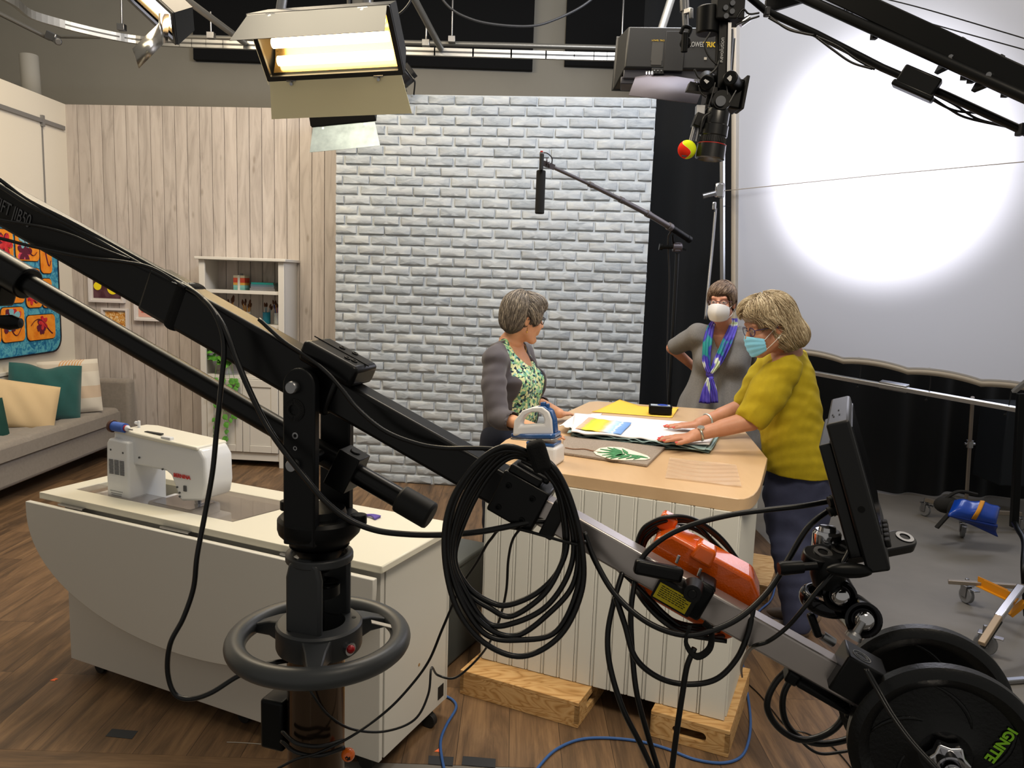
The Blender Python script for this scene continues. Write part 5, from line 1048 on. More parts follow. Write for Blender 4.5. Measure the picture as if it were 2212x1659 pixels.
# yoke plate and ball arm
ar = thing('articulating_arm', 'polished articulating ball arm holding the monitor above the crane', 'mounting arm', AY(1830, 1400, 1.1))
pz0, pz1 = AY(1762, 1205, 1.1), AY(1958, 1168, 1.17); m = MB(); dp = (pz1-pz0); Mp = frame(pz0, dp, z=(0, -.35, 1)); m.prism(rrect(-.02, -.02, dp.length+.01, .02, .0199, 8), -.008, .008, Mp); m.build('slotted_plate', mat('satin_black_block', '', 0), ar, bevel=.002)
for t_ in (.06, .24, .96): m = MB(); m.lathe([(.008, .0085), (.0135, .0085), (.0135, .0095), (.008, .0095)], Mp @ Vector((dp.length*t_, 0, 0)), Mp.to_3x3() @ Vector((0, 0, 1)), 22, closed=True); m.build('slot_rim', steel, ar)
m = MB(); c_ = AY(1783, 1192, 1.14); m.lathe([(.02, 0), (.021, .002), (.021, .03), (.018, .034), (.013, .034), (.012, .04), (0, .042)], c_, (0, 0, 1), 28); m.build('top_cap', chrome, ar, smooth=35)
m = MB(); m.lathe([(.006, 0), (.006, .02), (.009, .02), (.0105, .05), (.009, .055), (0, .055)], AY(1764, 1222, 1.08), (-1, 0, -.12), 16); m.build('side_knob', black, ar)
m = MB(); m.lathe([(0, -.03), (.02, -.03), (.026, -.012), (.026, .012), (.02, .02), (0, .02)], AY(1790, 1225, 1.1), (0, 0, 1), 26); m.build('swivel_base', black, ar)
m = MB(); c_ = AY(1835, 1232, 1.06); m.sph(c_, (.034, .012, .011), 16, 10, None); m.build('wing_lever', black, ar)
m = MB(); m.cyl(AY(1797, 1250, 1.1), AY(1800, 1278, 1.1), .012, n=20); m.build('neck', chrome, ar)
Mr_ = Matrix.Translation(AY(1780, 1297, 1.12)) @ Matrix.Rotation(.25, 4, 'X')
m = MB(); m.lathe([(.030+.008*math.cos(t), .012*math.sin(t)) for t in [2*PI*k/14 for k in range(14)]], AY(1782, 1297, 1.12), (.1, -.15, 1), 36, closed=True); m.build('ring_handle', mat('polished_dark', '2A2A2C', .15, .9), ar, smooth=180)
for (p0, p1, r_) in (((1797, 1252, 1.16), (1815, 1288, 1.08), .024), ((1838, 1315, 1.13), (1866, 1340, 1.06), .026)):
    a_, b2_ = AY(*p0), AY(*p1); dd = (b2_-a_); m = MB(); m.lathe([(0, 0), (r_*.8, 0), (r_, .01), (r_, dd.length), (r_*.86, dd.length+.002), (r_*.62, dd.length-.004), (0, dd.length-.004)], a_, dd, 30); so_ = m.build('ball_socket', mat('polished_dark', '', 0), ar, smooth=35)
    m = MB(); m.sph(a_+dd, r_*.58, 20, 14); m.build('ball', chrome, so_)
m = MB(); m.lathe([(.012, 0), (.011, .006), (.006, .01), (.0055, .028)], AY(1842, 1378, 1.05), AY(1862, 1345, 1.05)-AY(1842, 1378, 1.05), 18); m.build('ball_stem', steel, ar)
m = MB(); Mb_ = MJ(1830, -.012, .012); m.box((0, 0, .01), (.062, .062, .062), Mb_); bx_ = m.build('clamp_block', mat('satin_black_block', '', 0), ar, bevel=.003); 
m = MB(); m.lathe([(.013, 0), (.014, 0), (.014, .001), (.013, .001)], Mb_ @ Vector((-.008, -.006, .041)), ju, 24, closed=True); m.lathe([(.008, 0), (.0085, 0), (.0085, .001), (.008, .001)], Mb_ @ Vector((-.008, -.006, .041)), ju, 24, closed=True); m.build('engraved_ring', mat('grey_print', '', 0), bx_)
m = MB(); m.cyl(AY(1775, 1372, 1.12), AY(1800, 1388, 1.12), .0075, n=14); m.build('lever_shaft', steel, ar); m = MB(); m.bar(AY(1750, 1325, 1.12), AY(1768, 1375, 1.12), .013, .012); m.build('clamp_lever', black, ar, bevel=.004)
m = MB(); m.box((0, 0, -.034), (.085, .05, .012), MJ(1800, 0, 0)); m.box((-.05, 0, -.034), (.02, .04, .02), MJ(1800, 0, 0)); m.box((.052, 0, -.036), (.024, .04, .022), MJ(1800, 0, 0)); m.build('lower_jaw', black, ar, bevel=.004)
# weight plates on a bar at the rear end
axd = -Vector((jn.x, jn.y, 0)).normalized(); PC = ARM(2020, 0, -.0)
iron_m = mat('black_cast_iron', '08090A', .34, bump=.25, bs=180, spec=.4)
bar_ = MB(); bar_.cyl(PC-axd*.17, PC+axd*.14, .0125, n=24); bar_.cyl(PC-axd*.03, PC+axd*.03, .03, n=24); bar_.build('weight_bar', chrome, jib)
def plate(c, s_, lab, R_=.15, txt=False):
    t = thing('weight_plate', lab, 'weight plate', c-Vector((0, 0, R_)), 'weight plates on the crane tail')
    w_ = .016
    prof = [(.0135, -.010), (.035, -.012), (.04, -.008), (.058, -.005), (R_-.03, -.005), (R_-.022, -.012), (R_-.014, -w_), (R_-.005, -w_+.003), (R_, -w_+.008), (R_, w_-.008), (R_-.005, w_-.003), (R_-.014, w_), (R_-.022, .012), (R_-.03, .005), (.058, .005), (.04, .008), (.035, .012), (.0135, .010)]
    m = MB(); m.lathe(prof, c, axd, 72, closed=True); m.build('plate_body', iron_m, t, smooth=40)
    Mx = frame(c+axd*.0052, Vector((0, 0, 1)).cross(axd), z=axd); Mx = Matrix((Vector((0, 0, 1)).cross(axd).normalized(), axd.cross(Vector((0, 0, 1)).cross(axd)).normalized(), axd)).transposed().to_4x4(); Mx.translation = c+axd*.004
    m = MB()
    for k in range(5):
        a = 2*PI*k/5+.9; pts = [((.05+.05*u)*math.cos(a+u*.9), (.05+.05*u)*math.sin(a+u*.9), 0) for u in [i/8 for i in range(9)]]
        m.tube([Mx @ Vector(p) for p in pts], [.002+.002*math.sin(PI*i/8) for i in range(9)], 6)
    m.build('raised_ribs', iron_m, t, smooth=180)
    if txt:
        Mt = Mx @ Matrix.Rotation(math.radians(22), 4, 'Z') @ Matrix.Translation((.073, 0, .0035)) @ Matrix.Rotation(math.radians(-138), 4, 'Z')
        text('IGNITE', .0185, Mt, mat('lime_print', '8FD226', .5), t, 'lettering', weight=.0007)
    return t
plate(PC-axd*.085, 1, 'rear black weight plate behind the crane arm end', .128)
plate(PC+axd*.05, 1, 'front black weight plate with green lettering at the lower right corner', .128, True)
wn = thing('collar_nut', 'chrome star collar nut holding the front weight plate on', 'collar nut', PC+axd*.09-Vector((0, 0, .03)))
m = MB(); star = [((.03 if k % 2 == 0 else .022)*math.cos(2*PI*k/12), (.03 if k % 2 == 0 else .022)*math.sin(2*PI*k/12)) for k in range(12)]; m.prism(star, 0, .018, fz(PC+axd*.066, axd)); m.build('star_ring', chrome, wn, bevel=.003)
m = MB(); m.lathe([(.02, 0), (.02, .018), (.017, .018), (.017, .006), (.0132, .006)]+[(.013, .03), (.01, .034), (0, .034)], PC+axd*.082, axd, 30); m.build('threaded_hub', chrome, wn, smooth=35)
m = MB(); m.cyl(PC-axd*.17, PC-axd*.17+Vector((0, 0, .02)), .01); 
be_ = PC-axd*.165; pst = AY(1990, 1388, be_.y); m = MB(); m.cyl((pst.x, be_.y, be_.z-.01), (pst.x, be_.y, pst.z+.012), .0125, n=20); m.cyl(be_, (pst.x, be_.y, be_.z), .0125, n=20)
m.build('chrome_bar_tip', chrome, jib)
# ================================================================== LIGHTING GRID
def onS(pts, Y): return [AY(x, y, Y) for x, y in pts]
YT = 6.7
gp = thing('curtain_track', 'curved aluminium curtain track running under the studio ceiling', 'track', AY(800, 105, YT))
m = MB(); tr = spline([AY(-120, -75, 5.3), AY(-50, -38, 5.6), AY(27, 2, 5.9), AY(64, 30, 6.1), AY(127, 50, 6.3), AY(189, 66, 6.45), AY(250, 79, 6.6), AY(294, 86, YT), AY(365, 92, YT), AY(527, 98, YT), AY(861, 110, YT), AY(1239, 121, YT), AY(1380, 124, YT), AY(1560, 130, YT)], 5)
for i in range(len(tr)-1): m.bar(tr[i], tr[i+1]+(tr[i+1]-tr[i])*.04, .03, .062)
m.build('track_rail', alu, gp, smooth=30)
m = MB()
for a, b_ in zip(tr, tr[1:]): m.bar(a+Vector((0, -.018, 0)), b_+Vector((0, -.018, 0))+(b_-a)*.04, .006, .012)
m.build('rail_groove', mat('alu_dark', '5A5A5A', .5, .7), gp)
pipe = mat('grid_pipe', '8C8A84', .4, .7)
def pipeo(p0, p1, r, lab, nm='grid_pipe', m_=pipe, grp='overhead grid pipes'): m = MB(); m.cyl(p0, p1, r, n=16); return tag(m.build(nm, m_), lab, 'pipe', grp)
pipeo(AY(340, 79, 6.85), AY(1600, 110, 6.85), .021, 'long horizontal grid pipe just above the curtain track')
pipeo(AY(370, -25, 5.6), AY(528, 92, 6.65), .026, 'diagonal grid pipe left of the lit softlight')
pipeo(AY(872, -45, 5.6), AY(952, 104, 6.65), .026, 'diagonal grid pipe between the two middle black panels')
pipeo(AY(1462, -40, 4.9), AY(1428, 66, 4.9), .024, 'short sloping pipe end above the hanging light with writing')
pipeo(AY(-40, 10, 6.4), AY(108, 84, 6.9), .018, 'thin sloping pipe at the top left corner')
pipeo(AY(108, 79, 6.9), AY(216, 80, 6.9), .014, 'thin horizontal pipe left of the upper left light')
def hanger(x0, y0, x1, y1, Y, lab):
    m = MB(); a, b_ = AY(x0, y0, Y), AY(x1, y1, Y); m.cyl(a, b_, .008, n=10); m.box((b_.x, b_.y, b_.z+.01), (.06, .05, .05)); return tag(m.build('pipe_hanger', steel, bevel=.003), lab, 'hanger', 'pipe hangers of the lighting grid')
hanger(262, -40, 263, 62, 6.6, 'thin threaded rod hanger at the top left beside the open light')
hanger(455, 25, 456, 80, 6.5, 'short clamp hanger on the left diagonal pipe')
hanger(922, 40, 920, 96, 6.5, 'clamp hanger on the diagonal pipe between black panels')
hanger(979, -40, 976, 88, 6.8, 'rod hanger dropping in front of the middle black panel')
hanger(1349, -40, 1343, 90, 6.8, 'rod hanger at the left side of the hanging light with writing')
m = MB(); m.box((0, 0, 0), (.09, .07, .07), Matrix.Translation(AY(113, 80, 6.85)) @ Matrix.Rotation(.4, 4, 'Y')); m.cyl(AY(122, 88, 6.8), AY(126, 90, 6.7), .03, n=12); tag(m.build('pipe_clamp', steel, bevel=.008), 'steel pipe clamp joining two thin pipes at the upper left', 'clamp')
cable([(790, -20, 4.5), (812, 20, 4.5), (835, 35, 4.5), (862, 30, 4.5), (885, 5, 4.5), (892, -20, 4.5)], .006, 'black cable loop over the lit softlight')
cable([(930, -40, 5.4), (970, 15, 5.4), (1020, 42, 5.4), (1080, 54, 5.4), (1150, 56, 5.4), (1200, 42, 5.4), (1260, 12, 5.4), (1310, -30, 5.4)], .008, 'grey cable sagging across the middle black panels', m_=mat('dark_grey_cable', '26272A', .5))
fixb = mat('fixture_black', '131416', .45); fixg = mat('fixture_grey', '3A3A44', .4); refl = mat('door_metal', '9C9890', .22, .9, var=.2, vs=6)
def fixture(c, u, n, w_, h_, d_, lab, lit=0, tubes=3, cat='studio light', col='FFE6B0', door=(1, 1, 0, 0), dm=None, dlen=.16, ang=(35, 35), es=9, nm='softlight', grp=None):
    u = Vector(u).normalized(); n = Vector(n).normalized(); u = (u-n*u.dot(n)).normalized(); v = n.cross(u).normalized()
    if v.z < 0: v = -v
    M = Matrix((u, v, n)).transposed().to_4x4(); M.translation = c; t = thing(nm, lab, cat, Vector(c)-Vector((0, 0, .15)), grp); dm = dm or refl
    m = MB(); F_ = .02
    vs = [(sx*w_/2, sy*h_/2, 0) for sx, sy in ((-1, -1), (1, -1), (1, 1), (-1, 1))]+[(sx*w_*.46, sy*h_*.36, -d_) for sx, sy in ((-1, -1), (1, -1), (1, 1), (-1, 1))]
    m.add(vs, [(4, 5, 6, 7)[::-1], (0, 1, 5, 4)[::-1], (1, 2, 6, 5)[::-1], (2, 3, 7, 6)[::-1], (3, 0, 4, 7)[::-1]], M); m.build('housing', fixb, t, solid=.004, smooth=0)
    m = MB(); m.ring(rrect(-w_/2, -h_/2, w_/2, h_/2, .004, 1), rrect(-w_/2+F_, -h_/2+F_, w_/2-F_, h_/2-F_, .003, 1), -.006, .012, M); m.build('front_frame', fixb, t, bevel=.002)
    m = MB(); m.grid(lambda a, b_: M @ Vector(((a-.5)*(w_-.05), (b_-.5)*(h_-.05)*1, -d_*.75+.9*d_*(2*abs(b_-.5))**2*.7)), 8, 12); m.build('reflector', mat('gold_reflector', 'D8B070', .25, .9) if lit else mat('silver_reflector', 'B0B0B0', .25, .9), t, smooth=180)
    if lit:
        for k in range(tubes):
            y_ = (k-(tubes-1)/2)*(h_-.08)/max(1, tubes-.4); m = MB(); m.cyl(M @ Vector((-w_/2+.05, y_, -d_*.3)), M @ Vector((w_/2-.05, y_, -d_*.3)), .02, n=16); m.build('tube_lamp', mat('lit_tube'+col, 'FFFFFF', .5, emit=col, es=es), t)
    for k, (on, sy) in enumerate(((door[0], 1), (door[1], -1))):
        if on:
            a = math.radians(ang[k]); m = MB(); Md = M @ Matrix.Translation((0, sy*h_/2, .01)) @ Matrix.Rotation(-sy*a, 4, 'X'); L_ = dlen[k] if isinstance(dlen, (list, tuple)) else dlen
            m.prism([(-w_/2+.01, 0), (w_/2-.01, 0), (w_/2+.015, sy*L_), (-w_/2-.015, sy*L_)][::(1 if sy > 0 else -1)], 0, .002, Md); dd = m.build('barn_door', dm if isinstance(dm, bpy.types.Material) else dm[k], t)
            for x in (-w_*.32, w_*.32): m = MB(); m.cyl(Md @ Vector((x-.02, 0, .004)), Md @ Vector((x+.02, 0, .004)), .005, n=8); m.cyl(Md @ Vector((x, sy*.012, 0)), Md @ Vector((x, sy*.012, .012)), .007, n=8); m.build('door_hinge', chrome, dd)
    return t, M
ccf = AY(705, 96, 3.25)
t1, M1 = fixture(ccf, (.97, -.22, .0), (-.12, -.78, -.62), .60, .27, .15, 'large lit softlight with barn doors hanging top left of centre', lit=1, dlen=(.16, .15), ang=(-103, -18), dm=(mat('door_mirror', '4A4A4C', .3, .6), mat('door_lit_cream', 'F2EAC4', .6, .0)), es=11)  # lower door's pale cream has the tube light painted in
m = MB(); m.prism([(0, -.10), (0, .10), (.07, .05), (.10, -.02), (.06, -.14)], 0, .002, M1 @ Matrix.Translation((-.30, -.03, .01)) @ Matrix.Rotation(math.radians(120), 4, 'Y')); m.build('barn_door', mat('door_lit_cream', '', 0), t1)
m = MB(); m.cyl(ccf+Vector((-.22, .1, .12)), ccf+Vector((-.16, .15, .6)), .02, n=16); m.cyl(ccf+Vector((.14, .1, .12)), ccf+Vector((.14, .12, .7)), .02, n=16); m.bar(ccf+Vector((-.24, .1, .14)), ccf+Vector((.2, .08, .16)), .03, .03); m.build('yoke', steel, t1, bevel=.003)
t2, M2 = fixture(AY(318, 5, 4.2), (.55, -.25, -.62), (-.62, -.60, -.55), .44, .20, .12, 'lit fluorescent fixture seen from its side at the upper left', lit=1, tubes=2, col='F4F4FF', dlen=.2, door=(0, 0, 0, 0), es=7)
m = MB(); q = [AY(*p) for p in ((343, 50, 4.05), (352, 96, 4.05), (300, 148, 3.95), (286, 105, 3.95))]; m.add(q, [(0, 1, 2, 3)]); m.build('barn_door', mat('door_metal', '', 0), t2, solid=.003)
m = MB(); q = [AY(*p) for p in ((343, 28, 4.1), (365, 30, 4.2), (362, 92, 4.2), (343, 96, 4.05))]; m.add(q, [(0, 1, 2, 3)]); m.build('barn_door', mat('door_metal', '', 0), t2, solid=.003)
cable([(355, -20, 4.3), (385, 5, 4.3), (388, 30, 4.3), (372, 55, 4.3), (362, 62, 4.25)], .008, 'black cable curling beside the upper left light')
t3, M3 = fixture(AY(745, 236, 4.9), (.96, .2, -.08), (.1, .75, -.65), .40, .26, .13, 'black softlight seen from behind under the lit softlight', lit=0, door=(0, 1, 0, 0), dlen=.16, ang=(0, -25), dm=mat('door_metal_blue', '8C979C', .3, .8, var=.25, vs=10))
m = MB(); m.tube(spline([AY(775, 215, 4.8), AY(800, 225, 4.8), AY(806, 240, 4.8), AY(800, 205, 4.85), AY(790, 180, 4.9)], 5), .006, 6); m.cyl(AY(752, -60, 4.9), AY(757, 222, 4.8), .012, n=10); m.build('yoke', blackm, t3)
sl = thing('spotlight', 'small black theatre spotlight clamped above the brick wall', 'studio light', AY(865, 205, 6.05)); sc_ = AY(864, 172, 6.05); dsp = Vector((.75, -.1, .6)).normalized()
m = MB(); m.cyl(sc_-dsp*.07, sc_+dsp*.08, .075, n=24); m.build('lamp_body', mat('spot_black', '17171A', .35), sl, bevel=.008); m = MB(); Ms_ = frame(sc_+dsp*.09, dsp); m.ring(rrect(-.05, -.05, .05, .05, .012, 3), rrect(-.03, -.03, .03, .03, .008, 3), -.01, .02, fz(sc_+dsp*.1, dsp)); m.build('filter_frame', blackm, sl)
m = MB(); m.bar(sc_-Vector((.02, 0, 0)), sc_-Vector((.01, 0, .155)), .12, .012); m.box((0, 0, 0), (.08, .12, .05), Matrix.Translation((sc_.x, 6.09, 3.06))); m.build('yoke', black, sl); cable([(888, 172, 6.05), (896, 176, 6.05), (894, 205, 6.08)], .006, '', 'lamp_cord', par=sl)
for k in range(3): m = MB(); m.cyl(sc_-dsp*(.05-.03*k), sc_-dsp*(.045-.03*k), .078, n=24); m.build('cooling_fin', mat('brassy_dark', '4A4020', .4, .5), sl)
# hanging light with writing, seen from behind
t5 = thing('softlight', 'black hanging softlight seen from behind with yellow and white writing', 'studio light', AY(1450, 150, 3.5))
c5 = AY(1462, 112, 3.55); u5 = Vector((.985, -.16, -.03)).normalized(); v5 = Vector((.05, .28, .96)); v5 = (v5-u5*v5.dot(u5)).normalized(); n5 = u5.cross(v5).normalized()
if n5.y > 0: n5 = -n5
M5 = Matrix((u5, v5, n5)).transposed().to_4x4(); M5.translation = c5
w5, h5 = .50, .26; Z5 = lambda x, y, z=0: M5 @ Vector((x, y, z))
m = MB(); vs = [(-w5/2-.02, -h5/2+.0, -.10), (w5/2, -h5/2, -.10), (w5/2, h5/2, -.10), (-w5/2-.02, h5/2, -.10), (-w5*.44, -h5*.3, 0), (w5*.47, -h5*.3, 0), (w5*.47, h5*.46, 0), (-w5*.44, h5*.46, 0)]; m.add(vs, [(0, 1, 2, 3), (4, 5, 6, 7), (0, 1, 5, 4), (1, 2, 6, 5), (2, 3, 7, 6), (3, 0, 4, 7)], M5); m.build('housing', mat('fixture_black', '', 0), t5, bevel=.006)
m = MB(); m.box((0, -h5/2+.002, -.05), (w5-.03, .035, .06), M5 @ Matrix.Rotation(.0, 4, 'X')); m.box((0, -h5*.39, -.022), (w5*.9, .045, .02), M5); m.build('ballast_strip', fixg, t5, bevel=.004)
m = MB(); m.box((-.01, .0, .003), (.085, .19, .008), M5); m.build('mount_plate', blackm, t5, bevel=.002)
text('LOWEL', .034, M5 @ Matrix.Translation((.083, .035, .0018)), mat('white_print', '', 0), t5, 'lettering', sx=.58); text('TRIO', .034, M5 @ Matrix.Translation((.142, .035, .0018)), mat('yellow_print', 'D8B400', .5), t5, 'lettering', sx=.8, weight=.001)
m = MB(); m.box((-.085, .0, .001), (.05, .09, .001), M5); m.box((-.085, -.055, .001), (.045, .02, .001), M5); m.build('rating_label', mat('dull_label', '3C3A36', .6), t5)
text('LOWEL TRIO', .012, M5 @ Matrix.Translation((-.085, .052, .0015)), mat('yellow_print', '', 0), t5, 'small_lettering', sx=.8)
m = MB(); m.box((.125, -.03, .001), (.012, .012, .001), M5); m.build('barcode_label', mat('sticker_white', '', 0), t5)
m = MB(); m.box((-.075, -h5*.36, -.004), (.055, .028, .012), M5); m.build('socket_panel', blackm, t5, bevel=.002)
m = MB()
for k in range(3): m.cyl(Z5(-.09+.015*k, -h5*.36, .002), Z5(-.09+.015*k, -h5*.36, .005), .0035, n=10)
m.build('fuse_cap', steel, t5)
m = MB(); q = [AY(1378, 152, 3.6), AY(1525, 176, 3.45), AY(1505, 224, 3.3), AY(1358, 206, 3.45)]; m.add(q, [(0, 1, 2, 3)]); m.build('barn_door', mat('door_lilac', '6A6672', .75, .0), t5, solid=.003)
for x, y in ((1403, 158), (1508, 175)): m = MB(); [m.cyl(AY(x+6*k, y-3, 3.44), AY(x+6*k, y+4, 3.43), .004, n=8) for k in (-1, 0, 1)]; m.bar(AY(x-9, y-2, 3.44), AY(x+9, y, 3.44), .01, .008); m.build('door_hinge', chrome, t5)
m = MB(); m.cyl(AY(1478, -20, 3.45), AY(1481, 60, 3.45), .014, n=16); m.cyl(AY(1478, 0, 3.45), AY(1479, 25, 3.45), .02, n=16); m.cyl(AY(1493, 18, 3.4), AY(1493, 40, 3.4), .009, n=10); m.bar(AY(1480, 26, 3.43), AY(1494, 22, 3.4), .02, .02); m.build('hanging_spigot', steel, t5, bevel=.002)
m = MB(); m.tube(spline([AY(1470, 72, 3.42), AY(1478, 58, 3.42), AY(1492, 62, 3.42), AY(1486, 78, 3.42)], 5), .008, 8); m.cyl(AY(1480, 72, 3.42), AY(1478, 112, 3.42), .014, n=14); m.lathe([(.02, 0), (.024, .01), (.02, .03), (0, .03)], AY(1480, 98, 3.45), n5, 18); m.build('tilt_bracket', black, t5)
# ================================================================== OVERHEAD CAMERA ON A SECOND CRANE
YO = 2.95
hcam = thing('overhead_camera', 'black video camera pointing straight down from the second crane', 'camera', AY(1545, 345, YO))
P = lambda x, y, d=0: AY(x, y, YO+d)
m = MB(); m.bar(P(1562, 45), P(1557, 215), .045, .04, z=(0, 1, 0)); m.build('main_post', black, hcam, bevel=.005)
m = MB(); m.bar(P(1575, 50, -.02), P(1572, 172, -.02), .012, .02, z=(0, 1, 0)); m.build('bright_edge', steel, hcam)
Mt_ = frame(P(1560, 108, -.024), (P(1560, 60)-P(1560, 160)).normalized(), y=(-1, 0, 0)); Mt_ = Matrix((Vector((0, 0, 1)), Vector((-1, 0, 0)), Vector((0, -1, 0)))).transposed().to_4x4(); Mt_.translation = P(1559, 108, -.026)
text('Revolution', .022, Mt_, mat('white_print', '', 0), hcam, 'lettering', sx=.9)
m = MB(); m.cyl(P(1531, 15), P(1528, 75), .042, n=28); m.build('pan_motor', black, hcam, bevel=.006)
m = MB(); m.box((0, 0, 0), (.10, .10, .12), Matrix.Translation(P(1572, 12))); m.build('gear_block', blackm, hcam, bevel=.004)
m = MB()
for x, y in ((1568, 16), (1582, 24), (1569, 34), (1583, 6)): m.cyl(P(x, y, -.06), P(x, y, -.03), .009, n=12)
m.build('gear_bolt', steel, hcam)
m = MB(); m.cyl(P(1527, 178, -.07), P(1526, 168, .03), .026, n=26); m.build('motor_knob', black, hcam, bevel=.004)
m = MB(); m.cyl(P(1577, 168, -.07), P(1592, 188, .03), .027, n=26); m.build('motor_knob', black, hcam, bevel=.004)
for x, y in ((1527, 174), (1577, 169)): m = MB(); m.box((0, 0, 0), (.016, .001, .016), Matrix.Translation(P(x, y, -.0725)) @ Matrix.Rotation(.78, 4, 'Y')); m.build('printed_mark', mat('white_print', '', 0), hcam)
m = MB(); m.lathe([(.02, -.03), (.034, -.03), (.036, -.02), (.03, -.015), (.03, .0), (.036, .006), (.034, .02), (0, .02)], P(1557, 218, -.03), (0, -1, 0), 36); m.build('belt_pulley', black, hcam, smooth=35)
m = MB(); m.cyl(P(1557, 218, -.062), P(1557, 218, -.05), .018, n=24); m.build('pulley_face', steel, hcam)
m = MB(); m.tube([P(1545, 178, -.05), P(1538, 206, -.05), P(1530, 232, -.04)], .0025, 5); m.tube([P(1590, 195, -.05), P(1575, 222, -.05)], .0025, 5); m.tube([P(1568, 175, -.05), P(1572, 205, -.05)], .0025, 5); m.build('drive_belt', mat('belt_grey', '3A3A3A', .4), hcam)
m = MB(); m.box((0, 0, 0), (.13, .10, .11), Matrix.Translation(P(1560, 205, .06)) @ Matrix.Rotation(.12, 4, 'Y')); m.build('camera_body', black, hcam, bevel=.008)
m = MB(); m.box((0, 0, 0), (.012, .09, .12), Matrix.Translation(P(1603, 205, .04)) @ Matrix.Rotation(.12, 4, 'Y')); m.build('battery_plate', blackm, hcam, bevel=.003)
lxd = (P(1532, 345)-P(1550, 235)).normalized(); l0 = P(1550, 238); LL = (P(1532, 345)-P(1550, 238)).length
m = MB(); m.lathe([(0, 0), (.043, 0), (.046, .01), (.046, LL*.3), (.05, LL*.32), (.05, LL*.52), (.047, LL*.54), (.047, LL*.68), (.052, LL*.7), (.054, LL*.98), (.047, LL), (.04, LL*.97), (0, LL*.9)], l0, lxd, 36); m.build('lens', mat('lens_black', '0B0B0C', .28, spec=.6), hcam, smooth=35)
m = MB(); m.lathe([(.0485, LL*.69), (.053, LL*.69), (.053, LL*.705), (.0485, LL*.705)], l0, lxd, 36, closed=True); m.build('red_ring', mat('red_line', 'A01C14', .4), hcam)
m = MB()
for k in range(40): a = 2*PI*k/40; q = fz(l0, lxd); m.bar(q @ Vector((.0475*math.cos(a), .0475*math.sin(a), LL*.56)), q @ Vector((.0475*math.cos(a), .0475*math.sin(a), LL*.66)), .003, .003)
m.build('ribbed_grip', blackm, hcam)
m = MB(); m.cyl(P(1508, 245), P(1492, 305), .008, n=12); m.cyl(P(1515, 245), P(1503, 305), .007, n=12); m.box((0, 0, 0), (.03, .03, .03), Matrix.Translation(P(1512, 238))); m.build('rod_pair', steel, hcam)
m = MB(); m.box((0, 0, 0), (.04, .05, .05), Matrix.Translation(P(1510, 262)) @ Matrix.Rotation(.3, 4, 'Y')); m.build('focus_motor', black, hcam, bevel=.004)
m = MB(); m.prism([(-.06, 0), (.05, -.01), (.06, .01), (-.05, .03)], -.02, .02, Matrix.Translation(P(1517, 198)) @ Matrix.Rotation(PI/2, 4, 'X')); m.build('top_bracket', blackm, hcam)
for k, pts in enumerate(([(1500, 150), (1510, 168), (1525, 165), (1545, 150), (1555, 130)], [(1510, 185), (1514, 200), (1525, 210)], [(1535, 70), (1522, 95), (1530, 120), (1548, 140)], [(1590, 40), (1605, 20), (1618, 30), (1640, 28)], [(1588, 55), (1610, 45), (1640, 35)], [(1535, 242), (1520, 255), (1512, 290)])): cable([(x, y, YO-.05) for x, y in pts], .0035, '', 'camera_cable', par=hcam)
m = MB(); m.cyl(P(1598, 52), P(1618, 38), .013, n=12); m.build('bright_connector', chrome, hcam)
tb = thing('tennis_ball', 'red and yellow green tennis ball stuck on the overhead camera rod', 'ball', P(1484, 342))
def tball():
    m, nt, b, L = shader('tennis_felt', .95, .1); tc = nn(nt, 'ShaderNodeTexCoord'); sp = nn(nt, 'ShaderNodeSeparateXYZ'); L(tc.outputs['Generated'], sp.inputs[0])
    s_ = nn(nt, 'ShaderNodeMath', operation='SINE'); a = nn(nt, 'ShaderNodeMath', operation='MULTIPLY'); a.inputs[1].default_value = 6.0; L(sp.outputs['Z'], a.inputs[0]); L(a.outputs[0], s_.inputs[0])
    k = nn(nt, 'ShaderNodeMath', operation='MULTIPLY_ADD'); L(s_.outputs[0], k.inputs[0]); k.inputs[1].default_value = -.22; L(sp.outputs['X'], k.inputs[2])
    r = ramp(nt, [(.36, 'D8301C'), (.40, 'D8301C'), (.405, 'E8E8C8'), (.42, 'C8D820')]); L(k.outputs[0], r.inputs[0]); L(r.outputs[0], b.inputs['Base Color']); return m
m = MB(); m.sph(P(1484, 323), .034, 28, 18); m.build('felt_ball', tball(), tb, smooth=180)
m = MB(); m.box((0, 0, 0), (.018, .001, .006), Matrix.Translation(P(1478, 337, -.031)) @ Matrix.Rotation(-.45, 4, 'X')); m.build('printed_mark', blackm, tb)
# second crane beams
crn = thing('second_crane', 'black crane beams crossing the top right corner', 'camera crane', AY(2000, 120, 2.6))
def beam(p0, p1, w_, h_, nm, m_=black, rnd=False):
    m = MB(); a, b_ = AY(*p0), AY(*p1)
    if rnd: m.cyl(a, b_, w_, n=20)
    else: m.bar(a, b_, w_, h_)
    return m.build(nm, m_, crn, bevel=0 if rnd else .004)
beam((1690, -70, 3.0), (2700, 404, 2.02), .06, .068, 'upper_beam'); 
beam((1690, -25, 2.96), (2700, 429, 2.0), .017, 0, 'lower_tube', rnd=True)
for x, y, d in ((2052, 121, 2.58), (2134, 159, 2.49)):
    m = MB(); a = AY(x, y, d); m.box((0, 0, -.0), (.016, .07, .105), frame(a, (.9, 0, -.42))); m.build('beam_clamp', black, crn, bevel=.003)
    m = MB(); m.cyl(AY(x+2, y+2, d-.045), AY(x+2, y+2, d-.05), .008, n=8); m.build('clamp_screw', steel, crn)
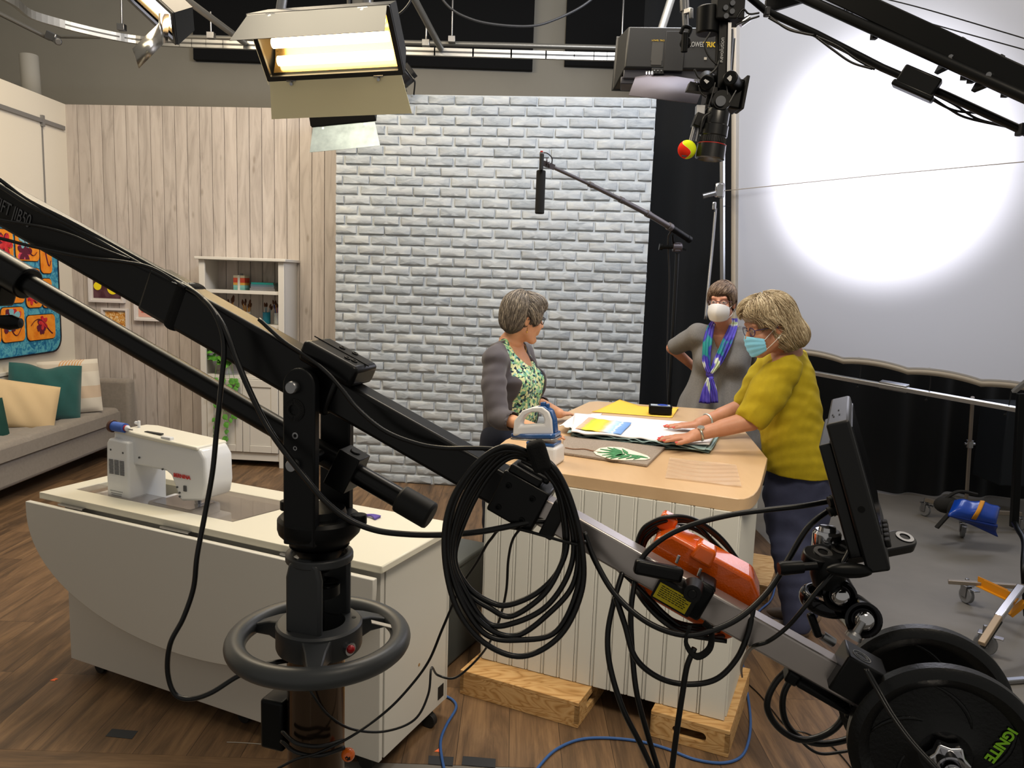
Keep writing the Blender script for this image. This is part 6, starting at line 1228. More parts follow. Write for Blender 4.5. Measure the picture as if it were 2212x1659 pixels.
for x, y, d in ((1888, 79, 2.74), (2084, 166, 2.54), (2098, 173, 2.53), (2172, 203, 2.45)): m = MB(); m.box((0, 0, 0), (.018, .02, .018), Matrix.Translation(AY(x, y, d))); m.build('cable_clip', blackm, crn)
for k in range(5): text('+', .03, Matrix.Translation(AY(1824+4*k, 18+3*k+(k % 2)*6, 2.80)) @ Matrix.Rotation(PI/2, 4, 'X'), mat('grey_print', '', 0), crn, 'beam_print')
pl2 = thing('crane_pole', 'thin black crane pole with a box running down to the right edge', 'pole', AY(1900, 150, 2.6))
m = MB(); m.tube([AY(1600, -22, 3.0), AY(1655, 24, 2.95), AY(1761, 72, 2.85), AY(1905, 146, 2.72), AY(2044, 206, 2.6), AY(2230, 292, 2.45), AY(2500, 415, 2.2)], .0125, 14); m.build('pole_tube', black, pl2)
m = MB(); Mb2 = frame(AY(1984, 178, 2.62), (AY(2044, 206, 2.6)-AY(1905, 146, 2.7))); m.box((0, 0, 0), (.125, .05, .065), Mb2); m.box((.0, 0, -.03), (.14, .055, .02), Mb2); m.build('control_box', black, pl2, bevel=.006)
for x, y, d, q in ((2206, 280, 2.465, .036), (1657, 26, 2.945, .03)): m = MB(); m.box((0, 0, 0), (.02, q, q), Matrix.Translation(AY(x, y, d))); m.build('pole_collar', mat('dark_collar', '14161C', .5), pl2, bevel=.004)
for (ps, lab) in (([(1660, 38), (1690, 55), (1715, 66), (1755, 76)], 1), ([(1660, 34), (1700, 62), (1735, 72), (1758, 76)], 1), ([(1763, 80), (1800, 108), (1840, 135), (1885, 149)], 1), ([(1763, 78), (1810, 100), (1850, 128), (1890, 150)], 1), ([(2010, 200), (2060, 225), (2110, 256), (2170, 272)], 1), ([(2005, 205), (2050, 235), (2090, 255), (2180, 275)], 1), ([(2000, 208), (2060, 238), (2130, 248), (2190, 280)], 1)): cable([(x, y, 2.72-.0003*(x-1800)) for x, y in ps], .004, '', 'pole_cable', par=pl2)
m = MB(); m.prism([(0, 0), (.16, .05), (.17, .09), (.0, .05)], -.01, .01, Matrix.Translation(AY(1652, 30, 3.05)) @ Matrix.Rotation(PI/2, 4, 'X')); m.build('flag_plate', blackm, pl2)
for pts, lab in (([(1815, -8, 2.9), (2000, 48, 2.75), (2230, 112, 2.5)], 'lower thin wire crossing the top right corner'), ([(1880, -10, 2.9), (2000, 20, 2.75), (2230, 88, 2.5)], 'upper thin wire crossing the top right corner')): cable(pts, .002, lab, 'thin_wire', grp='thin wires at the top right', cat='wire')
nS = dirb.cross(upv).normalized()
def onsilk(x, y, off=.05): r_ = ray(x, y); t = ((sbl-Vector((0, 0, HC))).dot(nS))/r_.dot(nS); p = Vector((0, 0, HC))+r_*t; return p-r_.normalized()*off
m = MB(); m.tube([onsilk(1556, 413), onsilk(1900, 378), onsilk(2240, 347)], .0028, 6); tag(m.build('silk_cord', mat('tan_cord', '8C8478', .8)), 'thin cord stretched across the front of the white silk', 'cord')
# clamp and brace at the left silk upright
ck = thing('grip_clamp', 'chrome grip clamp on the left upright of the silk frame', 'clamp', AY(1545, 440, 5.75))
m = MB(); m.box((0, 0, 0), (.07, .07, .11), Matrix.Translation(AY(1553, 412, 5.8))); m.build('clamp_head', chrome, ck, bevel=.012)
m = MB(); m.cyl(AY(1518, 424, 5.75), AY(1545, 417, 5.75), .02, n=14); m.build('clamp_handle', steel, ck); m = MB(); m.box((0, 0, 0), (.03, .04, .06), Matrix.Translation(AY(1542, 445, 5.75))); m.build('lower_jaw', chrome, ck, bevel=.008)
cable([(1546, 450, 5.78), (1538, 540, 5.75), (1530, 620, 5.7), (1524, 690, 5.65)], .012, 'thin steel brace rod slanting down beside the silk frame', 'brace_rod', m_=steel, cat='rod')
# ================================================================== BOOM MICROPHONE
bm_ = thing('boom_microphone', 'shotgun microphone with black foam on a long boom pole over the table', 'microphone', AY(1167, 462, 4.5))
YM = 4.5; m = MB(); m.cyl(AY(1165.5, 462, YM), AY(1169, 368, YM), .0265, n=24); m.build('foam_windshield', mat('black_foam', '0A0A0A', .95, bump=.5, bs=300), bm_, bevel=.006)
m = MB(); m.cyl(AY(1168.5, 372, YM), AY(1170, 329, YM), .0115, n=18); m.build('mic_body', steel, bm_)
m = MB(); m.cyl(AY(1169, 366, YM-.03), AY(1171, 333, YM-.03), .012, n=14); m.build('mic_dark_clip', blackm, bm_); m = MB(); m.cyl(AY(1170, 329, YM), AY(1170, 326, YM), .008, n=10); m.build('red_tip', mat('red_line', '', 0), bm_)
m = MB(); m.lathe([(.018+.004*math.cos(t), .004*math.sin(t)) for t in [2*PI*k/8 for k in range(8)]], AY(1181, 350, YM), (1, 0, 0), 16, closed=True); m.lathe([(.014+.004*math.cos(t), .004*math.sin(t)) for t in [2*PI*k/8 for k in range(8)]], AY(1186, 356, YM), (1, 0, 0), 16, closed=True); m.bar(AY(1172, 352, YM), AY(1198, 362, YM), .012, .03); m.build('shock_mount', mat('gunmetal', '4C474B', .4, .6), bm_)
cable([(1171, 330, YM), (1182, 331, YM), (1192, 341, YM), (1192, 355, YM)], .0035, '', 'mic_cable', par=bm_)
bps = [(1194, 361, YM), (1280, 401, 4.7), (1346, 434, 4.85), (1403, 464, 5.0), (1450, 492, 5.12), (1490, 518, 5.22)]
for k in range(len(bps)-1): m = MB(); m.cyl(AY(*bps[k]), AY(*bps[k+1]), (.0105, .0135, .0165, .0195, .022)[k], n=18); m.cyl(AY(*bps[k+1])-(AY(*bps[k+1])-AY(*bps[k])).normalized()*.03, AY(*bps[k+1]), (.0165, .0195, .0225, .026, .024)[k], n=18); m.build('pole_section', mat('pole_graphite', '5E5A5C' if k < 4 else '121212', .4, .5) if k < 4 else black, bm_)
st_ = thing('microphone_stand', 'black stand holding the boom pole in front of the curtain', 'stand', (AY(1448, 870, 5.5).x, 5.5, 0))
m = MB(); m.cyl((AY(1447, 870, 5.45).x, 5.45, .0), AY(1463, 548, 5.2), .013, n=14); m.build('stand_pole', mat('stand_dark', '1E2022', .35, .5), st_)
m = MB(); c_ = AY(1463, 534, 5.2); m.cyl(c_-Vector((.03, 0, 0)), c_+Vector((.03, 0, 0)), .03, n=20); m.box((0, 0, 0), (.04, .05, .06), Matrix.Translation(c_)); m.build('grip_head', mat('gunmetal', '', 0), st_, bevel=.004)
m = MB(); m.cyl(AY(1428, 534, 5.2), c_, .012, n=12); m.cyl(AY(1424, 533, 5.2), AY(1431, 534, 5.2), .022, n=16); m.cyl(AY(1453, 508, 5.15), AY(1455, 530, 5.2), .008, n=8); m.bar(c_, AY(1482, 540, 5.2), .012, .012); m.build('grip_handle', black, st_)
cable([(1449, 500, 5.15), (1443, 520, 5.2), (1446, 600, 5.3), (1443, 700, 5.4), (1441, 780, 5.45), (1443, 870, 5.5)], .006, 'dark cable hanging beside the microphone stand', m_=mat('dark_grey_cable', '', 0))
for k in range(3): a = 2*PI*k/3; m = MB(); m.bar((AY(1447, 870, 5.45).x, 5.45, .25), (AY(1447, 870, 5.45).x+.4*math.cos(a), 5.45+.35*math.sin(a), .015), .02, .012); m.build('stand_leg', black, st_)
# ================================================================== RIGHT SIDE: stands, sandbag, bag
cst = mat('caster_grey', '6E6F72', .5); 
def caster(c, par, rz=0, r=.045):
    M = Matrix.Translation((c[0], c[1], 0)) @ Matrix.Rotation(rz, 4, 'Z'); m = MB(); m.cyl(M @ Vector((-.012, 0, r)), M @ Vector((.012, 0, r)), r, n=24); w_ = m.build('caster_wheel', cst, par, bevel=.004)
    m = MB(); m.box((-.018, .008, r+.02), (.004, .04, .06), M); m.box((.018, .008, r+.02), (.004, .04, .06), M); m.box((0, .008, r+.053), (.05, .055, .006), M); m.cyl(M @ Vector((0, .008, r+.05)), M @ Vector((0, .008, r+.09)), .01, n=12); m.box((0, -.05, r+.045), (.035, .04, .006), M); m.build('caster_fork', steel, w_, bevel=.002)
rs = thing('rolling_stand', 'silver rolling stand on grey casters holding the bottom of the silk', 'stand', (AZ(2085, 1120, 0).x, 5.3, 0))
bx = AZ(2085, 1115, .1); top_ = AY(2101, 858, 5.0)
m = MB(); m.cyl((bx.x, bx.y, .12), top_, .012, n=16); m.build('stand_pole', mat('satin_pole', '8E8478', .4, .6), rs); m = MB(); pc_ = Vector((bx.x, bx.y, .12)); pc_ = pc_+(top_-pc_)*.62; m.cyl(pc_-Vector((0, 0, .025)), pc_+Vector((0, 0, .025)), .022, n=16); m.cyl(pc_-Vector((.035, 0, 0)), pc_+Vector((.035, 0, 0)), .008, n=10); m.build('locking_collar', steel, rs)
ca, cb_, cc_ = AZ(1997, 1114, 0), AZ(2078, 1160, 0), AZ(2200, 1146, 0)
for q, rz in ((ca, .3), (cb_, -.4), (cc_, .5)): caster(q, rs, rz)
for q in (ca, cb_, cc_): m = MB(); m.bar((q.x, q.y, .125), (bx.x, bx.y, .14), .03, .03); m.build('base_leg', mat('satin_pole', '', 0), rs, bevel=.003)
sb = thing('sandbag', 'bright blue sandbag with an orange strap on the rolling stand', 'sandbag', AY(2105, 1150, 5.0))
P4 = [AY(2062, 1080, 5.02), AY(2161, 1096, 4.98), AY(2152, 1132, 4.86), AY(2048, 1112, 4.88)]
blu = mat('blue_vinyl', '0E3C9A', .3, coat=.2)
def bagf(u, v, s_): 
    p = (P4[0]*(1-u)+P4[1]*u)*(1-v)+(P4[3]*(1-u)+P4[2]*u)*v; k = max(0, (1-(2*u-1)**4)*(1-(2*v-1)**4))**.6
    return p+Vector((0, -.035, .045))*k*s_+Vector((0, 0, .008*math.sin(u*14)*k))
m = MB(); m.grid(lambda u, v: bagf(u, v, 1), 26, 16); m.grid(lambda u, v: bagf(1-u, v, -.8), 26, 16); m.build('bag', blu, sb, smooth=180)
P5 = [P4[3], P4[2]+Vector((.01, 0, -.01)), AY(2155, 1160, 4.9), AY(2075, 1122, 4.92)]
m = MB(); m.grid(lambda u, v: (P5[0]*(1-u)+P5[1]*u)*(1-v)+(P5[3]*(1-u)+P5[2]*u)*v+Vector((0, .02*math.sin(v*3), 0)), 14, 8); m.build('lower_bag', mat('blue_vinyl_dark', '0C2F80', .35), sb, solid=.02, smooth=180)
m = MB(); m.grid(lambda u, v: bagf(.50+.10*u-.03*v, v, 1)+Vector((0, -.004, .003)), 5, 16); m.build('orange_strap', mat('orange_webbing', 'C8861A', .7), sb, solid=.003, smooth=180)
bb2 = thing('black_bag', 'small black saddle bag slung on the rolling stand beside the sandbag', 'bag', AY(2050, 1130, 5.05))
m = MB(); m.sph(AY(2045, 1090, 5.1), (.085, .06, .06), 18, 12); m.sph(AY(2062, 1100, 5.04), (.05, .04, .06), 16, 10); m.build('pouch', mat('black_canvas', '16140F', .9), bb2, smooth=180)
m = MB(); m.bar(AY(2052, 1108, 5.0), AY(2023, 1140, 4.98), .03, .012); m.tube(spline([AY(2035, 1082, 5.08), AY(2070, 1062, 5.1), AY(2110, 1068, 5.15)], 6), .012, 6); m.build('strap', mat('black_canvas', '', 0), bb2)
bs = thing('black_stand', 'black steel stand upright with a bent leg at the right edge', 'stand', AZ(2192, 1140, 0))
m = MB(); m.bar(AY(2206, 850, 4.35), AY(2190, 1138, 4.35), .03, .04); m.build('upright', black, bs, bevel=.003); m = MB(); m.tube(spline([AY(2190, 1128, 4.35), AY(2200, 1145, 4.2), AY(2213, 1172, 4.05), AY(2212, 1230, 3.8), AZ(2218, 1330, .02)], 5), .016, 10); m.build('bent_leg', black, bs)
m = MB(); m.box((0, 0, 0), (.34, .35, .62), Matrix.Translation(AY(2185, 955, 5.9))); tag(m.build('dark_case', mat('dark_case_blue', '10161C', .8), bevel=.01), 'dark equipment case in the shade behind the rolling stand', 'case')
m = MB(); m.box((0, 0, 0), (.1, .2, .32), Matrix.Translation(Vector((AY(2130, 900, 5.95).x, 5.95, .16)))); 
# silver strut at the silk corner
m = MB(); m.bar(AY(2190, 846, 4.45), AY(2240, 805, 4.3), .03, .02); tag(m.build('corner_strut', alu, bevel=.003), 'short silver strut clamped to the silk frame at the right edge', 'strut')
# yellow and chrome dolly at lower right
dl = thing('dolly_base', 'wheeled dolly base with a yellow channel and chrome leg at the lower right edge', 'dolly', AZ(2180, 1340, 0))
m = MB(); m.bar(AY(2048, 1256, 3.9), AY(2215, 1268, 3.75), .03, .02); m.build('grey_rail', mat('satin_pole', '', 0), dl, bevel=.002)
caster(AZ(2086, 1302, 0), dl, .2, .045)
m = MB(); a_, b2_ = AY(2125, 1262, 3.8), AY(2190, 1292, 3.6); m.bar(a_, b2_, .004, .045); m.bar(a_+Vector((0, .05, .0)), b2_+Vector((0, .05, 0)), .004, .045); m.bar(a_+Vector((0, .025, -.02)), b2_+Vector((0, .025, -.02)), .05, .004); m.build('yellow_channel', mat('yellow_orange_paint', 'C8820E', .4), dl)
m = MB(); m.bar(AY(2206, 1268, 3.45), AY(2156, 1335, 3.3), .034, .03); m.build('chrome_leg', chrome, dl, bevel=.004); m = MB(); m.bar(AY(2158, 1332, 3.3), AY(2120, 1391, 3.2), .03, .022); m.build('wood_tipped_leg', mat('satin_tan', 'A08C74', .4, .4), dl, bevel=.003)
m = MB(); m.bar(AY(2160, 1340, 3.32), AY(2122, 1397, 3.24), .02, .02); m.build('rubber_edge', blackm, dl); caster(AZ(2126, 1413, 0), dl, .9, .05)
m = MB(); m.bar(AY(2180, 1328, 3.4), AY(2215, 1300, 3.4), .03, .02); m.build('yellow_brace', mat('yellow_orange_paint', '', 0), dl)
# floor wire channel seen behind plates
m = MB(); m.box((0, 0, 0), (.12, .03, .02), Matrix.Translation(AZ(2190, 1470, .01)) @ Matrix.Rotation(.2, 4, 'Z')); tag(m.build('metal_clip', steel, bevel=.004), 'small metal clip on the concrete behind the weight plates', 'clip')
# ================================================================== PEOPLE
class SD:
    def __init__(s, lo, hi, h):
        s.lo = np.array(lo, float); s.h = h; s.n = np.ceil((np.array(hi, float)-s.lo)/h).astype(int)+1
        s.D = np.full(s.n, .5, np.float32); s.ax = [s.lo[i]+h*np.arange(s.n[i]) for i in range(3)]
    def sl(s, lo, hi):
        a = np.clip(np.floor((np.array(lo)-s.lo)/s.h).astype(int), 0, s.n); b = np.clip(np.ceil((np.array(hi)-s.lo)/s.h).astype(int)+1, 0, s.n)
        return tuple(slice(i, j) for i, j in zip(a, b))
    def op(s, fn, lo, hi, k=.01, sub=False):
        q = s.sl(np.array(lo)-k-.015, np.array(hi)+k+.015)
        X = s.ax[0][q[0]][:, None, None]; Y = s.ax[1][q[1]][None, :, None]; Z = s.ax[2][q[2]][None, None, :]
        if 0 in (X.size, Y.size, Z.size): return s
        d = fn(X, Y, Z).astype(np.float32); a = s.D[q]
        if sub:
            d = -d; h = np.clip(.5-.5*(a-d)/k, 0, 1); s.D[q] = a*(1-h)+d*h+k*h*(1-h)
        else:
            h = np.clip(.5+.5*(a-d)/k, 0, 1); s.D[q] = a*(1-h)+d*h-k*h*(1-h)
        return s
    def cap(s, a, b, r1, r2=None, k=.01, sub=False):
        a = np.array(a, float); b = np.array(b, float); r2 = r1 if r2 is None else r2; ab = b-a; L2 = max(1e-9, ab @ ab)
        def fn(X, Y, Z):
            t = np.clip(((X-a[0])*ab[0]+(Y-a[1])*ab[1]+(Z-a[2])*ab[2])/L2, 0, 1)
            return np.sqrt((X-a[0]-t*ab[0])**2+(Y-a[1]-t*ab[1])**2+(Z-a[2]-t*ab[2])**2)-(r1+(r2-r1)*t)
        r = max(r1, r2); return s.op(fn, np.minimum(a, b)-r, np.maximum(a, b)+r, k, sub)
    def ell(s, M, c, r, k=.01, sub=False):
        R = np.array(M.to_3x3()); c = np.array(M @ Vector(c)); r = np.array(r, float); m = r.max()
        def fn(X, Y, Z):
            x, y, z = X-c[0], Y-c[1], Z-c[2]; l = [(R[0, i]*x+R[1, i]*y+R[2, i]*z) for i in range(3)]
            k0 = np.sqrt(sum((l[i]/r[i])**2 for i in range(3))); k1 = np.sqrt(sum((l[i]/r[i]**2)**2 for i in range(3)))+1e-6
            return k0*(k0-1)/k1
        return s.op(fn, c-m, c+m, k, sub)
    def loft(s, T, zs_, cx, cy, rl, ra, k=.02, sub=False, p=2.2):
        # T: frame (r,f,up) with origin; cross sections by height
        Ti = np.array(T.inverted()); zs_, cx, cy, rl, ra = (np.array(v, float) for v in (zs_, cx, cy, rl, ra)); o = np.argsort(zs_); zs_, cx, cy, rl, ra = zs_[o], cx[o], cy[o], rl[o], ra[o]
        zz = np.linspace(zs_[0], zs_[-1], 80); ker = np.ones(9)/9
        def sm(v): w = np.interp(zz, zs_, v); return np.convolve(np.pad(w, 4, 'edge'), ker, 'valid')
        cx, cy, rl, ra = sm(cx), sm(cy), sm(rl), sm(ra)
        def fn(X, Y, Z):
            x = Ti[0, 0]*X+Ti[0, 1]*Y+Ti[0, 2]*Z+Ti[0, 3]; y = Ti[1, 0]*X+Ti[1, 1]*Y+Ti[1, 2]*Z+Ti[1, 3]; z = Z
            c1, c2, a, b = (np.interp(z, zz, v) for v in (cx, cy, rl, ra))
            q = (np.abs((x-c1)/a)**p+np.abs((y-c2)/b)**p)**(1/p); d = (q-1)*np.minimum(a, b)
            return np.maximum(d, np.maximum(z-zz[-1], zz[0]-z)+0*d)
        c = T.translation; R_ = .5; return s.op(fn, (c.x-R_, c.y-R_, zs_[0]-.02), (c.x+R_, c.y+R_, zs_[-1]+.02), k, sub)
    def disp(s, fn, band=.04):
        m = np.argwhere(np.abs(s.D) < band)
        if len(m): P_ = s.lo+m*s.h; s.D[m[:, 0], m[:, 1], m[:, 2]] += fn(P_[:, 0], P_[:, 1], P_[:, 2])
        return s
    def mesh(s):
        D = s.D; D[0], D[-1], D[:, 0], D[:, -1], D[:, :, 0], D[:, :, -1] = (1,)*6
        S = D < 0; nx, ny, nz = D.shape
        cnt = np.zeros((nx-1, ny-1, nz-1), np.int8)
        for i in (0, 1):
            for j in (0, 1):
                for k in (0, 1): cnt += S[i:nx-1+i, j:ny-1+j, k:nz-1+k]
        C = np.argwhere((cnt > 0) & (cnt < 8)); idx = np.full((nx-1, ny-1, nz-1), -1, np.int32); idx[C[:, 0], C[:, 1], C[:, 2]] = np.arange(len(C))
        cs = [(i, j, k) for i in (0, 1) for j in (0, 1) for k in (0, 1)]; V = np.stack([D[C[:, 0]+i, C[:, 1]+j, C[:, 2]+k] for i, j, k in cs], 1)
        acc = np.zeros((len(C), 3)); n = np.zeros(len(C))
        for a in range(8):
            for b in range(a+1, 8):
                if sum(abs(cs[a][t]-cs[b][t]) for t in range(3)) != 1: continue
                va, vb = V[:, a], V[:, b]; m = (va < 0) != (vb < 0); t = np.where(m, va/np.where(m, va-vb, 1), 0)
                p = np.array(cs[a])[None, :]+t[:, None]*(np.array(cs[b])-np.array(cs[a]))[None, :]; acc += p*m[:, None]; n += m
        P_ = s.lo+(C+acc/n[:, None])*s.h; F = []
        for ax in range(3):
            A = [slice(None)]*3; B = [slice(None)]*3; A[ax] = slice(0, -1); B[ax] = slice(1, None); sa, sb_ = S[tuple(A)], S[tuple(B)]
            E = np.argwhere(sa != sb_); E = E[(E[:, (ax+1) % 3] > 0) & (E[:, (ax+2) % 3] > 0)]; u, v = (ax+1) % 3, (ax+2) % 3
            def g(du, dv): q = E.copy(); q[:, u] -= du; q[:, v] -= dv; return idx[q[:, 0], q[:, 1], q[:, 2]]
            Q = np.stack([g(1, 1), g(0, 1), g(0, 0), g(1, 0)], 1); fl = ~sa[E[:, 0], E[:, 1], E[:, 2]]; Q[fl] = Q[fl][:, ::-1]; F.append(Q[(Q >= 0).all(1)])
        return P_, np.concatenate(F)
    def build(s, name, m_, par, smooth_it=1):
        P_, F = s.mesh()
        for _ in range(smooth_it):   # light Laplacian smoothing
            acc = np.zeros_like(P_); n = np.zeros(len(P_))
            for a, b in ((0, 1), (1, 2), (2, 3), (3, 0)):
                np.add.at(acc, F[:, a], P_[F[:, b]]); np.add.at(n, F[:, a], 1); np.add.at(acc, F[:, b], P_[F[:, a]]); np.add.at(n, F[:, b], 1)
            P_ = P_*.5+.5*acc/np.maximum(n, 1)[:, None]
        return mkobj(name, P_, F, m_, par, smooth=180)
def headframe(o, f, roll=0):
    f = Vector(f).normalized(); u = Vector((0, 0, 1)); r = f.cross(u).normalized(); u = r.cross(f)
    M = Matrix((r, f, u)).transposed().to_4x4(); M.translation = o; return M @ Matrix.Rotation(roll, 4, 'Y')
def head(S, M, neck_to, sex=1, nr=.052):
    E = lambda c, r, k=.012, sub=False: S.ell(M, c, r, k, sub); C_ = lambda a, b, r1, r2, k=.012: S.cap(tuple(M @ Vector(a)), tuple(M @ Vector(b)), r1, r2, k)
    E((0, -.012, .038), (.074, .094, .086)); E((0, .028, -.03), (.06, .066, .085), .02)
    C_((-.045, .0, -.055), (-.012, .062, -.102), .026, .019); C_((.045, .0, -.055), (.012, .062, -.102), .026, .019); C_((0, .07, -.103), (0, .076, -.1), .017, .016)
    C_((-.034, .078, .034), (.034, .078, .034), .014, .014, .014)
    E((-.034, .064, -.03), (.026, .028, .028), .014); E((.034, .064, -.03), (.026, .028, .028), .014)
    for s_ in (-1, 1): S.ell(M, (s_*.031, .1, .012), (.016, .014, .012), .012, True); S.ell(M, (s_*.031, .078, .011), (.0135, .0125, .0115), .004)
    C_((0, .088, .018), (0, .108, -.022), .0085, .0115, .008); E((-.011, .1, -.027), (.008, .009, .007), .006); E((.011, .1, -.027), (.008, .009, .007), .006)
    E((0, .084, -.048), (.026, .014, .018), .01); C_((-.018, .0875, -.056), (.018, .0875, -.056), .0048, .0048, .006); C_((-.016, .086, -.067), (.016, .086, -.067), .0056, .0056, .006)
    for s_ in (-1, 1):
        S.ell(M @ Matrix.Translation((s_*.074, -.008, -.006)) @ Matrix.Rotation(s_*.45, 4, 'Z') @ Matrix.Rotation(-.2, 4, 'X'), (0, 0, 0), (.0065, .018, .031), .004); S.ell(M, (s_*.082, -.004, .0), (.004, .009, .016), .004, True)
    a = M @ Vector((0, -.025, -.055)); S.cap(tuple(a), tuple(neck_to), nr, nr*1.12, .02)
def hand(S, w, f, n, side, sc_=1.0, curl=(.05, .06, .06, .06), spread=.10, kk=.0045):
    f = Vector(f).normalized(); n = Vector(n); n = (n-f*n.dot(f)).normalized(); s_ = f.cross(n)*side      # s_ towards the thumb
    tips = []; w = Vector(w)
    lat = (.027, .0085, -.0105, -.028); fl = (.068, .077, .071, .056)
    for i in range(4):
        k = w+f*(.082-.006*abs(i-1))*sc_+s_*lat[i]*sc_+n*(.004-.002*abs(i-1.5)); S.cap(tuple(w+s_*lat[i]*.55*sc_+f*.008), tuple(k), .0125*sc_, .0105*sc_, .012)
        d = (f+s_*(lat[i]/.03)*spread).normalized(); c = curl[i]; p = k; r_ = .0088*sc_ if i < 3 else .0078*sc_
        for j, (q, rr) in enumerate(((.45, 1), (.3, .92), (.25, .84))):
            d2 = (d*math.cos(c*(j+.6))-n*math.sin(c*(j+.6))).normalized(); p2 = p+d2*fl[i]*q*sc_; S.cap(tuple(p), tuple(p2), r_*rr, r_*rr*.92, kk if j else .006); p = p2
        tips.append((p, d2))
    a = w+f*.018*sc_+s_*.022*sc_-n*.004; b = w+f*.05*sc_+s_*.045*sc_-n*.006; c_ = w+f*.078*sc_+s_*.058*sc_-n*.008; e = w+f*.1*sc_+s_*.062*sc_-n*.009
    S.cap(tuple(a), tuple(b), .0145*sc_, .011*sc_, .012); S.cap(tuple(b), tuple(c_), .0105*sc_, .0095*sc_, .005); S.cap(tuple(c_), tuple(e), .0095*sc_, .0078*sc_, .004); tips.append((e, (e-c_).normalized()))
    return tips, n, s_
def limb(S, pts, rs, k=.015):
    for i in range(len(pts)-1): S.cap(tuple(pts[i]), tuple(pts[i+1]), rs[i], rs[i+1], k)
def profile(rows, Y, T, ratio, grow=0):
    rx, fx = abs(T[0][0]), abs(T[0][1]); zs_, cx, cy, rl, ra = [], [], [], [], []
    for row in rows:
        y, xl, xr = row[:3]; Yr = row[3] if len(row) > 3 else Y; a, b = AY(xl, y, Yr), AY(xr, y, Yr); c = (a+b)/2; R_ = (b.x-a.x)/2+grow; l = R_/math.sqrt(rx*rx+(ratio*fx)**2); q = T.inverted() @ Vector((c.x, Yr, c.z))
        zs_.append(c.z); cx.append(q.x); cy.append(q.y); rl.append(l); ra.append(l*ratio)
    return zs_, cx, cy, rl, ra
def hairmat(name, stops):
    m, nt, b, L = shader(name, .5, .35); at = nn(nt, 'ShaderNodeAttribute', attribute_name='rnd'); tc = nn(nt, 'ShaderNodeTexCoord'); n = nn(nt, 'ShaderNodeTexNoise', Scale=30.0, Detail=3.0); L(tc.outputs['Object'], n.inputs['Vector'])
    ma = nn(nt, 'ShaderNodeMath', operation='MULTIPLY_ADD'); L(n.outputs[0], ma.inputs[0]); ma.inputs[1].default_value = .5; L(at.outputs['Fac'], ma.inputs[2])
    su = nn(nt, 'ShaderNodeMath', operation='SUBTRACT'); L(ma.outputs[0], su.inputs[0]); su.inputs[1].default_value = .25
    r = ramp(nt, stops); L(su.outputs[0], r.inputs[0]); L(r.outputs[0], b.inputs['Base Color']); return m
def hairsdf(prims, P_):
    d = None
    for c, r in prims:
        q = (P_-np.array(c)); r = np.array(r); k0 = np.linalg.norm(q/r, axis=1); k1 = np.linalg.norm(q/r**2, axis=1)+1e-6; e = k0*(k0-1)/k1
        if d is None: d = e
        else: h = np.clip(.5+.5*(d-e)/.02, 0, 1); d = d*(1-h)+e*h-.02*h*(1-h)
    return d
def hair(M, prims, m_, par, n=900, keep=None, flow=None, steps=9, step=.010, rad=.0022, lift=.003, wave=.0, seed=1, subs=(), bare=()):
    lo = np.array([min(c[i]-r[i] for c, r in prims)-.03 for i in range(3)]); hi = np.array([max(c[i]+r[i] for c, r in prims)+.03 for i in range(3)])
    S = SD(lo, hi, .004); I = Matrix.Identity(4)
    for c, r in prims: S.ell(I, c, r, .02)
    for c, r in subs: S.ell(I, c, r, .012, True)
    S.disp(lambda x, y, z: .0022*np.sin(np.arctan2(x, y+.02)*34+6*np.sin(z*40))*.8)
    P_, F = S.mesh(); R = np.array(M.to_3x3()); t = np.array(M.translation)
    rg = np.random.RandomState(seed); st_i = rg.choice(len(P_), n*3); p = P_[st_i]; out_ = (hairsdf(prims, p)); 
    if keep is not None: p = p[keep(p)]
    p = p[:n]; pts = [p.copy()]; ph = rg.uniform(0, 6.28, len(p)); lf_ = rg.uniform(.3, 1.0, len(p))*lift
    for k in range(steps):
        d = flow(p); d = d/np.linalg.norm(d, axis=1)[:, None]; side_ = np.cross(d, p/np.linalg.norm(p, axis=1)[:, None]); p = p+d*step+side_*(wave*np.sin(ph+k*.9))[:, None]
        for _ in range(2):
            v = hairsdf(prims, p); g = np.stack([(hairsdf(prims, p+np.eye(3)[i]*.002)-v)/.002 for i in range(3)], 1); g /= np.linalg.norm(g, axis=1)[:, None]+1e-6; p = p-g*((v-lf_)*np.where(v < lf_, 1, .75))[:, None]
        pts.append(p.copy())
    pts = np.stack(pts, 1)                       # n, steps+1, 3
    core = mkobj('hair', P_ @ R.T+t, F, m_, par, smooth=180)
    jit_ = rg.uniform(.82, 1.04, len(pts))[:, None]; mb_ = MB(); inb = np.zeros(pts.shape[:2], bool)
    for c, r in list(bare)+list(subs): inb |= (np.linalg.norm((pts-np.array(c))/(np.array(r)*.97), axis=2) < jit_)
    for i in range(len(p)):
        mb_.rv = float(rg.uniform(0, 1)); w_ = pts[i] @ R.T+t; L_ = rg.randint(5, steps+1)
        if inb[i].any(): L_ = min(L_, int(np.argmax(inb[i]))-1)
        if L_ < 3: continue
        w_ = w_[:L_+1]
        mb_.tube([Vector(q) for q in w_], [rad*(1-(j/L_)**2*.85)*lf_[i]/lift*1.3+.0004 for j in range(L_+1)], 5, caps=False)
    so = mb_.build('hair_locks', m_, core, smooth=180); return core
def ring_around(c, ax, r, rt, m_, nm, par, n=30, flat=1.0):
    m = MB(); c = Vector(c); q = fz(c, ax); m.lathe([(r+rt*.6*math.cos(t), rt*flat*math.sin(t)) for t in [2*PI*k/8 for k in range(8)]], c, ax, n, closed=True); return m.build(nm, m_, par, smooth=180)
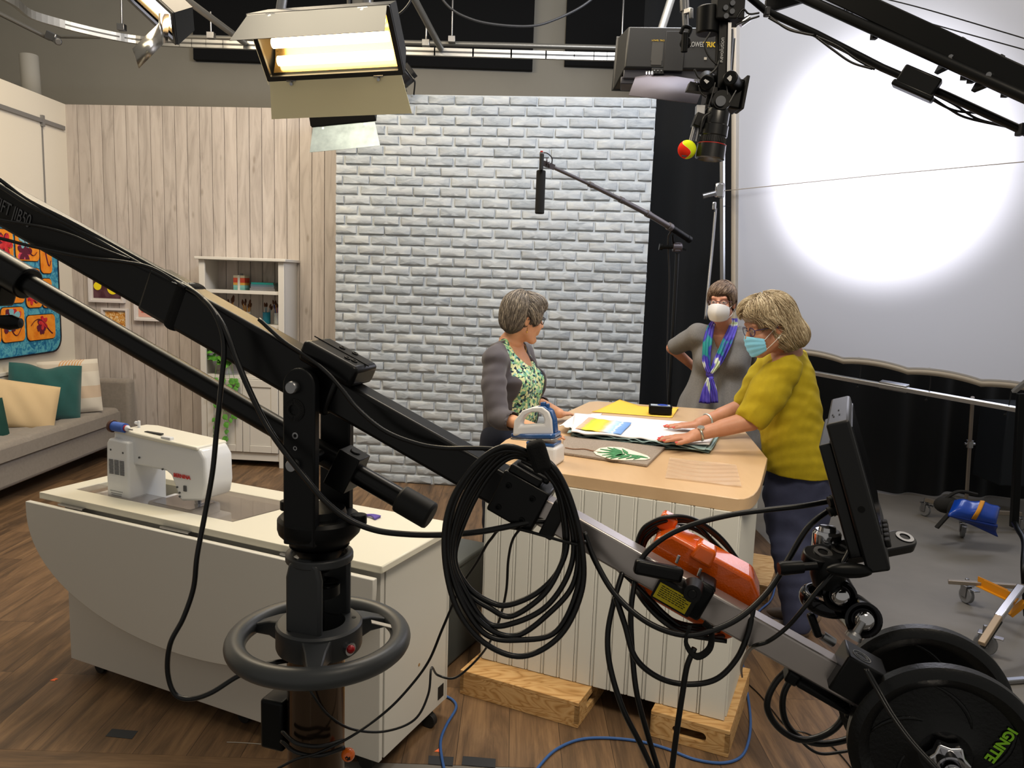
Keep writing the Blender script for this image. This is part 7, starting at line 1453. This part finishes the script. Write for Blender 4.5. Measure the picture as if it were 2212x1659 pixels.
def glasses(M, m_, par, w_=.024, h_=.017, y=.098, lens=None):
    m = MB()
    for s_ in (-1, 1):
        m.tube([M @ Vector((s_*.032+w_*math.cos(t), y-.006*abs(math.cos(t)) if True else y, .008+h_*math.sin(t)*(1 if math.sin(t) > 0 else 1.1))) for t in [2*PI*k/24 for k in range(24)]], .0019, 6, closed=True)
        m.tube(spline([M @ Vector(p) for p in ((s_*.056, y-.006, .014), (s_*.073, .06, .013), (s_*.079, .01, .008), (s_*.077, -.012, -.006))], 4), .0018, 6)
    m.tube([M @ Vector(p) for p in ((-.009, y+.002, .012), (0, y+.004, .014), (.009, y+.002, .012))], .0018, 6); f_ = m.build('glasses', m_, par, smooth=180)
    m = MB()
    for s_ in (-1, 1): m.add([M @ Vector((s_*.032+w_*.95*math.cos(t), y-.004, .008+h_*.95*math.sin(t))) for t in [2*PI*k/20 for k in range(20)]], [tuple(range(20))])
    m.build('lenses', mat('spectacle_lens', 'E0E8EA', .03, alpha=.12), f_)
def eyes(M, par):
    for s_ in (-1, 1):
        m = MB(); m.sph((s_*.031, .0808, .010), (.0105, .0105, .0062), 16, 12, M=M); e_ = m.build('eye', mat('eye_white', '9C9088', .3), par)
        m = MB(); m.sph((s_*.031, .0868, .0095), (.0052, .0052, .005), 12, 8, M=M); m.build('iris', mat('eye_iris', '2A2018', .15), e_)
def facemask(M, m_, par, top=.0, bot=-.112, ridge=.014, pleat=0, ext=1.22, strapc='E8E8E4', yb=.0):
    def f_(u, v):
        a = (u*2-1); z = bot+(top-bot)*v; pr = math.sin(v*PI*.62+.75)
        x = .075*math.sin(a*ext)*(0.84+.16*math.sin(v*2.6)); y = .040+(.075-.012*(1-v)**2)*math.cos(a*ext)*(.9+.1*pr)+ridge*(1-abs(a))**1.2*(.35+.65*math.sin(v*2.9))+yb
        if pleat: y += .0014*math.sin(v*24+1.0*math.sin(a*3)); z -= .004*math.cos(a*3)*(1-v)
        z -= .022*(a*a)*(v) - .016*(a*a)*(1-v)
        return M @ Vector((x, y, z))
    m = MB(); m.grid(f_, 33, 26); o = m.build('face_mask', m_, par, solid=.0018, smooth=180)
    m = MB()
    for s_ in (0, 1):
        sg = -1 if s_ == 0 else 1
        for v, ez in ((.93, .02), (.08, -.03)): m.tube(spline([f_(s_, v), M @ Vector((sg*.076, .025, (f_(s_, v)-M.translation).dot(M.to_3x3() @ Vector((0, 0, 1)))*.5+ez*.5)), M @ Vector((sg*.081, -.018, ez*.9))], 5), .0013, 5)
    m.build('ear_loops', mat('loop_white', strapc, .7), o); return f_
def frameT(o, f): f = Vector((f[0], f[1], 0)).normalized(); r = f.cross(Vector((0, 0, 1))); M = Matrix((r, f, Vector((0, 0, 1)))).transposed().to_4x4(); M.translation = (o[0], o[1], 0); return M
def folds(a, seed=0, sc_=1): return lambda x, y, z: a*(.6*np.sin((z*38+x*17*math.cos(seed)+y*21)*sc_+2.5*np.sin(z*9+x*6+seed))+.4*np.sin((z*14-x*44+y*31)*sc_+seed+2*np.sin(z*17)))*(.4+.6*np.sin(x*7+z*5+y*4+seed)**2)
def vfolds(T, a, n, z0, z1, seed=0):
    Ti = np.array(T.inverted())
    def fn(x, y, z):
        u = Ti[0, 0]*x+Ti[0, 1]*y+Ti[0, 3]; v = Ti[1, 0]*x+Ti[1, 1]*y+Ti[1, 3]; th = np.arctan2(u, v); w_ = np.clip((z1-z)/(z1-z0), 0, 1); return a*w_*np.sin(th*n+seed+1.2*np.sin(z*5))*(.6+.4*np.sin(th*3+seed))
    return fn
def skin(name, c, c2): return mat(name, c, .5, col2=c2, vs=18, sss=.12, bump=.15, bs=160, bd=.001)
def legs(S, hipL, hipR, aL, aR, r=(.085, .06, .045)):
    for h_, a_ in ((hipL, aL), (hipR, aR)): k_ = (Vector(h_)+Vector(a_))*.5+Vector((0, 0, .02)); limb(S, [h_, k_, a_], r, .02)
def shoe(p, d, m_, par, nm='shoe'):
    S = SD(Vector(p)-Vector((.2, .2, .08)), Vector(p)+Vector((.2, .2, .12)), .006); d = Vector(d).normalized(); M = frame(Vector(p), d)
    S.ell(M, (.05, 0, -.025), (.125, .043, .032), .02); S.ell(M, (-.03, 0, 0), (.055, .037, .055), .03); S.op(lambda X, Y, Z: (Z-(p[2]-.05))+0*X+0*Y, S.lo, S.lo+np.array([.4, .4, .03]), .004, True); return S.build(nm, m_, par)
# ------------------------------------------------------------------ A: woman in charcoal cardigan
HA = headframe(AY(1131, 689, 4.0), (.90, .36, -.14)); TA = frameT(AY(1104, 850, 4.02), (.86, -.5)); rA, fA = Vector((TA[0][0], TA[1][0], 0)), Vector((TA[0][1], TA[1][1], 0))
pA = thing('person', 'person in charcoal cardigan and green print blouse standing by the iron', 'person', (TA.translation.x, TA.translation.y, 0))
skA = skin('skin_warm', 'C08866', 'CC9876')
ncA = AY(1103, 742, 4.05); shN, shF = AY(1069, 775, 3.86), AY(1130, 764, 4.22)
elN, wrN = AY(1082, 902, 3.72), AZ(1152, 925, .982); elF, wrF = AY(1158, 868, 4.3), AZ(1208, 893, .985)
hN, hF = AZ(1220, 941, .96), AZ(1252, 889, .96)
S = SD((-.42, 3.45, .02), (.62, 4.65, 1.66), .0048)
head(S, HA, ncA, nr=.05)
rowsA = [(735, 1090, 1120), (748, 1072, 1136), (772, 1058, 1152), (820, 1052, 1164), (860, 1054, 1165), (900, 1056, 1161), (940, 1054, 1152), (980, 1044, 1148), (1010, 1040, 1146)]
S.loft(TA, *profile(rowsA[1:], 4.02, TA, .74, -.02), k=.02)
limb(S, [shN, elN, wrN], (.045, .036, .026)); limb(S, [shF, elF, wrF], (.045, .036, .026))
S.cap(shN, ncA, .045, .05, .03); S.cap(shF, ncA, .045, .05, .03)
up = Vector((0, 0, 1))
tN, _, _ = hand(S, wrN+Vector((0, 0, -.004)), hN-wrN, up, 1, .98, curl=(.12, .12, .12, .12), spread=.16); tF, _, _ = hand(S, wrF+Vector((0, 0, -.004)), hF-wrF, up, -1, .92, curl=(.12, .12, .12, .12), spread=.1)
hipA = TA.translation+Vector((0, 0, .84)); legs(S, hipA+rA*.09, hipA-rA*.09, hipA+rA*.09-Vector((0, 0, .76)), hipA-rA*.09-Vector((0, 0, .76)), (.07, .05, .035))
bodyA = S.build('body', skA, pA)
def blouse_mat():
    m, nt, b, L = shader('print_blouse', .8, .3); tc = nn(nt, 'ShaderNodeTexCoord'); n = nn(nt, 'ShaderNodeTexNoise', Scale=30.0); L(tc.outputs['Object'], n.inputs['Vector']); mx = nn(nt, 'ShaderNodeVectorMath', operation='MULTIPLY_ADD'); L(n.outputs['Color'], mx.inputs[0]); mx.inputs[1].default_value = (.03, .03, .03); L(tc.outputs['Object'], mx.inputs[2])
    v = nn(nt, 'ShaderNodeTexVoronoi', Scale=85.0); L(mx.outputs[0], v.inputs['Vector']); sp = nn(nt, 'ShaderNodeSeparateColor'); L(v.outputs['Color'], sp.inputs[0]); r = ramp(nt, [(0, '1B2A3A'), (.17, '5E9078'), (.38, 'C8CF9A'), (.58, '8FBF8A'), (.72, '2E4A50'), (.80, 'D6DAB0'), (.93, '86B4B4')]); r.color_ramp.interpolation = 'CONSTANT'; L(sp.outputs[0], r.inputs[0]); L(r.outputs[0], b.inputs['Base Color']); return m
S = SD((-.3, 3.7, .78), (.35, 4.4, 1.4), .005)
S.loft(TA, *profile(rowsA[1:8], 4.02, TA, .78, .0), k=.02); S.ell(TA, (.07, .10, 1.13), (.065, .05, .07), .04); S.ell(TA, (-.07, .10, 1.13), (.065, .05, .07), .04); S.cap(shN, ncA, .052, .05, .03); S.cap(shF, ncA, .052, .05, .03)
S.disp(folds(.0035, 1)); nb_ = HA @ Vector((0, 0, -.15)); S.ell(TA, tuple(TA.inverted() @ (ncA+fA*.09+Vector((0, 0, .0)))), (.10, .09, .125), .01, True); S.build('blouse', blouse_mat(), pA)
S = SD((-.45, 3.5, .74), (.5, 4.6, 1.42), .005)
zc_, cx_, cy_, rl_, ra_ = profile([(755, 1080, 1125)]+rowsA[1:8], 4.02, TA, .80, .012); S.loft(TA, zc_, cx_, [v-.012 for v in cy_], [v+.004 for v in rl_], ra_, k=.02)
S.cap(shN, ncA+Vector((0, 0, -.012)), .062, .052, .04); S.cap(shF, ncA+Vector((0, 0, -.012)), .062, .052, .04)
fN = elN+(wrN-elN)*.36; limb(S, [shN, (shN+elN)/2+Vector((-.02, 0, 0)), elN+Vector((-.012, 0, 0)), fN], (.06, .060, .053, .048), .02); fF = elF+(wrF-elF)*.2; limb(S, [shF, elF, fF], (.062, .052, .048), .02)
S.ell(TA, (.07, .10, 1.13), (.077, .062, .082), .04); S.ell(TA, (-.07, .10, 1.13), (.077, .062, .082), .04); S.disp(folds(.006, 2)); S.disp(folds(.003, 9, 2)); 
S.disp(lambda x, y, z: np.where(z < .93, -.0, 0))
# front opening, scooped neck, open cuffs
def opening(X, Y, Z):
    Ti = np.array(TA.inverted()); x = Ti[0, 0]*X+Ti[0, 1]*Y+Ti[0, 3]; y = Ti[1, 0]*X+Ti[1, 1]*Y+Ti[1, 3]; wdt = .085+.01*np.clip((1.3-Z)/.4, 0, 1); return np.maximum(np.abs(x-.02)-wdt-.02, .004-y+0*Z)
S.op(opening, S.lo, S.lo+S.n*S.h, .006, True); S.ell(TA, tuple(TA.inverted() @ (ncA+fA*.045+Vector((0, 0, .05)))), (.075, .085, .085), .01, True)
S.cap(fN+(wrN-elN)*.02, fN+(wrN-elN)*.3, .043, .043, .004, True); S.cap(fF+(wrF-elF)*.02, fF+(wrF-elF)*.3, .04, .04, .004, True)
S.ell(TA, tuple(TA.inverted() @ (ncA+fA*.10+Vector((0, 0, -.03)))), (.075, .08, .12), .01, True); S.build('cardigan', mat('charcoal_knit', '4A464B', .9, sheen=.15, bump=.2, bs=400), pA)
S = SD((-.35, 3.7, .04), (.3, 4.4, .92), .009); S.loft(TA, [.62, .75, .86, .9], [0, 0, 0, 0], [0, -.01, -.01, 0], [.16, .185, .17, .15], [.12, .135, .125, .11], k=.03); legs(S, hipA+rA*.09, hipA-rA*.09, hipA+rA*.09-Vector((0, 0, .78)), hipA-rA*.09-Vector((0, 0, .78)), (.10, .085, .075)); S.disp(folds(.005, 3)); S.build('trousers', mat('navy_trousers', '1B2030', .9), pA)
for s_ in (-1, 1): shoe(hipA+rA*.09*s_-Vector((0, 0, .785)), fA, blackm, pA)
hpA = [((0, -.022, .048), (.087, .108, .098)), ((0, -.052, .0), (.078, .078, .09)), ((0, .035, .085), (.078, .078, .055)), ((.062, .022, .03), (.03, .05, .06)), ((-.062, .022, .03), (.03, .05, .06))]
def keepA(p): return (p[:, 2] > -.04) & ~((p[:, 1] > .075) & (p[:, 2] < .05))
def flowA(p): d = np.stack([p[:, 0]*1.0, p[:, 1]*.55+.025, -(.12-p[:, 2])*1.1-.02+0*p[:, 0]], 1); d[:, 1] += np.where(p[:, 1] > -.02, .045, -.02); d[:, 0] += np.where((p[:, 1] > .03) & (p[:, 2] > .05), .05, 0); return d
hmA = hairmat('grey_hair', [(0, '443D37'), (.45, '5E564E'), (.75, '7F756A'), (1, 'A89C8A')])
hair(HA, hpA, hmA, bodyA, n=5200, keep=keepA, flow=flowA, steps=8, step=.0085, rad=.0012, lift=.0035, wave=.0011, seed=3, subs=[((0, .118, -.02), (.075, .055, .072)), ((.085, .02, -.045), (.03, .04, .035)), ((-.085, .02, -.045), (.03, .04, .035)), ((0, .02, -.10), (.12, .06, .055)), ((.09, -.004, -.012), (.022, .017, .03)), ((-.09, -.004, -.012), (.022, .017, .03))])
glasses(HA, mat('black_frames', '15171C', .3), bodyA); eyes(HA, bodyA)
m = MB(); m.cyl(HA @ Vector((.078, -.002, -.04)), HA @ Vector((.078, -.002, -.06)), .0016, n=8); m.sph(HA @ Vector((.078, -.002, -.064)), .0045, 10, 8); m.build('earring', mat('gold', 'D8A850', .25, 1), bodyA)
m = MB(); nk = ncA+Vector((0, 0, -.0)); cpts = [nk+rA*(.066*math.sin(t))+fA*(.062*math.cos(t)+.012*(1+math.cos(t)))+Vector((0, 0, -.045*(1+math.cos(t))/2-.035*max(0, math.cos(t))**6+.03)) for t in [2*PI*k/36 for k in range(36)]]; m.tube(cpts, .0015, 5, closed=True); m.build('necklace', mat('gold', '', 0), pA)
m = MB(); m.tube([HA @ Vector(p) for p in ((-.02, .089, -.0615), (0, .0925, -.062), (.02, .089, -.0615))], .0018, 6); m.build('lips', mat('lip_rose', 'B4705F', .5), bodyA)
# ------------------------------------------------------------------ B: woman in grey dress with white mask
HB = headframe(AY(1559, 655, 4.85), (-.46, -.88, -.02)); TB_ = frameT(AY(1557, 800, 4.92), (-.30, -.95)); rB, fB = Vector((TB_[0][0], TB_[1][0], 0)), Vector((TB_[0][1], TB_[1][1], 0))
pB = thing('person', 'person in grey dress and white mask behind the table, hand on hip', 'person', (TB_.translation.x, TB_.translation.y, 0))
skB = skin('skin_rosy', 'BE8468', 'CB9276')
ncB = AY(1563, 712, 4.95); shR, shL = AY(1507, 722, 4.92), AY(1622, 728, 4.98); elR, wrR = AY(1452, 752, 5.1), AY(1498, 792, 5.16); elL, wrL = AY(1648, 812, 5.02), AY(1630, 868, 4.9)
S = SD((.92, 4.55, .02), (1.85, 5.35, 1.78), .0055)
head(S, HB, ncB, nr=.052)
rowsB = [(712, 1530, 1592), (722, 1505, 1612), (735, 1500, 1620), (765, 1502, 1616), (800, 1503, 1612), (835, 1492, 1618), (870, 1475, 1630), (905, 1466, 1636), (960, 1462, 1640)]
S.loft(TB_, *profile(rowsB[1:7], 4.92, TB_, .62, -.02), k=.02)
limb(S, [shR, elR, wrR], (.045, .036, .027)); limb(S, [shL, elL, wrL], (.045, .036, .027)); S.cap(shR, ncB, .045, .05, .03); S.cap(shL, ncB, .045, .05, .03)
hand(S, wrR, Vector((.6, .1, -.4)), Vector((-.3, .9, .3)), 1, .95, curl=(.3, .3, .3, .3)); hand(S, wrL, Vector((-.3, -.3, -.9)), Vector((.9, -.3, -.1)), 1, .95, curl=(.3, .3, .3, .3))
hipB = TB_.translation+Vector((0, 0, .9)); legs(S, hipB+rB*.09, hipB-rB*.09, hipB+rB*.09-Vector((0, 0, .82)), hipB-rB*.09-Vector((0, 0, .82)), (.07, .05, .035))
bodyB = S.build('body', skB, pB)
S = SD((.9, 4.5, .45), (1.9, 5.4, 1.5), .0055); S.loft(TB_, *profile(rowsB, 4.92, TB_, .66, .012), k=.02); S.ell(TB_, (.075, .09, 1.20), (.07, .06, .075), .05); S.ell(TB_, (-.075, .09, 1.20), (.07, .06, .075), .05)
S.cap(shR, ncB+Vector((0, 0, -.02)), .06, .05, .04); S.cap(shL, ncB+Vector((0, 0, -.02)), .06, .05, .04); s8 = shR+(elR-shR)*.86; limb(S, [shR, s8], (.066, .058), .03); s9 = shL+(elL-shL)*.95; limb(S, [shL, s9], (.066, .058), .03)
S.disp(vfolds(TB_, .016, 15, .75, 1.15, 1)); S.disp(folds(.003, 5)); S.ell(TB_, tuple(TB_.inverted() @ (ncB+fB*.10+Vector((0, 0, -.01)))), (.062, .08, .15), .01, True); S.cap(s8+(elR-shR)*.14, s8+(elR-shR)*.4, .05, .05, .005, True)
dgm = mat('grey_marl_knit', '6B6864', .9, var=.14, vs=160, sheen=.1); S.build('dress', dgm, pB)
S = SD((1.1, 4.6, 1.05), (1.7, 5.2, 1.4), .006); S.loft(TB_, *profile(rowsB[3:6], 4.92, TB_, .60, -.004), k=.02); S.cap(ncB+fB*.02-Vector((0, 0, .12)), ncB+fB*.03-Vector((0, 0, .2)), .085, .09, .03); S.build('camisole', mat('slate_camisole', '59615F', .9), pB)
S = SD((.95, 4.6, .05), (1.85, 5.3, .9), .01); legs(S, hipB+rB*.09, hipB-rB*.09, hipB+rB*.09-Vector((0, 0, .82)), hipB-rB*.09-Vector((0, 0, .82)), (.10, .085, .07)); S.build('trousers', mat('black_trousers', '141416', .9), pB)
for s_ in (-1, 1): shoe(hipB+rB*.09*s_-Vector((0, 0, .845)), fB, blackm, pB)
hpB = [((0, -.02, .05), (.082, .104, .094)), ((0, -.04, -.005), (.080, .078, .085)), ((0, .035, .078), (.070, .064, .052)), ((.066, .01, .02), (.020, .040, .065)), ((-.066, .01, .02), (.020, .040, .065))]
def keepB(p): return (p[:, 2] > -.05) & ~((p[:, 1] > .05) & (p[:, 2] < .06))
def flowB(p): s_ = np.where(p[:, 1] > .0, 1, 0); return np.stack([p[:, 0]*.9+np.where((p[:, 1] > .02) & (p[:, 2] > .05), .055, .004), np.where(p[:, 2] > .06, p[:, 1]*.9+.03*s_, .0), -.03-(.13-p[:, 2])*.9], 1)
hair(HB, hpB, hairmat('brown_hair', [(0, '3E2E26'), (.45, '64503F'), (.8, '8A7460'), (1, 'A08C78')]), bodyB, n=4000, keep=keepB, flow=flowB, steps=9, step=.0095, rad=.0011, lift=.003, wave=.0008, seed=5, bare=[((-.035, .11, .035), (.04, .05, .03))], subs=[((0, .122, -.03), (.070, .062, .082)), ((.088, .012, -.05), (.034, .04, .06)), ((-.088, .012, -.05), (.034, .04, .06)), ((0, .02, -.11), (.12, .08, .055)), ((.09, .0, -.006), (.03, .022, .036)), ((-.09, .0, -.006), (.03, .022, .036))])
eyes(HB, bodyB); glasses(HB, mat('purple_brown_frames', '4A2E38', .3), bodyB, .023, .014, .1)
facemask(HB, mat('white_mask', 'D5D2CE', .75, bump=.1, bs=200), bodyB, top=.0, bot=-.112, ridge=.024, ext=1.15)
# scarf
def scarf_mat():
    m, nt, b, L = shader('painted_scarf', .6, .3); tc = nn(nt, 'ShaderNodeTexCoord'); n = nn(nt, 'ShaderNodeTexNoise', Scale=6.5, Detail=2.0, Distortion=.8); L(tc.outputs['Object'], n.inputs['Vector']); r = ramp(nt, [(0, '176A68'), (.36, '1E7C78'), (.41, '33278C'), (.53, '5A50B4'), (.56, 'C9CFC4'), (.61, '9CB25A'), (.66, 'D8D8D0')]); L(n.outputs[0], r.inputs[0]); L(r.outputs[0], b.inputs['Base Color']); return m
scm = scarf_mat(); sc_o = thing('scarf', 'purple teal and green painted scarf knotted on the grey dress', 'scarf', AY(1530, 870, 4.75))
kn = AY(1533, 808, 4.74)
def band(pts, wds, nm, dn=(-.3, -.95, 0), fo=3, seed=0):
    sp_ = spline([AY(*p) for p in pts], 7); N = len(sp_); dn = Vector(dn); m = MB()
    def f_(u, v):
        t = u*(N-1); i = min(N-2, int(t)); c = sp_[i].lerp(sp_[i+1], t-i); tg = (sp_[min(N-1, i+1)]-sp_[max(0, i-1)]).normalized(); s_ = tg.cross(dn).normalized(); w_ = np.interp(u, np.linspace(0, 1, len(wds)), wds); a = v*2-1
        return c+s_*(a*w_*.82)+dn*(.010*math.cos(a*1.5)+.006*math.sin(a*fo*3+seed+u*5))
    m.grid(f_, N, 17); return m.build(nm, scm, sc_o, solid=.003, smooth=180)
band([(1543, 694, 4.93), (1534, 712, 4.83), (1528, 742, 4.775), (1526, 780, 4.745), (1532, 806, 4.73)], (.020, .028, .034, .030, .016), 'scarf_left_band')
band([(1586, 688, 4.95), (1583, 708, 4.84), (1570, 740, 4.775), (1552, 778, 4.745), (1536, 806, 4.73)], (.024, .032, .038, .034, .016), 'scarf_right_band', seed=2)
band([(1545, 700, 5.02), (1563, 694, 5.08), (1585, 694, 5.0)], (.02, .026, .022), 'scarf_neck_band', dn=(0, -.3, .9))
m = MB(); m.sph(kn, (.024, .022, .026), 18, 12); m.sph(kn+Vector((.006, -.006, -.022)), (.02, .02, .012), 16, 10); m.build('scarf_knot', scm, sc_o, smooth=180)
band([(1532, 816, 4.73), (1526, 840, 4.72), (1522, 871, 4.715)], (.012, .026, .042), 'scarf_tail', seed=1); band([(1536, 816, 4.725), (1541, 842, 4.71), (1543, 870, 4.71)], (.012, .026, .028), 'scarf_tail', seed=4)
m = MB(); m.tube([ncB+Vector((0, 0, -.045))+rB*(.06*math.sin(t))+fB*(.068*math.cos(t))+Vector((0, 0, -.03*math.cos(t))) for t in [2*PI*k/30 for k in range(30)]], .0014, 5, closed=True); m.build('necklace', mat('gold', '', 0), pB)
# ------------------------------------------------------------------ C: woman in yellow shirt leaning over the table
HCm = headframe(AY(1660, 707, 3.42), (-.95, -.16, -.30)); TC = frameT(AY(1722, 930, 3.62), (-.96, .10)); rC, fC = Vector((TC[0][0], TC[1][0], 0)), Vector((TC[0][1], TC[1][1], 0))
pC = thing('person', 'person in a yellow shirt and blue mask leaning over the right side of the table', 'person', (TC.translation.x, TC.translation.y, 0))
skC = skin('skin_tan', 'AE795C', 'BA866A')
ncC = AY(1700, 762, 3.52); sNr, sFr = AY(1690, 800, 3.40), AY(1672, 782, 3.72)       # near (left) and far (right) shoulder
eNr, wNr = AY(1622, 908, 3.38), AZ(1499, 941, 1.003); eFr, wFr = AY(1604, 880, 3.80), AZ(1510, 915, 1.008)
tipN, tipF = AZ(1414, 948, .988), AZ(1431, 921, .988)
S = SD((.56, 3.1, .02), (1.65, 4.15, 1.70), .0048)
head(S, HCm, ncC, nr=.054)
rowsC = [(757, 1690, 1733), (775, 1672, 1745), (800, 1655, 1753), (850, 1645, 1763), (900, 1645, 1769), (950, 1648, 1782), (1000, 1656, 1797), (1040, 1660, 1798), (1075, 1662, 1797)]
S.loft(TC, *profile(rowsC[1:-1], 3.6, TC, .8, -.045), k=.02)
limb(S, [sNr, eNr, wNr], (.05, .042, .028)); limb(S, [sFr, eFr, wFr], (.05, .042, .028)); S.cap(eNr, eNr+(wNr-eNr)*.5, .043, .037, .01); S.cap(eFr, eFr+(wFr-eFr)*.5, .043, .037, .01); S.cap(sNr, ncC, .05, .055, .03); S.cap(sFr, ncC, .05, .055, .03)
tN, nN, sN = hand(S, wNr+Vector((0, 0, -.004)), tipN-wNr, up, -1, 1.05, curl=(.04, .04, .04, .04), spread=.12); tF, nF, sF = hand(S, wFr+Vector((0, 0, -.004)), tipF-wFr, up, 1, 1.02, curl=(.04, .04, .04, .04), spread=.12)
hipC = TC.translation+Vector((.03, 0, .86)); ankC = AZ(1722, 1352, .08)

for s_, an_ in ((1, AZ(1722, 1345, .09)), (-1, AZ(1738, 1320, .09))): limb(S, [hipC+rC*.085*s_+Vector((0, 0, -.05)), AY(1712 if s_ > 0 else 1722, 1190, 3.62-.08*s_), an_], (.06, .05, .035), .03)
bodyC = S.build('body', skC, pC)
nail = mat('red_nail', 'D8332A', .2, coat=.5)
for tips, n_ in ((tN, nN), (tF, nF)):
    for p, d in tips: m = MB(); Mn = Matrix((d, n_.cross(d).normalized(), d.cross(n_.cross(d)).normalized())).transposed().to_4x4(); Mn.translation = p+Vector((0, 0, .0055)); m.sph((0.002, 0, 0), (.0085, .0062, .003), 12, 8, M=Mn); m.build('fingernail', nail, bodyC)
S = SD((1.0, 3.1, .80), (1.72, 4.15, 1.42), .005); S.loft(TC, *profile(rowsC, 3.6, TC, .84, .006), k=.02); S.ell(TC, (.09, .11, 1.13), (.08, .07, .08), .05); S.ell(TC, (-.09, .11, 1.13), (.08, .07, .08), .05)
S.cap(sNr, ncC+Vector((.0, 0, -.025)), .072, .056, .05); S.cap(sFr, ncC+Vector((0, 0, -.025)), .07, .056, .05)
cN = sNr+(eNr-sNr)*.90; limb(S, [sNr, (sNr+cN)/2, cN], (.078, .082, .074), .04); cF = sFr+(eFr-sFr)*.86; limb(S, [sFr, (sFr+cF)/2, cF], (.07, .07, .064), .04)
S.disp(folds(.0042, 4)); S.disp(folds(.0036, 7, 1.7)); S.disp(folds(.0022, 11, 3.3)); S.disp(vfolds(TC, .006, 9, .85, 1.1, 2))
def hemcut(X, Y, Z): c = AY(1715, 1056, 3.6); return Z-(c.z+.05*((X-c.x)/.17)**2)+0*Y
S.op(hemcut, S.lo, S.lo+S.n*S.h, .004, True); dN = (eNr-sNr).normalized(); S.cap(cN+dN*.072, cN+dN*.16, .062, .066, .006, True); dF = (eFr-sFr).normalized(); S.cap(cF+dF*.062, cF+dF*.14, .053, .056, .006, True)
S.ell(HCm, (0, .0, -.125), (.075, .085, .035), .01, True); S.build('shirt', mat('yellow_linen', 'A8940E', .85, var=.08, vs=26, bump=.35, bs=420), pC)
S = SD((1.05, 3.25, .05), (1.72, 4.1, 1.0), .007); zT = AY(1725, 1010, 3.6).z
S.loft(TC, *profile([(965, 1668, 1782), (1000, 1664, 1792), (1040, 1655, 1796), (1080, 1652, 1792), (1120, 1654, 1785), (1160, 1658, 1776)], 3.62, TC, .95, 0), k=.03)
kn1 = AY(1712, 1200, 3.58); 
for s_, an_ in ((1, AZ(1722, 1345, .09)), (-1, AZ(1738, 1320, .09))): limb(S, [hipC+rC*.085*s_+Vector((0, 0, -.05)), AY(1712 if s_ > 0 else 1722, 1190, 3.62-.08*s_), an_], (.112, .092, .066), .03)
S.disp(folds(.006, 6)); S.disp(folds(.003, 8, 2)); S.build('trousers', mat('navy_linen', '3A3F5A', .85, var=.08, vs=30, bump=.3, bs=300), pC)
shm = mat('taupe_shoe', '8C7C6C', .5); shoe(AZ(1712, 1348, .06), (-.9, .3, 0), shm, pC); shoe(AZ(1735, 1322, .06), (-.9, .3, 0), shm, pC)
hpC = [((0, -.02, .052), (.090, .112, .100)), ((0, -.06, -.02), (.088, .082, .105)), ((0, .036, .094), (.080, .078, .055)), ((.07, .01, .015), (.030, .052, .07)), ((-.07, .01, .015), (.030, .052, .07)), ((0, -.110, -.060), (.080, .055, .062))]
def keepC(p): return ~((p[:, 1] > .055) & (p[:, 2] < .075))
def flowC(p): return np.stack([p[:, 0]*.8+np.where((p[:, 1] > .02) & (p[:, 2] > .06), .06*np.sign(p[:, 0]+.02), 0), np.where(p[:, 2] > .07, (p[:, 1])*1.0, -.05*(p[:, 1] < .06)+.03*(p[:, 1] >= .06)), -.035-(.13-p[:, 2])*.7], 1)
hair(HCm, hpC, hairmat('blonde_hair', [(0, '7C6A50'), (.35, '9C8A6E'), (.7, 'B4A486'), (1, 'CDBFA2')]), bodyC, n=6500, keep=keepC, flow=flowC, steps=11, step=.011, rad=.0012, lift=.009, wave=.0028, seed=8, bare=[((0, .105, -.01), (.12, .075, .085))], subs=[((0, .128, -.03), (.082, .066, .10)), ((.09, .05, -.045), (.045, .052, .066)), ((-.09, .05, -.045), (.045, .052, .066)), ((0, .03, -.13), (.12, .085, .05)), ((-.10, .0, -.008), (.032, .022, .034)), ((.10, .0, -.008), (.032, .022, .034))])
eyes(HCm, bodyC); glasses(HCm, mat('violet_frames', '22205C', .3), bodyC, .024, .018, .099)
facemask(HCm, mat('blue_surgical_mask', '86D0F2', .7, bump=.1, bs=200), bodyC, top=-.010, bot=-.104, ridge=.006, pleat=1, ext=1.25)
for s_ in (-1, 1): m = MB(); m.sph(HCm @ Vector((s_*.079, .002, -.042)), .0045, 10, 8); m.build('earring', mat('pearl', 'E0DDD6', .2), bodyC)
wd = (wNr-eNr).normalized(); wc = wNr-wd*.03; ring_around(wc, wd, .031, .006, mat('silver_band', 'B8B4A8', .25, .9), 'watch_band', bodyC); m = MB(); m.cyl(wc+Vector((-.002, -.012, .026)), wc+Vector((-.003, -.015, .034)), .015, n=24); m.build('watch_case', mat('silver_band', '', 0), bodyC, bevel=.001)
wd = (wFr-eFr).normalized(); wc = wFr-wd*.055; ring_around(wc, wd, .033, .005, mat('silver_turquoise', '9CB4BC', .3, .5, col2='D8D8D0', vs=60), 'bracelet', bodyC)
